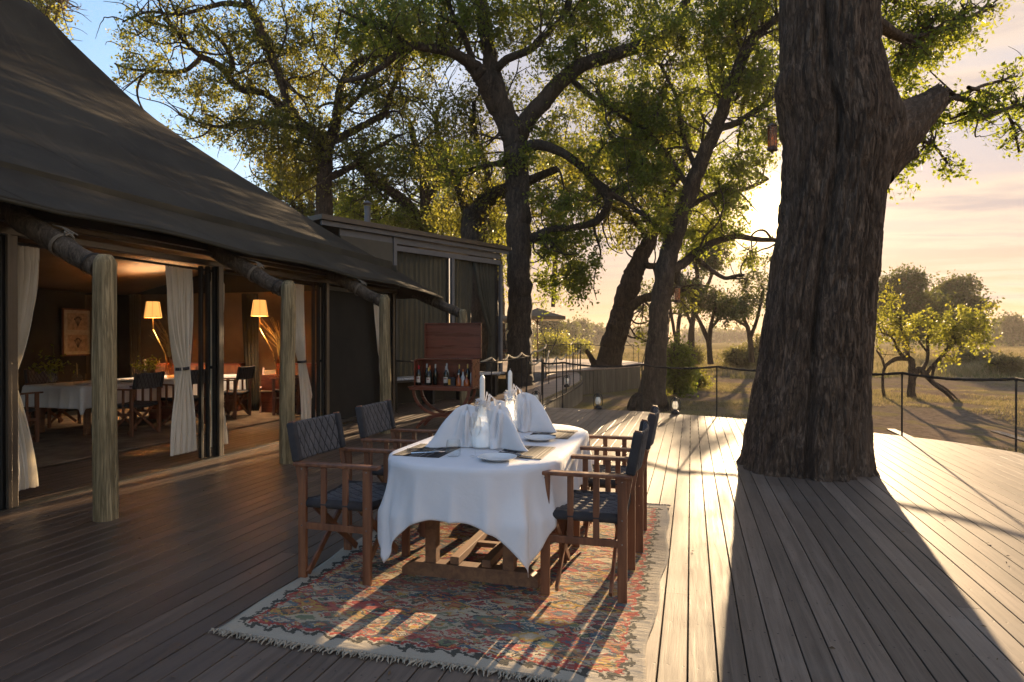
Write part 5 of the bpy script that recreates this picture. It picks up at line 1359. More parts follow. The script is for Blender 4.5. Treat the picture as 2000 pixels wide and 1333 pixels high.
far = [(1105, 642, 150, 26, 24, 'hazy round tree beyond the umbrella'), (1073, 632, 110, 30, 40, 'tall hazy tree behind the umbrella canopy'), (1166, 650, 230, 22, 18, 'distant low trees left of the bent trunk'),
       (1135, 640, 180, 16, 28, 'distant tree with an open crown beyond the terrace'), (1150, 648, 260, 22, 16, 'faint far tree beside the open-crowned one'), (1190, 652, 300, 16, 12, 'far tree hidden by the bent trunk'), (1245, 653, 320, 26, 12, 'faint trees on the horizon between the two leaning trunks'),
       (1270, 650, 280, 12, 15, 'faint tree just left of the tall leaning trunk'), (1420, 652, 300, 60, 12, 'low tree line glowing under the sun'), (1365, 653, 330, 40, 11, 'hazy tree line left of the slim tree'), (1955, 638, 160, 20, 28, 'round distant tree near the right edge'),
       (1978, 630, 150, 20, 26, 'flat-topped distant tree at the right edge'), (1992, 645, 190, 18, 20, 'far bush on the horizon at the right edge'), (1930, 650, 240, 22, 14, 'faint far tree right of the evergreens'), (1740, 650, 250, 40, 14, 'distant trees beside the giant trunk'),
       (990, 645, 120, 16, 26, 'hazy tree seen beside the pavilion corner'), (1030, 650, 200, 30, 16, 'far tree behind the middle trunk'), (1830, 652, 260, 30, 12, 'thin far tree line under the evergreen crowns'), (2060, 640, 180, 40, 24, 'far tree beyond the right side of the view'), (900, 648, 200, 60, 18, 'far trees hidden by the pavilion')]
for px_, py_, Z_, w_, h_, lab in far:
    b = at(px_, py_, Z_); b.z = GZ
    t = Tree('distant_tree', lab, b, M['bark2'], M['leafD'], 'tree', 'distant trees along the horizon')
    bz = 662 + (CAM_H - GZ) * 1250 / Z_
    top = py_ - h_ * .45
    n = max(1, int(w_ / 12))
    for q in range(n):
        xx = px_ + (q - (n - 1) / 2) * 14
        t.plimb([(xx, bz, Z_, 1.6), (xx + 1, (bz + py_) / 2, Z_, 1.2), (xx - 2, py_, Z_, .7)], 5, .05, 3, .2)
    t.fill(t.targets([(px_, (top + bz) / 2, w_, (bz - top) / 2 * .9, Z_, w_ * Z_ / 1250 * .7, 50), (px_ - w_ * .3, top + h_ * .35, w_ * .5, h_ * .3, Z_, w_ * Z_ / 1250 * .5, 22), (px_ + w_ * .35, top + h_ * .5, w_ * .5, h_ * .3, Z_, w_ * Z_ / 1250 * .5, 18)]),
           leaf=.0035 * Z_, per=6, nl=5, tw=.014 * Z_, droop=.2, minr=.0002 * Z_, aspect=.7)
    t.done()

# ---- grass: dry tufts on the sand and the golden field beyond
def grass(name, label, n, zr, width, hgt, mat, xr=(700, 2100), pw=1.0, clump=.5):
    Z = zr[0] + (zr[1] - zr[0]) * rng.uniform(0, 1, n) ** pw
    X = (rng.uniform(xr[0], xr[1], n) - 1000) / 1250 * Z
    P = X[:, None] * np.array(RGT)[None] + Z[:, None] * np.array(FWD)[None]
    k = vnoise(P[:, 0] * .35 + 11, P[:, 1] * .35 + 5) * .6 + vnoise(P[:, 0] * 1.1, P[:, 1] * 1.1) * .4
    keep = (k > clump) & (P[:, 1] > np.interp(P[:, 0], FX, FY, left=13, right=-5) + .25)
    keep &= ~((Z > 13) & (Z < 33) & (X / Z * 1250 + 1000 > 880) & (X / Z * 1250 + 1000 < 1262))
    P = P[keep]; Z = Z[keep]; N = len(P)
    P[:, 2] = ground_h(P[:, 0], P[:, 1]) - .01
    h = hgt * rng.uniform(.4, 1.2, N) * (.6 + .8 * (k[keep] - clump) / (1 - clump)); w = width * (.5 + Z / zr[1]) 
    a = rng.uniform(0, 2 * np.pi, N); d = np.stack([np.cos(a), np.sin(a), np.zeros(N)], -1)
    lean = rng.normal(size=(N, 3)) * .35; lean[:, 2] = 1; lean *= h[:, None]
    V = np.stack([P - d * w[:, None] / 2, P + d * w[:, None] / 2, P + lean], 1).reshape(-1, 3)
    o = np_mesh(name, V, np.arange(N * 3).reshape(-1, 3), mat); tag(o, label, kind='stuff')
M['straw'] = leafmat('dry_straw', (.20, .150, .075), (.30, .235, .12), (.17, .14, .06), .35, .6, .12)
M['sedge'] = leafmat('green_grass', (.075, .085, .028), (.13, .125, .045), (.18, .15, .06), .35, .6, .15)
grass('dry_grass', 'short dry grass tufts scattered over the sand', 170000, (9, 34), .014, .10, M['straw'], clump=.53, pw=.8)
grass('green_grass', 'thin green grass among the dry tufts', 90000, (9, 34), .014, .09, M['sedge'], clump=.57, pw=.8)
grass('golden_grass', 'tall golden grass of the far plain', 130000, (33, 110), .05, .45, M['straw'], clump=.40, pw=1.1)
grass('marsh_grass', 'greener grass in the hollows of the plain', 50000, (30, 80), .05, .4, M['sedge'], clump=.52, pw=1.1)
# ------------------------------------------------------------------ kilim
def kilim_mat():
    m = NM('kilim_weave')
    tcn = m.n('ShaderNodeTexCoord').outputs['Object']
    # weave: everything is decided per small woven cell, so every colour edge is stepped
    wob = m.noise(tcn, 6.5, 5, .7, 0, 'Color')
    sx = m.n('ShaderNodeSeparateXYZ'); m.l(tcn, sx.inputs[0]); sw = m.n('ShaderNodeSeparateColor'); m.l(wob, sw.inputs[0])
    CX, CY = .015, .009
    def q(v, c): return m.math('MULTIPLY', m.math('ADD', m.math('FLOOR', m.math('DIVIDE', v, c)), .5), c)
    X0 = m.math('ADD', sx.outputs[0], m.math('MULTIPLY', m.math('SUBTRACT', sw.outputs[0], .5), .16))
    Y0 = m.math('ADD', sx.outputs[1], m.math('MULTIPLY', m.math('SUBTRACT', sw.outputs[1], .5), .12))
    X = q(X0, CX); Y = q(Y0, CY)
    def diamonds(px, py, sc):
        u = m.math('ABSOLUTE', m.math('SUBTRACT', m.math('FRACT', m.math('DIVIDE', X, px)), .5)); u = m.math('MULTIPLY', u, 2.0)
        v = m.math('ABSOLUTE', m.math('SUBTRACT', m.math('FRACT', m.math('DIVIDE', Y, py)), .5)); v = m.math('MULTIPLY', v, 2.0)
        d = m.math('ADD', u, v)                                                # 0..2: centre to corner
        ins = m.math('LESS_THAN', d, 1.0)
        ix = m.math('FLOOR', m.math('ADD', m.math('DIVIDE', X, px), m.math('MULTIPLY', m.math('SUBTRACT', 1.0, ins), .5)))
        iy = m.math('FLOOR', m.math('ADD', m.math('DIVIDE', Y, py), m.math('MULTIPLY', m.math('SUBTRACT', 1.0, ins), .5)))
        ring = m.math('FLOOR', m.math('MULTIPLY', m.math('MINIMUM', d, m.math('SUBTRACT', 2.0, d)), 3.6))
        cb = m.n('ShaderNodeCombineXYZ'); m.l(m.math('ADD', ix, m.math('MULTIPLY', ins, 17.3)), cb.inputs[0]); m.l(iy, cb.inputs[1]); m.l(m.math('ADD', m.math('MULTIPLY', ring, 3.7), sc), cb.inputs[2])
        wn_ = m.n('ShaderNodeTexWhiteNoise', noise_dimensions='3D'); m.l(cb.outputs[0], wn_.inputs[0])
        return wn_.outputs['Value'], d, ring
    r1, d1, ring1 = diamonds(.23, .115, 1.0)
    r2, d2, ring2 = diamonds(.080, .047, 9.0)
    def pal(x):
        cr = m.n('ShaderNodeValToRGB'); cr.color_ramp.interpolation = 'CONSTANT'; e = cr.color_ramp.elements
        cols = [(.32, .030, .035), (.46, .37, .26), (.045, .050, .050), (.42, .075, .060), (.07, .13, .15), (.45, .37, .25), (.24, .02, .03), (.46, .27, .055), (.035, .042, .036), (.44, .17, .06), (.13, .17, .09), (.52, .44, .31), (.05, .085, .13)]
        e[0].position = 0; e[0].color = (*cols[0], 1); e[1].position = 1 / len(cols); e[1].color = (*cols[1], 1)
        for i in range(2, len(cols)): k = e.new(i / len(cols)); k.color = (*cols[i], 1)
        m.l(x, cr.inputs[0]); return cr.outputs[0]
    sel = m.math('GREATER_THAN', m.math('FRACT', m.math('MULTIPLY', r1, 7.31)), .42)
    field = m.mix(sel, pal(r1), pal(r2))
    # abrash: the dyes drift along the weft
    ab = m.noise(m.pos((1.2, 9, 1), 'Object'), 1.0, 3, .6)
    field = m.mix(m.math('MULTIPLY', m.rng(ab, .35, .7), .35), field, (.36, .29, .20))
    # stepped dark teeth and a plain pale border
    W, H = RUGW / 2, RUGH / 2
    ex = m.math('SUBTRACT', W, m.math('ABSOLUTE', X)); ey = m.math('SUBTRACT', H, m.math('ABSOLUTE', Y))
    ed = m.math('MINIMUM', ex, ey)
    along = m.math('MULTIPLY', m.math('ABSOLUTE', m.math('SUBTRACT', m.math('FRACT', m.math('DIVIDE', m.math('ADD', X, Y), .12)), .5)), .09)
    pale = (.40, .355, .275)
    teeth = m.math('GREATER_THAN', ed, m.math('ADD', .060, along))
    c = m.mix(teeth, pale, (.045, .048, .042))
    inner = m.math('GREATER_THAN', ed, m.math('ADD', .090, along))
    c = m.mix(inner, c, pale)
    in2 = m.math('GREATER_THAN', ed, m.math('ADD', .108, m.math('MULTIPLY', along, .6)))
    c = m.mix(in2, c, (.33, .045, .035))
    in3 = m.math('GREATER_THAN', ed, m.math('ADD', .125, m.math('MULTIPLY', along, .6)))
    c = m.mix(in3, c, field)
    fine = m.noise(tcn, 260, 2, .6); wft = m.noise(m.pos((35, 420, 1), 'Object'), 1, 2, .5)
    c = m.mix(m.math('MULTIPLY', m.rng(fine, .35, .7), .35), c, (.22, .18, .13))
    m.col(c); m.set(rough=.95, spec=.1)
    lump = m.noise(m.pos((9, 34, 1), 'Object'), 1.0, 4, .6)
    m.bump(m.math('ADD', m.math('MULTIPLY', lump, 1.6), m.math('MULTIPLY', wft, .5)), .9, .008)
    return m.m
RUGX0, RUGX1, RUGY0, RUGY1 = -2.28, -.17, 2.64, 5.66
RUGW, RUGH = RUGX1 - RUGX0, RUGY1 - RUGY0
M['kilim'] = kilim_mat()
rugt = thing('rug', 'worn red, teal and cream kilim rug with knotted fringe under the outdoor table', 'rug', ((RUGX0 + RUGX1) / 2, (RUGY0 + RUGY1) / 2, .002))
def rugf(u, v):
    x = (u - .5) * RUGW; y = (v - .5) * RUGH
    e = .018 * math.sin(y * 2.3 + 1) * (-1 if u < .5 else 1) * abs(2 * u - 1) ** 3 + .012 * math.sin(y * 7.1) * abs(2 * u - 1) ** 6
    z = .006 + .004 * float(vnoise(x * 5 + 9, y * 9)) + .006 * max(0, abs(2 * u - 1) - .82) * 5 * float(vnoise(3 + x, y * 7)) + .0035 * math.sin(y * 19 + 3 * math.sin(x * 3)) * (float(vnoise(x * 2, y * 2)) ** 2)
    return Vector((x + e, y + .01 * math.sin(x * 4), z))
rg_ = MB().grid(110, 150, rugf)
rg_.build('weave', M['kilim'], rugt, smooth=True, solid=.004)
def fringe(y, sgn):
    mb = MB(); n = 170
    for k in range(n):
        x = -RUGW / 2 + (k + .5) / n * RUGW; yb = y + .01 * math.sin(x * 4)
        x1 = x + random.uniform(-.016, .016); l = random.uniform(.028, .055)
        mb.tube([(x, yb - sgn * .004, .010), (x + random.uniform(-.006, .006), yb + sgn * l * .35, .014), (x1, yb + sgn * l * .7, .009), (x1 + random.uniform(-.012, .012), yb + sgn * l, .004)], [.0035, .0055, .0035, .002], 5)
        if k % 2 == 0: mb.tube([(x - .006, yb + sgn * l * .33, .015), (x + .008, yb + sgn * l * .36, .016)], .006, 5)
    return mb.build('fringe', M['fringe'], rugt, smooth=True)
M['fringe'] = plain('grey_cream_fringe', (.30, .26, .20), .9, 0, .1, .35, 60)
tag(fringe(-RUGH / 2, -1), kind='stuff'); tag(fringe(RUGH / 2, 1), kind='stuff')

# ------------------------------------------------------------------ director's chairs
def quilt_panel(w, h, thick, cw, ch, amp, bend=0.0, sag=0.0, nx=70, ny=34, stitch=1.0):
    """panel in its own XZ plane, quilted in diamonds; returns fn for one face (side=+1/-1)"""
    def f(side):
        def g(u, v):
            x = (u - .5) * w; z = (v - .5) * h
            a = math.sin(math.pi * (x / cw + z / ch)); b = math.sin(math.pi * (x / cw - z / ch))
            puff = amp * (abs(a) * abs(b)) ** .45
            e = min(1, min(u, 1 - u) * w / .012, min(v, 1 - v) * h / .012); e = max(0, e) ** .5
            return x, z, side * (thick / 2 * e + puff * e), bend * (1 - (2 * u - 1) ** 2)
        return g
    return f
def make_chair():
    """seat faces local +Y; origin on the floor under the seat centre"""
    t = thing('director_chair', 'x', 'chair', (0, 0, 0))
    HW = .262; FD, RD = .215, -.215
    wd = M['chairwood']
    for sx in (-1, 1):
        x = sx * HW
        MB().box((x, FD, .338), (.026, .052, .676)).build('leg', wd, t, bevel=.003)
        # the rear leg carries on up as the back post, raked a little
        m = MB().box((x, RD, .338), (.026, .052, .676)); m.build('leg', wd, t, bevel=.003)
        MB().beam((x * .96, RD - .004, .50), (x * .96, RD - .084, .940), .024, .036, (0, 1, 0)).build('back_post', wd, t, bevel=.002)
        MB().box((x, .012, .688), (.058, .56, .022)).build('armrest', wd, t, bevel=.005)
        for yy in (-.072, .072): MB().box((x, yy, .505), (.020, .034, .345)).build('spindle', wd, t, bevel=.002)
        MB().box((x, 0, .320), (.022, .40, .040)).build('side_rail', wd, t, bevel=.002)
        MB().tube([(x * .90, -.20, .452), (x * .90, .20, .452)], .014, 10).build('seat_rail', wd, t, smooth=True)
    # the folding crosses at front and back
    for yy, k in ((.165, 1), (-.165, -1)):
        o = .014 * k
        MB().beam((-.235, yy + o, .435), (.262, yy + o, .035), .040, .018, (0, 1, 0)).build('cross_brace', wd, t, bevel=.003)
        MB().beam((.235, yy - o, .435), (-.262, yy - o, .035), .040, .018, (0, 1, 0)).build('cross_brace', wd, t, bevel=.003)
        MB().tube([(0, yy - .03, .238), (0, yy + .03, .238)], .007, 8).build('bolt', M['silver'], t, smooth=True)
    mb = MB()
    for sx in (-1, 1):
        for yy in (FD, RD):
            for z in (.32, .45, .66): mb.tube([(sx * (HW + .012), yy, z), (sx * (HW + .0155), yy, z)], [.0055, .004], 8)
    tag(mb.build('screw_head', M['silver'], t), kind='stuff')
    # sling seat: quilted, rolled over the side rails
    f = quilt_panel(.50, .42, .030, .068, .105, .0085)
    m = MB()
    for s in (1, -1):
        g = f(s)
        def top(u, v):
            x, y, z, _ = g(u, v); sag = .022 * (1 - (2 * u - 1) ** 2)
            return Vector((x, y, .455 - sag + z))
        m.grid(64, 44, top)
    # close the rim
    m.build('seat', M['quiltseat'], t, smooth=True)
    for ye in (.2105, -.2105): MB().grid(24, 2, lambda u, v: Vector(((u - .5) * .5, ye, .455 - .022 * (1 - (2 * u - 1) ** 2) + (v - .5) * .05))).build('seat_binding', M['sleeve'], t, smooth=True, solid=.006)
    for sx in (-1, 1):
        MB().tube([(sx * .246, -.212, .452), (sx * .246, .212, .452)], .027, 14).build('seat_sleeve', M['sleeve'], t, smooth=True)
    # backrest: quilted canvas with a sleeve round each post
    bh, z0 = .235, .815; sl = -.085 / .445
    m = MB(); f = quilt_panel(.47, bh, .010, .062, .125, .0075)
    for s in (1, -1):
        g = f(s)
        def bk(u, v):
            x, z, y, _ = g(u, v)
            yy = RD - .004 + sl * (z0 + z - .50) - .030 * (1 - (2 * u - 1) ** 2)
            return Vector((x, yy + y, z0 + z - .006 * (1 - (2 * u - 1) ** 2)))
        m.grid(80, 40, bk)
    m.build('backrest', M['quilt'], t, smooth=True)
    for sx in (-1, 1):
        x = sx * .252
        a = Vector((x, RD - .004 + sl * (z0 - bh / 2 - .50), z0 - bh / 2)); b = Vector((x, RD - .004 + sl * (z0 + bh / 2 - .50), z0 + bh / 2))
        MB().beam(a, b, .046, .054, (0, 1, 0)).build('back_sleeve', M['sleeve'], t, bevel=.012)
    return t
chair = make_chair()
CG = 'director chairs round the outdoor table'
chair.location = (-2.035, 3.63, .010); chair.rotation_euler = (0, 0, R(-90)); chair['group'] = CG
chair['label'] = 'nearest left-hand quilted director chair, its back towards the tent'
copy_thing(chair, (-2.10, 4.56, .010), R(-88), 'left-hand quilted director chair further from the camera, in front of the drinks chest', group=CG)
copy_thing(chair, (-.575, 3.78, .010), R(90), 'nearest right-hand director chair with sunlight across its quilted seat', group=CG)
copy_thing(chair, (-.555, 4.64, .010), R(91), 'right-hand director chair further from the camera, behind the nearest one', group=CG)

# ------------------------------------------------------------------ table with its trestle
TX, TY0, TY1, TH_ = -1.275, 3.28, 5.18, .748
TCY = (TY0 + TY1) / 2
tab = thing('dining_table', 'teak trestle dining table hidden under the white cloth on the rug', 'table', (TX, TCY, .010))
Lh = (TY1 - TY0) / 2; Wh = .51
def rrect(w, h, r, n=24):
    out = []
    for cx, cy, a0 in ((w - r, h - r, 0), (-w + r, h - r, 90), (-w + r, -h + r, 180), (w - r, -h + r, 270)):
        for k in range(n + 1):
            a = R(a0 + 90 * k / n); out.append((cx + r * math.cos(a), cy + r * math.sin(a)))
    return out
RC = .46
pr = rrect(Wh, Lh, RC); n = len(pr)
MB().add([(x, y, z) for z in (.705, .733) for x, y in pr], [tuple(range(n))[::-1], tuple(range(n, 2 * n))] + [(i, (i + 1) % n, n + (i + 1) % n, n + i) for i in range(n)]).build('tabletop', M['trestle'], tab)
for s in (-1, 1):
    y = s * .60
    MB().add([(-.43, y - .045, 0), (.43, y - .045, 0), (.43, y - .045, .045), (.36, y - .045, .085), (-.36, y - .045, .085), (-.43, y - .045, .045),
              (-.43, y + .045, 0), (.43, y + .045, 0), (.43, y + .045, .045), (.36, y + .045, .085), (-.36, y + .045, .085), (-.43, y + .045, .045)],
             [(0, 1, 2, 3, 4, 5), (11, 10, 9, 8, 7, 6)] + [(i, i + 6, (i + 1) % 6 + 6, (i + 1) % 6) for i in range(6)]).build('foot', M['trestle'], tab, bevel=.004)
    for x in (-.245, .245): MB().box((x, y, .39), (.07, .07, .62)).build('leg', M['trestle'], tab, bevel=.004)
    MB().box((0, y, .665), (.80, .06, .07)).build('head', M['trestle'], tab, bevel=.004)
for x in (-.085, .115): MB().box((x, 0, .115), (.055, 1.30, .045)).build('stretcher', M['trestle'], tab, bevel=.003)
for y in (-.28, .02, .34): MB().box((.015, y, .108), (.15, .05, .03)).build('stretcher_tie', M['trestle'], tab, bevel=.003)

def tablecloth(name, label, cx, cy, W, L, r, z, over, seed=1, parentless=True, rings=26, amp=1.0, sub=44):
    """a rectangular cloth over a rounded top: long points hang where the cloth's corners fall"""
    pts = rrect(W, L, r, sub)
    # add points along straight sides
    P = []
    m = len(pts)
    for i in range(m):
        a = Vector(pts[i]); b = Vector(pts[(i + 1) % m]); k = max(1, int((b - a).length / .016))
        for q in range(k): P.append(a.lerp(b, q / k))
    m = len(P); N = []
    for i in range(m):
        d = P[(i + 1) % m] - P[i - 1]; N.append(Vector((d.y, -d.x)).normalized())
    per = [0]
    for i in range(m): per.append(per[-1] + (P[(i + 1) % m] - P[i]).length)
    tot = per[-1]; rs = random.Random(seed); ph = [rs.uniform(0, 6.28) for _ in range(8)]
    CW, CL = W + over, L + over
    V = []; F = []
    def drop(i):
        p, nn = P[i], N[i]; t = 9
        if abs(nn.x) > 1e-5: t = min(t, ((CW if nn.x > 0 else -CW) - p.x) / nn.x)
        if abs(nn.y) > 1e-5: t = min(t, ((CL if nn.y > 0 else -CL) - p.y) / nn.y)
        return t
    D = [drop(i) for i in range(m)]
    top = 10
    for j in range(top):           # the flat top, from the middle out
        k = (j + 1) / top
        for i in range(m):
            x, y = P[i].x * k, P[i].y * k
            V.append((x, y, z + .0016 * (float(vnoise(x * 9 + 7, y * 7)) - .5)))
    for j in range(1, rings + 1):
        v = j / rings
        for i in range(m):
            d = D[i] * v; s = per[i] / tot * 2 * math.pi
            curl = .022
            if d < curl: ox = curl * math.sin(d / curl * 1.5); dz = curl * (1 - math.cos(d / curl * 1.5))
            else: ox = curl; dz = curl + (d - curl) * .985
            k = min(1, max(0, (d - .03) / .28))
            cn = min(1, max(0, (D[i] - over) / .22))                 # how much of a corner
            S = per[i]
            f1 = math.sin(S * 14 + ph[0] + .9 * math.sin(S * 4 + ph[1])); fold = (1 - abs(f1)) ** 1.4 * .060 - .018 + math.sin(S * 31 + ph[2] + v) * .005 + math.sin(S * 6 + ph[3]) * .016 + .004 * math.sin(S * 70 + ph[5] + 5 * v) * (.5 + .5 * math.sin(S * 3))
            big = cn * (.045 * math.sin((D[i] - over) * 22 + ph[4]) + .045)
            off = ox + amp * k * (fold * (.6 + .9 * cn) + .018 + big * k)
            V.append((P[i].x + N[i].x * off, P[i].y + N[i].y * off, z - dz))
    rows = top + rings
    for j in range(rows - 1):
        for i in range(m):
            i2 = (i + 1) % m
            F.append((j * m + i, (j + 1) * m + i, (j + 1) * m + i2, j * m + i2))
    V.append((0, 0, z)); F2 = [(m * rows, i, (i + 1) % m) for i in range(m)]
    mb = MB().add(V, F); mb.f += F2
    # hem fold
    o = mb.build(name, M['cloth'], None, smooth=True, loc=(cx, cy, 0), solid=.0016)
    tag(o, label, 'tablecloth'); return o
tablecloth('tablecloth', 'white linen cloth draped over the outdoor table with long pointed corners', TX, TCY, Wh + .006, Lh + .006, RC, TH_, .292, seed=5)
ZT = TH_ + .002

# ------------------------------------------------------------------ place settings
def placemat(x, y, rz, label, w=.30, l=.42):
    t = thing('placemat', label, 'placemat', (x, y, ZT), rz, 'slatted placemats on the white table')
    n = 46
    for k in range(n):
        c = random.random()
        MB().tube([(-l / 2 + random.uniform(-.002, .002), -w / 2 + (k + .5) * w / n, .003), (l / 2 + random.uniform(-.002, .002), -w / 2 + (k + .5) * w / n, .003)], .0030, 6).build('slat', M['reedA'] if c < .55 else (M['reedB'] if c < .85 else M['reedC']), t)
    return t
M['reedA'] = plain('black_reed', (.012, .012, .016), .8, 0, .2, .3, 60)
M['reedB'] = plain('grey_reed', (.05, .05, .055), .8, 0, .2, .3, 60)
M['reedC'] = plain('pale_reed', (.20, .19, .18), .8, 0, .2, .3, 60)
def plate(x, y, z, r, label):
    p = MB().lathe([(0, .004), (r * .55, .004), (r * .62, .006), (r * .8, .013), (r * .98, .021), (r, .0225), (r * 1.0, .0205), (r * .8, .0095), (r * .6, .001), (r * .5, 0), (0, 0)], 56).build('plate', M['china'], None, auto=60, loc=(x, y, z))
    return tag(p, label, 'plate', 'side plates on the white table')
def cutlery(x, y, z, rz, kind, label):
    t = MB()
    if kind == 'knife':
        t.add([(-.008, -.11, 0), (.006, -.11, 0), (.005, .0, 0), (.010, .01, 0), (.010, .08, 0), (-.004, .115, 0), (-.006, 0, 0)] + [(-.008, -.11, .004), (.006, -.11, .004), (.005, 0, .004), (.010, .01, .002), (.010, .08, .002), (-.004, .115, .002), (-.006, 0, .004)],
              [tuple(range(7))[::-1], tuple(range(7, 14))] + [(i, (i + 1) % 7, 7 + (i + 1) % 7, 7 + i) for i in range(7)])
    else:
        t.tube([(0, -.10, .002), (0, -.03, .003), (0, .04, .004)], [.006, .0035, .003], 8)
        t.box((0, .055, .005), (.022, .03, .002))
        for q in (-.0085, -.003, .003, .0085): t.tube([(q, .068, .005), (q, .09, .004), (q, .108, .006)], [.0017, .0015, .001], 5)
    o = t.build(kind, M['silver'], None, auto=40, loc=(x, y, z)); o.rotation_euler = (0, 0, rz)
    return tag(o, label, kind, 'cutlery on the white table')
mats = [(-1.575, 3.71, R(90), 'dark slatted placemat at the near left seat under the cutlery'), (-.985, 3.82, R(90), 'dark slatted placemat at the near right seat behind the plate'),
        (-.975, 4.60, R(90), 'dark slatted placemat at the far right seat'), (-1.60, 4.56, R(90), 'dark slatted placemat at the far left seat, partly hidden by the napkin')]
for a in mats: placemat(*a)
plate(-1.075, 3.535, ZT, .112, 'pale plate nearest the camera at the front of the table')
plate(-1.005, 4.30, ZT, .112, 'pale plate beside the placemat at the far right seat')
plate(-1.60, 4.20, ZT, .105, 'pale plate on the left side of the table behind the near placemat')
plate(-1.50, 4.88, ZT, .100, 'pale plate at the far left corner of the table')
cutlery(-1.54, 3.60, ZT + .007, R(-62), 'fork', 'silver fork on the near left placemat')
cutlery(-1.58, 3.66, ZT + .007, R(-66), 'knife', 'silver knife on the near left placemat')
cutlery(-1.62, 3.74, ZT + .007, R(-60), 'knife', 'second knife on the near left placemat, further from the table edge')
cutlery(-1.06, 3.72, ZT + .007, R(60), 'fork', 'fork lying across the near right placemat')
cutlery(-1.00, 3.66, ZT + .007, R(75), 'knife', 'knife at the front edge of the near right placemat')
cutlery(-1.02, 4.52, ZT + .007, R(62), 'fork', 'fork on the far right placemat')
cutlery(-.93, 4.72, ZT + .007, R(70), 'knife', 'knife at the back of the far right placemat')
def wineglass(x, y, label, kind='wine'):
    prof = {'wine': [(.034, 0), (.034, .002), (.008, .005), (.004, .012), (.0035, .10), (.010, .112), (.030, .135), (.038, .165), (.036, .20), (.031, .235), (.030, .235), (.035, .20), (.0365, .165), (.028, .137), (.008, .115), (0, .114)],
            'coupe': [(.033, 0), (.033, .002), (.008, .005), (.004, .012), (.0035, .12), (.008, .128), (.035, .145), (.050, .172), (.049, .172), (.034, .148), (.006, .131), (0, .130)],
            'tumbler': [(0, 0), (.034, 0), (.041, .008), (.046, .035), (.044, .07), (.038, .098), (.036, .098), (.041, .07), (.043, .035), (.038, .015), (0, .012)]}[kind]
    o = MB().lathe(prof, 36).build('wine_glass' if kind != 'tumbler' else 'tumbler', M['glass'] if kind != 'tumbler' else M['tumbler'], None, auto=50, loc=(x, y, ZT))
    return tag(o, label, 'glass', 'glasses on the white table')
wineglass(-1.235, 3.60, 'tall clear wine glass standing in front of the near white napkin')
wineglass(-1.365, 3.58, 'round clear tumbler at the corner of the near left placemat', 'tumbler')
wineglass(-1.50, 4.10, 'wide shallow coupe glass rising beside the near napkin', 'coupe')
wineglass(-1.16, 4.95, 'coupe glass at the far end of the table', 'coupe')

# glass jugs with a candle in the neck and a napkin folded over each
def napkin(x, y, wings, label, h=.27, seed=0, rz=0):
    rs = random.Random(seed); ph = rs.uniform(0, 6)
    def rad(a):
        r = .062
        for a0, L, w in wings: r = max(r, .062 + (L - .062) * math.exp(-(math.atan2(math.sin(a - a0), math.cos(a - a0)) / w) ** 2))
        return r
    def f(u, v):
        a = u * 2 * math.pi; Rr = rad(a)
        k = v; long_ = min(1, (Rr - .075) / .2)
        r = .052 * min(1, k * 9) ** .6 + (Rr - .052) * (k ** (1.0 + .25 * long_)) + .012 * math.sin(a * 4 + ph) * (1 - k)
        top = h * (.93 + .07 * math.sin(a * 2 + ph) + .03 * math.sin(a * 5 + ph * 2))
        z = top * (1 - k) ** (1.0 + .10 * long_) + .003
        # soft folds that run down the cloth
        fo = .017 * math.sin(a * 9 + 2 * k + ph) * math.sin(k * math.pi) + .006 * math.sin(a * 17 + ph)* k * (1 - k) * 3
        z += fo * .8 + .03 * math.sin(k * math.pi) * long_ * (.4)
        r += fo
        return Vector((r * math.cos(a), r * math.sin(a), max(.0025, z)))
    m = MB().grid(150, 30, f, closed=True)
    o = m.build('napkin', M['napkin'], None, smooth=True, loc=(x, y, ZT), solid=.0018); o.rotation_euler = (0, 0, rz)
    return tag(o, label, 'napkin', 'white napkins folded over the candle jugs')
M['milk'] = glass('misted_glass', (.97, .98, .98), .03, .20)
def candle_jug(x, y, label, hc=.205):
    t = thing('candle_jug', label, 'candle jug', (x, y, ZT), 0, 'glass candle jugs on the white table')
    MB().lathe([(0, .002), (.058, .002), (.066, .012), (.070, .05), (.066, .10), (.050, .15), (.034, .19), (.028, .225), (.030, .262), (.034, .268), (.0335, .270), (.028, .262), (.026, .225), (.032, .19), (.048, .15), (.063, .10), (.067, .05), (.062, .014), (0, .008)], 40).build('jug', M['milk'], t, auto=60)
    MB().lathe([(0, .012), (.060, .012), (.064, .05), (.061, .085), (0, .085)], 36).build('salt', M['napkin'], t, auto=60)
    MB().lathe([(0, .205), (.0165, .205), (.0165, .262 + hc * .86), (.014, .262 + hc * .93), (.004, .262 + hc), (0, .262 + hc)], 24).tube([(0, 0, .262 + hc), (.001, 0, .262 + hc + .014)], .0014, 5).build('candle', M['wax'], t, auto=40)
    # twisted white wire and ribbon round the neck
    mb = MB(); rs = random.Random(int(x * 1000))
    for q in range(7):
        a0 = rs.uniform(0, 6.28); pts = []
        for k in range(12):
            a = a0 + k * .55; r = .034 + .014 * math.sin(k * 1.3 + q); pts.append((r * math.cos(a), r * math.sin(a), .262 + .035 * math.sin(k * .8 + q) + .01 * q * .3))
        mb.tube(pts, .0024, 5)
    for q in range(3):
        a = .3 + q * .5; mb.tube([(.03 * math.cos(a), .03 * math.sin(a), .27), (.055 * math.cos(a), .055 * math.sin(a), .33 + .012 * q), (.085 * math.cos(a), .085 * math.sin(a), .31), (.095 * math.cos(a), .095 * math.sin(a), .265)], .0045, 6)
    mb.build('ribbon', M['napkin'], t, smooth=True)
    return t
candle_jug(-1.29, 3.90, 'clear glass jug with a tall white candle, nearer of the two')
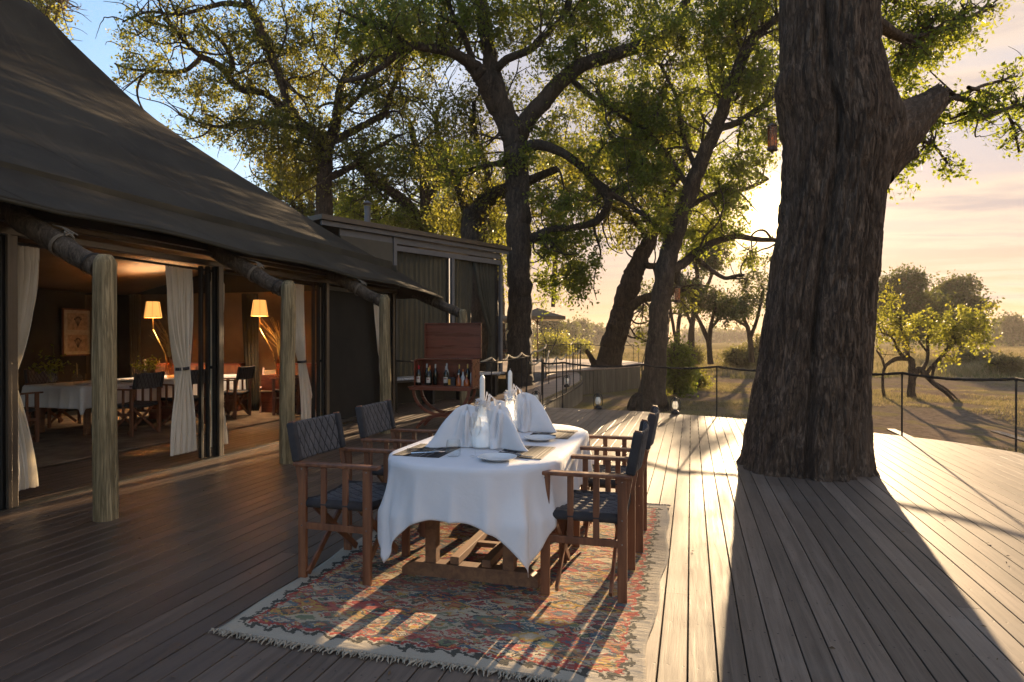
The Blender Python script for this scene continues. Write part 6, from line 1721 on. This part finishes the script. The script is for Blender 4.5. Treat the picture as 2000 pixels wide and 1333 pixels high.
candle_jug(-1.32, 4.66, 'clear glass jug with a tall white candle, further of the two', hc=.20)
napkin(-1.40, 3.93, [(R(205), .28, .34), (R(120), .10, .5), (R(20), .09, .5)], 'white napkin sweeping left from the near candle jug', .265, 1)
napkin(-1.19, 3.95, [(R(-28), .25, .33), (R(-100), .11, .4), (R(60), .11, .5)], 'white napkin sweeping right from the near candle jug', .275, 2)
napkin(-1.215, 4.70, [(R(-8), .26, .33), (R(-80), .10, .4), (R(80), .13, .4)], 'white napkin sweeping right from the far candle jug', .285, 3)
napkin(-1.415, 4.68, [(R(190), .17, .5), (R(100), .12, .5), (R(-90), .10, .5)], 'short upright white napkin left of the far candle jug', .225, 4)

# ------------------------------------------------------------------ drinks chest on curved legs
def make_bar():
    c = gnd(868, 838); t = thing('drinks_chest', 'open mahogany drinks chest with raised lid on crossed curved legs', 'bar cabinet', (c.x, c.y, 0), R(3))
    W = .50
    w = M['mahogany']
    MB().box((0, 0, .675), (1.08, .46, .022)).build('tray', w, t, bevel=.004)
    MB().box((0, -.22, .660), (1.02, .03, .055)).build('apron', w, t, bevel=.003)
    MB().box((0, .22, .660), (1.02, .03, .055)).build('apron', w, t, bevel=.003)
    # the chest: open box standing on its long side
    MB().box((.03, .19, .90), (.97, .018, .43)).build('back_panel', w, t)
    MB().box((.03, .02, .695), (.97, .34, .016)).build('floor_panel', w, t)
    MB().box((.03, .10, 1.115), (.98, .17, .022)).build('top_rail', w, t, bevel=.003)
    MB().box((-.455, .02, .90), (.018, .34, .43)).build('side_panel', w, t, bevel=.002)
    MB().box((.515, .02, .895), (.020, .42, .46)).build('side_panel', w, t, bevel=.002)
    for xx in (-.15, .12, .34): MB().box((xx, .11, .80), (.008, .16, .19)).build('divider', w, t)
    # raised lid, standing behind
    MB().box((.08, .215, 1.42), (.93, .014, .575)).build('lid_panel', M['mahogany'], t)
    for a, b in (((.08, .20, 1.70), (.96, .06, .018)), ((.08, .20, 1.14), (.96, .06, .018)), ((-.395, .20, 1.42), (.018, .06, .575)), ((.555, .20, 1.42), (.018, .06, .575))):
        MB().box(a, b).build('lid_frame', w, t, bevel=.003)
    for yy in (-.17, .17):
        # upper arc hangs from the tray, lower arc stands on the deck: an hourglass pair
        def arc(cz, r, a0, a1, n=26, wd=.045):
            P = [(r * math.cos(R(a0 + (a1 - a0) * k / n)), cz + r * .86 * math.sin(R(a0 + (a1 - a0) * k / n))) for k in range(n + 1)]
            mb = MB(); vs = []
            for k, (x, z) in enumerate(P):
                d = Vector((x, 0, (z - cz) / .74)).normalized(); 
                for s_ in (-wd / 2, wd / 2):
                    for y_ in (-.016, .016): vs.append((x + d.x * s_, yy + y_, z + d.z * s_))
            fs = []
            for k in range(n):
                a = k * 4; b = a + 4
                fs += [(a, a + 1, b + 1, b), (a + 2, b + 2, b + 3, a + 3), (a, b, b + 2, a + 2), (a + 1, a + 3, b + 3, b + 1)]
            fs += [(0, 2, 3, 1), (4 * n, 4 * n + 1, 4 * n + 3, 4 * n + 2)]
            return mb.add(vs, fs)
        arc(.640, .46, 180, 360).build('leg', w, t, bevel=.003)
        arc(-.165, .46, 28, 152).build('leg', w, t, bevel=.003)
    MB().tube([(0, -.17, .235), (0, .17, .235)], .020, 10).build('stretcher', w, t, smooth=True)
    def world(x, y, z):
        v = Matrix.Rotation(R(3), 3, 'Z') @ Vector((x, y, 0)); return (c.x + v.x, c.y + v.y, z)
    return t, world
bar, BW = make_bar()
M['dkglass'] = plain('dark_bottle_glass', (.010, .012, .008), .08, 0, .6, .1, 10)
M['label'] = plain('cream_paper_label', (.55, .50, .42), .7, 0, .3, .06, 20)
M['redfoil'] = plain('red_foil', (.35, .012, .02), .35, .2)
M['orangefoil'] = plain('orange_foil', (.45, .13, .02), .35, .2)
M['goldfoil'] = plain('gold_foil', (.40, .27, .08), .3, .6)
M['greyfoil'] = plain('pale_grey_foil', (.32, .32, .31), .35, .3)
M['clearbottle'] = plain('frosted_clear_bottle', (.42, .42, .40), .12, 0, .6)
M['amber'] = plain('amber_spirit', (.30, .07, .012), .15, 0, .6)
M['yellow'] = plain('yellow_label', (.50, .26, .02), .6)
M['inkred'] = plain('dark_red_print', (.20, .03, .02), .7)
def bottle(x, y, h, r, glassm, foil, lab, text, labm='label', shape='wine'):
    t = thing('bottle', text, 'bottle', BW(x, y, .704 if y > -.14 else .687), 0, 'bottles in the drinks chest')
    if shape == 'wine': pr = [(0, 0), (r * .9, 0), (r, .006), (r, h * .58), (r * .85, h * .66), (r * .42, h * .74), (r * .36, h * .80)]
    elif shape == 'flask': pr = [(0, 0), (r, 0), (r * 1.05, h * .1), (r * 1.0, h * .5), (r * .6, h * .62), (r * .32, h * .68), (r * .30, h * .86)]
    else: pr = [(0, 0), (r, 0), (r * 1.02, .01), (r * 1.02, h * .62), (r * .5, h * .74), (r * .38, h * .80)]
    ytop = pr[-1][1]; rt = pr[-1][0]
    MB().lathe(pr, 20).build('glass_body', M[glassm], t, auto=50)
    MB().lathe([(rt * 1.02, ytop - .001), (rt * 1.12, ytop), (rt * 1.12, h * .97), (rt * .9, h), (0, h)], 16).build('capsule', M[foil], t, auto=50)
    if lab:
        z0, z1 = h * .14, h * .44
        MB().grid(14, 2, lambda u, v: Vector(((r + .0012) * math.cos(R(-150 + 120 * u)), (r + .0012) * math.sin(R(-150 + 120 * u)), z0 + (z1 - z0) * v))).build('paper_label', M[labm], t, smooth=True)
        MB().grid(8, 2, lambda u, v: Vector(((r + .0022) * math.cos(R(-120 + 60 * u)), (r + .0022) * math.sin(R(-120 + 60 * u)), z0 + (z1 - z0) * (.62 + .18 * v)))).build('label_print', M['inkred'], t, smooth=True)
    return t
bottle(-.41, -.07, .32, .038, 'dkglass', 'redfoil', True, 'wine bottle with red foil top and pale label at the left of the chest')
bottle(-.32, .06, .34, .036, 'dkglass', 'greyfoil', False, 'dark bottle with grey foil behind the second label')
bottle(-.265, .05, .31, .034, 'dkglass', 'orangefoil', False, 'dark bottle with orange foil top')
bottle(-.235, -.09, .285, .040, 'dkglass', 'goldfoil', True, 'dark wine bottle with cream label, second from the left')
bottle(-.17, .05, .335, .036, 'dkglass', 'greyfoil', False, 'tall dark bottle with grey foil left of the middle')
bottle(.02, .06, .35, .036, 'clearbottle', 'greyfoil', False, 'pale tall bottle in the middle of the chest')
bottle(.055, -.08, .31, .040, 'dkglass', 'greyfoil', True, 'dark bottle with large white label in the middle')
bottle(.23, .06, .33, .036, 'dkglass', 'goldfoil', False, 'dark bottle with gold top right of the middle')
bottle(.275, -.12, .20, .040, 'amber', 'clearbottle', False, 'small flask of orange spirit at the front right', shape='flask')
bottle(.33, -.06, .26, .036, 'clearbottle', 'orangefoil', False, 'clear decanter with amber stopper at the right', shape='flask')
bottle(.375, .05, .34, .036, 'dkglass', 'goldfoil', False, 'tall dark bottle with a yellow and white top at the right')
bottle(.405, -.11, .17, .045, 'amber', 'goldfoil', False, 'squat ribbed amber bottle at the front right', shape='flask')
bottle(.465, .00, .29, .034, 'clearbottle', 'goldfoil', False, 'grey glass bottle against the right-hand side panel', shape='square')
b = BW(.165, -.13, .704)
bx = thing('drinks_box', 'small dark box with a yellow label among the bottles', 'box', (b[0], b[1], .704), R(3)); MB().box((0, 0, .068), (.115, .06, .136)).build('box_body', M['sleeve'], bx, bevel=.003); MB().box((-.03, -.0315, .062), (.038, .002, .09)).build('yellow_label', M['yellow'], bx)

# ------------------------------------------------------------------ storm lanterns
def lantern(p, label, s=1.0, hanging=False):
    t = thing('storm_lantern', label, 'lantern', p, random.uniform(0, .6), 'storm lanterns along the deck edge'); t.scale = (s, s, s)
    bm_ = M['blackmetal']
    MB().lathe([(0, 0), (.078, 0), (.082, .012), (.080, .045), (.060, .062), (.040, .070), (.034, .095), (0, .095)], 22).build('fuel_tank', bm_, t, auto=50)
    MB().lathe([(.034, .092), (.052, .125), (.058, .165), (.050, .215), (.036, .250), (.035, .250), (.049, .215), (.0565, .165), (.0505, .125), (.033, .094)], 24).build('globe', M['lamp'], t, auto=60)
    MB().lathe([(.040, .248), (.046, .256), (.040, .272), (.030, .282), (.030, .300), (.044, .308), (.030, .325), (.012, .332), (0, .332)], 20).build('chimney', bm_, t, auto=50)
    mb = MB()
    for sx in (-1, 1): mb.tube([(sx * .07, 0, .035), (sx * .088, 0, .08), (sx * .088, 0, .24), (sx * .075, 0, .28), (sx * .04, 0, .305)], .008, 8)
    mb.build('side_tube', bm_, t, smooth=True)
    MB().tube([(.088 * math.cos(a), .0 + .02 * math.sin(a), .23 + .16 * math.sin(a)) for a in np.linspace(0, math.pi, 16)], .0032, 6).build('bail_handle', bm_, t, smooth=True)
    MB().tube([(.052 * math.cos(a), .052 * math.sin(a), .17) for a in np.linspace(0, 2 * math.pi, 20)], .0025, 5).tube([(0, -.058, .10), (0, -.061, .25)], .002, 5).tube([(0, .058, .10), (0, .061, .25)], .002, 5).build('wire_guard', bm_, t, smooth=True)
    MB().lathe([(0, .09), (.012, .092), (.010, .112), (0, .114)], 10).build('burner', M['goldfoil'], t, auto=50)
    return t
M['lamp'] = glass('lantern_globe', (.96, .95, .90), .04, .22)  # pale milky mix stands in for bright reflections on the globe
for (px_, py_, h, lab) in ((1047, 794, 0, 'storm lantern on the left, where the walkway leaves the deck'), (1168, 799.5, 0, 'storm lantern in the middle of the far deck edge'), (1319, 809.5, 0, 'storm lantern on the far deck edge right of the leaning tree'), (1107, 756.5, .12, 'storm lantern standing on the walkway behind the rail')):
    p = gnd(px_, py_, h); p.z = h + .004; lantern(p, lab, 1.0)
M['copper'] = plain('aged_copper', (.085, .048, .032), .5, .5)
def hanging(px_, py_, Z, label, h, w, ropeto):
    p = at(px_, py_, Z); t = thing('hanging_lantern', label, 'lantern', p, R(12))
    MB().lathe([(w * .42, 0), (w * .5, .01), (w * .46, .03), (w * .30, .05), (w * .3, .055)], 4).tube([(0, 0, -.03), (0, 0, .01)], [.006, .02], 8).build('base', M['copper'], t)
    for k in range(4):
        a = R(45 + 90 * k); MB().box((w * .42 * math.cos(a), w * .42 * math.sin(a), h * .5), (.008, .008, h * .84)).build('corner_bar', M['copper'], t)
        a = R(90 * k); MB().box((w * .29 * math.cos(a), w * .29 * math.sin(a), h * .5), (.0025 if k % 2 == 0 else w * .56, .0025 if k % 2 else w * .56, h * .8)).build('pane', M['smoked'], t)
    MB().lathe([(w * .5, h * .92), (w * .52, h * .93), (w * .3, h * 1.02), (w * .12, h * 1.06), (0, h * 1.06)], 4).build('cap', M['copper'], t)
    MB().lathe([(0, .03), (.018, .03), (.018, .12), (0, .12)], 12).build('candle', M['wax'], t, auto=40)
    MB().tube([(0, 0, h * 1.05), (0, 0, h * 1.05 + ropeto)], .003, 6).build('chain', M['blackmetal'], t)
hanging(1508, 296, 7.0, 'copper candle lantern hanging against the left side of the giant trunk', .29, .12, 1.4)
hanging(1322, 590, 17.0, 'glass lantern hanging from the low limb of the leaning tree', .40, .22, .42)
MB_ = MB()
t = thing('hanging_bracket', 'thin iron bracket and chain holding the copper lantern on the giant trunk', 'bracket', at(1500, 170, 7.0))
MB().tube([Vector((0, 0, 0)), at(1507, 168, 7.0) - at(1500, 170, 7.0), at(1540, 165, 7.2) - at(1500, 170, 7.0)], .006, 6).build('iron_arm', M['blackmetal'], t)
# chain lantern beside the terrace: feeder pole curved like a shepherd's crook
t = thing('shepherd_crook', 'thin curved iron hanging pole between the terrace and the middle trunk', 'lamp pole', gnd(1070, 718, .30))
o_ = gnd(1070, 718, .30)
MB().tube([at(a, b, 24) - o_ for a, b in ((1062, 726), (1068, 700), (1080, 680), (1088, 660), (1090, 640))], .014, 6).tube([at(a, b, 24) - o_ for a, b in ((1072, 706), (1070, 680), (1062, 656), (1056, 645))], .012, 6).build('iron_rod', M['blackmetal'], t, smooth=True)
t = thing('hanging_chair', 'small hanging basket on a curved rod left of the middle trunk', 'hanging basket', at(985, 690, 21))
o_ = at(985, 690, 21)
MB().tube([at(a, b, 21) - o_ for a, b in ((995, 700), (984, 668), (986, 650), (993, 640))], .02, 6).tube([at(a, b, 21) - o_ for a, b in ((986, 650), (984, 680))], .008, 5).build('iron_rod', M['blackmetal'], t, smooth=True)
MB().lathe([(0, -.12), (.10, -.10), (.14, 0), (.13, 0)], 14, at(985, 682, 21) - o_).build('basket', M['copper'], t, smooth=True)
t = thing('bench', 'dark low seat on the terrace left of the middle trunk', 'bench', gnd(990, 708, D2Z))
MB().box((0, 0, .42), (1.5, .5, .06)).build('seat', M['blackmetal'], t)
MB().box((0, .22, .72), (1.5, .05, .5)).build('backrest', M['blackmetal'], t)
for xx in (-.65, .65): MB().box((xx, 0, .2), (.06, .45, .4)).build('leg', M['blackmetal'], t)

# a few fallen leaves and scraps of bark on the boards
def litter():
    n = 420; x = rng.uniform(-5.2, 5.2, n); y = rng.uniform(.6, 13, n)
    keep = np.array([far_y(a) > b + .1 for a, b in zip(x, y)]) & ~((x > -2.4) & (x < -.1) & (y > 2.5) & (y < 5.8)); x = x[keep]; y = y[keep]
    P = np.stack([x, y, np.full(len(x), .004)], -1); a = rng.uniform(0, 6.28, len(x)); l = rng.uniform(.012, .035, len(x))[:, None]; w = l * rng.uniform(.25, .5, (len(x), 1))
    d = np.stack([np.cos(a), np.sin(a), np.zeros(len(x))], -1); u = np.stack([-np.sin(a), np.cos(a), np.zeros(len(x))], -1)
    up = np.array([[0, 0, 1.]]) * rng.uniform(.001, .010, (len(x), 1))
    V = np.stack([P, P + d * l * .5 + u * w * .5 + up, P + d * l + up * .6, P + d * l * .5 - u * w * .5 + up * .3], 1).reshape(-1, 3)
    o = np_mesh('fallen_leaves', V, np.arange(len(V)).reshape(-1, 4), M['deadleaf']); tag(o, 'fallen leaves and bark scraps on the deck', kind='stuff')
M['deadleaf'] = leafmat('dead_leaf', (.10, .06, .03), (.20, .13, .06), (.07, .045, .03), .2, .7, .05)
litter()
# ------------------------------------------------------------------ inside the tent
IT = (-9.15, 9.1)
it = thing('dining_table', 'long indoor dining table under a white cloth inside the tent', 'table', (IT[0], IT[1], .012))
MB().box((0, 0, .715), (1.10, 3.5, .03)).build('tabletop', M['trestle'], it)
for x in (-.45, .45):
    for y in (-1.6, 1.6): MB().box((x, y, .35), (.07, .07, .70)).build('leg', M['trestle'], it, bevel=.004)
tablecloth('tablecloth', 'white cloth hanging in a sharp corner on the indoor dining table', IT[0], IT[1], .57, 1.78, .03, .748, .33, seed=9, rings=14, amp=.6, sub=5)
irug = thing('rug', 'dull woven rug on the floor inside the tent', 'rug', (-9.1, 8.5, .004))
M['irug'] = fabric('brown_woven_rug', (.10, .07, .045), (.20, .15, .10), .95, 400, 0, .5, 'pos', 3)
MB().grid(30, 40, lambda u, v: Vector((-2.1 + 4.2 * u, -3.3 + 6.0 * v, .006 + .003 * math.sin(u * 20)))).build('weave', M['irug'], irug, smooth=True, solid=.006)
IG = 'director chairs inside the tent'
for (x, y, rz, lab) in ((-8.10, 7.75, R(93), 'indoor director chair with its quilted back to the deck, right of the first timber pole'),
                        (-9.0, 6.55, R(2), 'indoor director chair at the near left end of the indoor table, behind the first curtain'),
                        (-8.15, 9.95, R(100), 'indoor director chair seen past the second door post'),
                        (-7.55, 10.7, R(130), 'indoor director chair furthest right by the tan wall'),
                        (-8.12, 8.75, R(88), 'indoor director chair hidden behind the second curtain'), (-10.2, 8.2, R(-90), 'indoor director chair on the far side of the indoor table')):
    copy_thing(chair, (x, y, .014), rz, lab, group=IG)
M['shade'] = NM('lit_lamp_shade')
sm_ = M['shade']; sm_.col((.75, .45, .18)); sm_.set(rough=.8, Emission_Color=(1.0, .42, .10), Emission_Strength=.20); M['shade'] = sm_.m
def lamp(px_, py_, Z, label, foot):
    p = at(px_, py_, Z); t = thing('floor_lamp', label, 'lamp', (p.x, p.y, 0), 0, 'lamps with lit orange shades'); z = p.z
    o = MB().lathe([(.155, z - .17), (.112, z + .13)], 32).build('lamp_shade', M['shade'], t, smooth=True)
    for k in range(6):
        a = R(60 * k + 10); MB().tube([(.157 * math.cos(a), .157 * math.sin(a), z - .17), (.114 * math.cos(a), .114 * math.sin(a), z + .13)], .003, 5).build('shade_rib', M['goldfoil'], t)
    MB().tube([(.156 * math.cos(a), .156 * math.sin(a), z - .17) for a in np.linspace(0, 6.283, 30)], .005, 5).build('shade_rim', M['goldfoil'], t)
    MB().tube([(0, 0, z - .40), (0, 0, z + .10)], .009, 8).tube([(0, 0, z - .40), (foot[0] * .5, foot[1] * .5, z - .85), (foot[0], foot[1], .02)], .009, 8).build('stand', M['goldfoil'], t, smooth=True)
    MB().lathe([(0, 0), (.15, 0), (.15, .015), (.02, .03), (.02, .05)], 20, (foot[0], foot[1], 0)).build('base', M['blackmetal'], t, auto=50)
    ld = bpy.data.lights.new('bulb', 'POINT'); ld.energy = 30; ld.color = (1.0, .72, .46); ld.shadow_soft_size = .05
    l = bpy.data.objects.new('bulb', ld); COL.objects.link(l); l.parent = t; l.location = (0, 0, z)
lamp(299, 603, 12.2, 'lit orange-shaded floor lamp behind the indoor table', (.45, .1))
lamp(507, 600, 12.1, 'lit orange-shaded floor lamp between the second and third door posts', (.5, .1))
# a tall vase of dry grass stems beside each lamp
def stems(px_, Z, label, seed):
    rs = random.Random(seed); p = at(px_, 662, Z); t = thing('vase_of_grass', label, 'vase', (p.x, p.y, .0))
    MB().lathe([(0, .75), (.06, .75), (.10, .85), (.09, .98), (.05, 1.08), (.06, 1.12)], 18).build('vase', M['smoked'], t, smooth=True)
    MB().box((0, 0, .37), (.6, .4, .74)).build('side_table', M['mahogany'], t, bevel=.004)
    mb = MB()
    for k in range(36):
        a = rs.uniform(0, 6.28); l = rs.uniform(.5, .95); r = rs.uniform(.1, .34)
        mb.tube([(0, 0, .9), (r * .3 * math.cos(a), r * .3 * math.sin(a), .95 + l * .6), (r * math.cos(a) - .1, r * math.sin(a), .95 + l)], .004, 4)
    tag(mb.build('grass_stems', M['goldfoil'], t), kind='stuff')
stems(334, 11.6, 'tall vase of dry grass stems under the left lamp', 3); stems(548, 12.6, 'tall vase of dry grass stems under the right lamp', 4)
# things on the indoor table
def posy(x, y, label, seed, s=1.0):
    t = thing('potted_posy', label, 'flower pot', (x, y, .75)); rs = random.Random(seed)
    MB().lathe([(0, 0), (.05, 0), (.062, .02), (.066, .12), (.06, .12), (.055, .02), (0, .01)], 18).build('glass_pot', M['tumbler'], t, auto=50)
    P = np.array([[rs.gauss(0, .10 * s), rs.gauss(0, .10 * s), .20 + abs(rs.gauss(0, .09 * s))] for _ in range(170)])
    V, F = leaves_np(P, .055, .1, .55); np_mesh('leaves', V, F, M['leafA'], t)
    mb = MB()
    for k in range(12): q = P[k]; mb.tube([(0, 0, .05), tuple(q)], .002, 4)
    mb.build('stems', M['leafA'], t)
    return t
posy(-8.95, 8.85, 'low green posy in a glass pot right of the first timber pole', 1)
posy(-9.45, 7.55, 'leafy green posy at the left end of the indoor table', 2, 1.2)
def ivase(x, y, label, k):
    t = thing('glass_vase', label, 'vase', (x, y, .75), 0, 'small glass vessels on the indoor table')
    MB().lathe([(0, 0), (.05, .004), (.075, .05), (.072, .10), (.03, .16), (.022, .20), (.030, .22)], 22).build('vessel', M['tumbler'], t, auto=60)
    MB().tube([(0, 0, .1), (.01, 0, .30)], .003, 4).tube([(0, 0, .1), (-.03, .01, .32)], .003, 4).build('stem', M['goldfoil'], t)
ivase(-8.95, 7.9, 'round glass vase with two stems on the indoor table', 0); ivase(-9.3, 7.85, 'small glass bottle left of the round vase on the indoor table', 1); ivase(-8.85, 9.5, 'small glass vessel behind the indoor chair back', 2)
t = thing('candlestick', 'pale candle in a dark holder on the indoor table', 'candle', (-9.25, 9.1, .75)); MB().lathe([(0, 0), (.05, 0), (.012, .02), (.012, .12), (.024, .13)], 16).build('holder', M['blackmetal'], t, auto=50); MB().lathe([(0, .13), (.018, .13), (.018, .33), (0, .34)], 14).build('candle', M['wax'], t, auto=50)
for k, (x, y, lab) in enumerate(((-8.85, 7.55, 'white plate near the corner of the indoor table'), (-8.85, 8.35, 'white plate in the middle of the indoor table edge'), (-9.4, 8.3, 'white plate on the far side of the indoor table'))):
    p = MB().lathe([(0, .004), (.07, .004), (.12, .02), (.121, .018), (.07, 0), (0, 0)], 28).build('plate', M['china'], None, auto=60, loc=(x, y, .752)); tag(p, lab, 'plate', 'plates on the indoor table')
# four botanical prints in one frame
pf = at(118, 650, 13.4)
ang_ = math.atan2(FWD.y, FWD.x)
t = thing('framed_prints', 'pale frame with four small plant prints on the dark back wall of the tent', 'picture', (-11.93, pf.y, pf.z), 0)
wd_, hd_ = 1.20, .92
MB().box((0, 0, 0), (.02, wd_, hd_)).build('mount', M['paper'], t)
for a, b in (((.012, 0, hd_ / 2), (.03, wd_ + .04, .03)), ((.012, 0, -hd_ / 2), (.03, wd_ + .04, .03)), ((.012, wd_ / 2, 0), (.03, .03, hd_)), ((.012, -wd_ / 2, 0), (.03, .03, hd_))): MB().box(a, b).build('frame', M['chairwood'], t)
for sy in (-1, 1):
    for sz in (-1, 1):
        c = (.013, sy * wd_ * .235, sz * hd_ * .235); pn = MB().box(c, (.004, wd_ * .36, hd_ * .36)).build('print', M['print'], t)
        mb = MB()
        for q in range(5):
            a = R(50 + 20 * q); mb.tube([(.017, c[1], c[2] - .10), (.017, c[1] + .10 * math.cos(a), c[2] - .08 + .17 * math.sin(a))], [.003, .006], 5)
        for q in range(5):
            a = R(50 + 20 * q); mb.lathe([(0, -.02), (.02, 0), (0, .02)], 6, (.017, c[1] + .10 * math.cos(a), c[2] - .08 + .17 * math.sin(a)))
        mb.build('plant_drawing', M['ink'], pn)
# sideboards and drapes further inside
for (px_, Z, w, h, lab) in ((395, 12.9, 1.6, .95, 'dark timber sideboard against the back of the tent'), (590, 12.9, .9, .95, 'red-brown cupboard behind the fourth curtain')):
    p = at(px_, 662, Z); t = thing('sideboard', lab, 'sideboard', (p.x, p.y, .01), R(20)); MB().box((0, 0, h / 2), (w, .5, h)).build('carcass', M['mahogany'], t, bevel=.005)
    for k in (-1, 1): MB().box((k * w / 4, -.256, h / 2), (w / 2 - .03, .012, h - .08)).build('door', M['chairwood'], t, bevel=.003)
def drape(px0, px1, Z, label, mat, top=2.35):
    a = at(px0, 662, Z); b = at(px1, 662, Z); t = thing('drape', label, 'drape', (a.x, a.y, 0)); d = Vector((b.x - a.x, b.y - a.y, 0)); nn = Vector((-d.y, d.x, 0)).normalized()
    MB().grid(60, 16, lambda u, v: d * (u + (.35 * (v ** 1.4) * (1 - u))) + nn * .05 * math.sin(u * 30) + Vector((0, 0, .02 + (top - .02) * (1 - v)))).build('cloth', mat, t, smooth=True, solid=.006)
drape(472, 506, 12.75, 'dark drape hanging in front of the tan end wall', M['darkcanvas'])
drape(252, 275, 13.0, 'dark drape on the tent back wall behind the first pole', M['darkcanvas'])
drape(160, 185, 13.2, 'brown drape right of the framed prints', M['liner'])
# round tan sling chair by the wall
t = thing('canvas_armchair', 'tan canvas armchair near the end wall of the tent', 'chair', (-7.9, 10.95, .01), R(30))
MB().grid(10, 10, lambda u, v: Vector(((u - .5) * .6, .25 - .5 * v, .42 + .5 * max(0, .35 - v) * 2.2))).build('sling', M['tan'], t, smooth=True, solid=.02)
for x in (-.28, .28):
    MB().beam((x, .3, 0), (x, -.2, .5), .03, .04).build('leg', M['chairwood'], t); MB().beam((x, -.25, 0), (x, .28, .85), .03, .04).build('leg', M['chairwood'], t)
# ------------------------------------------------------------------ the dusty air of the plain
hz_ = MB().box((0, 0, 8.5), (1900, 1900, 23)).build('haze', None)
hm = bpy.data.materials.new('dusty_air'); hm.use_nodes = True; hm.node_tree.nodes.clear()
pv = hm.node_tree.nodes.new('ShaderNodeVolumePrincipled'); ho = hm.node_tree.nodes.new('ShaderNodeOutputMaterial')
pv.inputs['Color'].default_value = (.92, .80, .66, 1); pv.inputs['Density'].default_value = HAZE_DENSITY; pv.inputs['Anisotropy'].default_value = .12
hm.node_tree.links.new(pv.outputs[0], ho.inputs['Volume'])
hz_.data.materials.append(hm); tag(hz_, 'thin golden haze over the plain', kind='stuff')
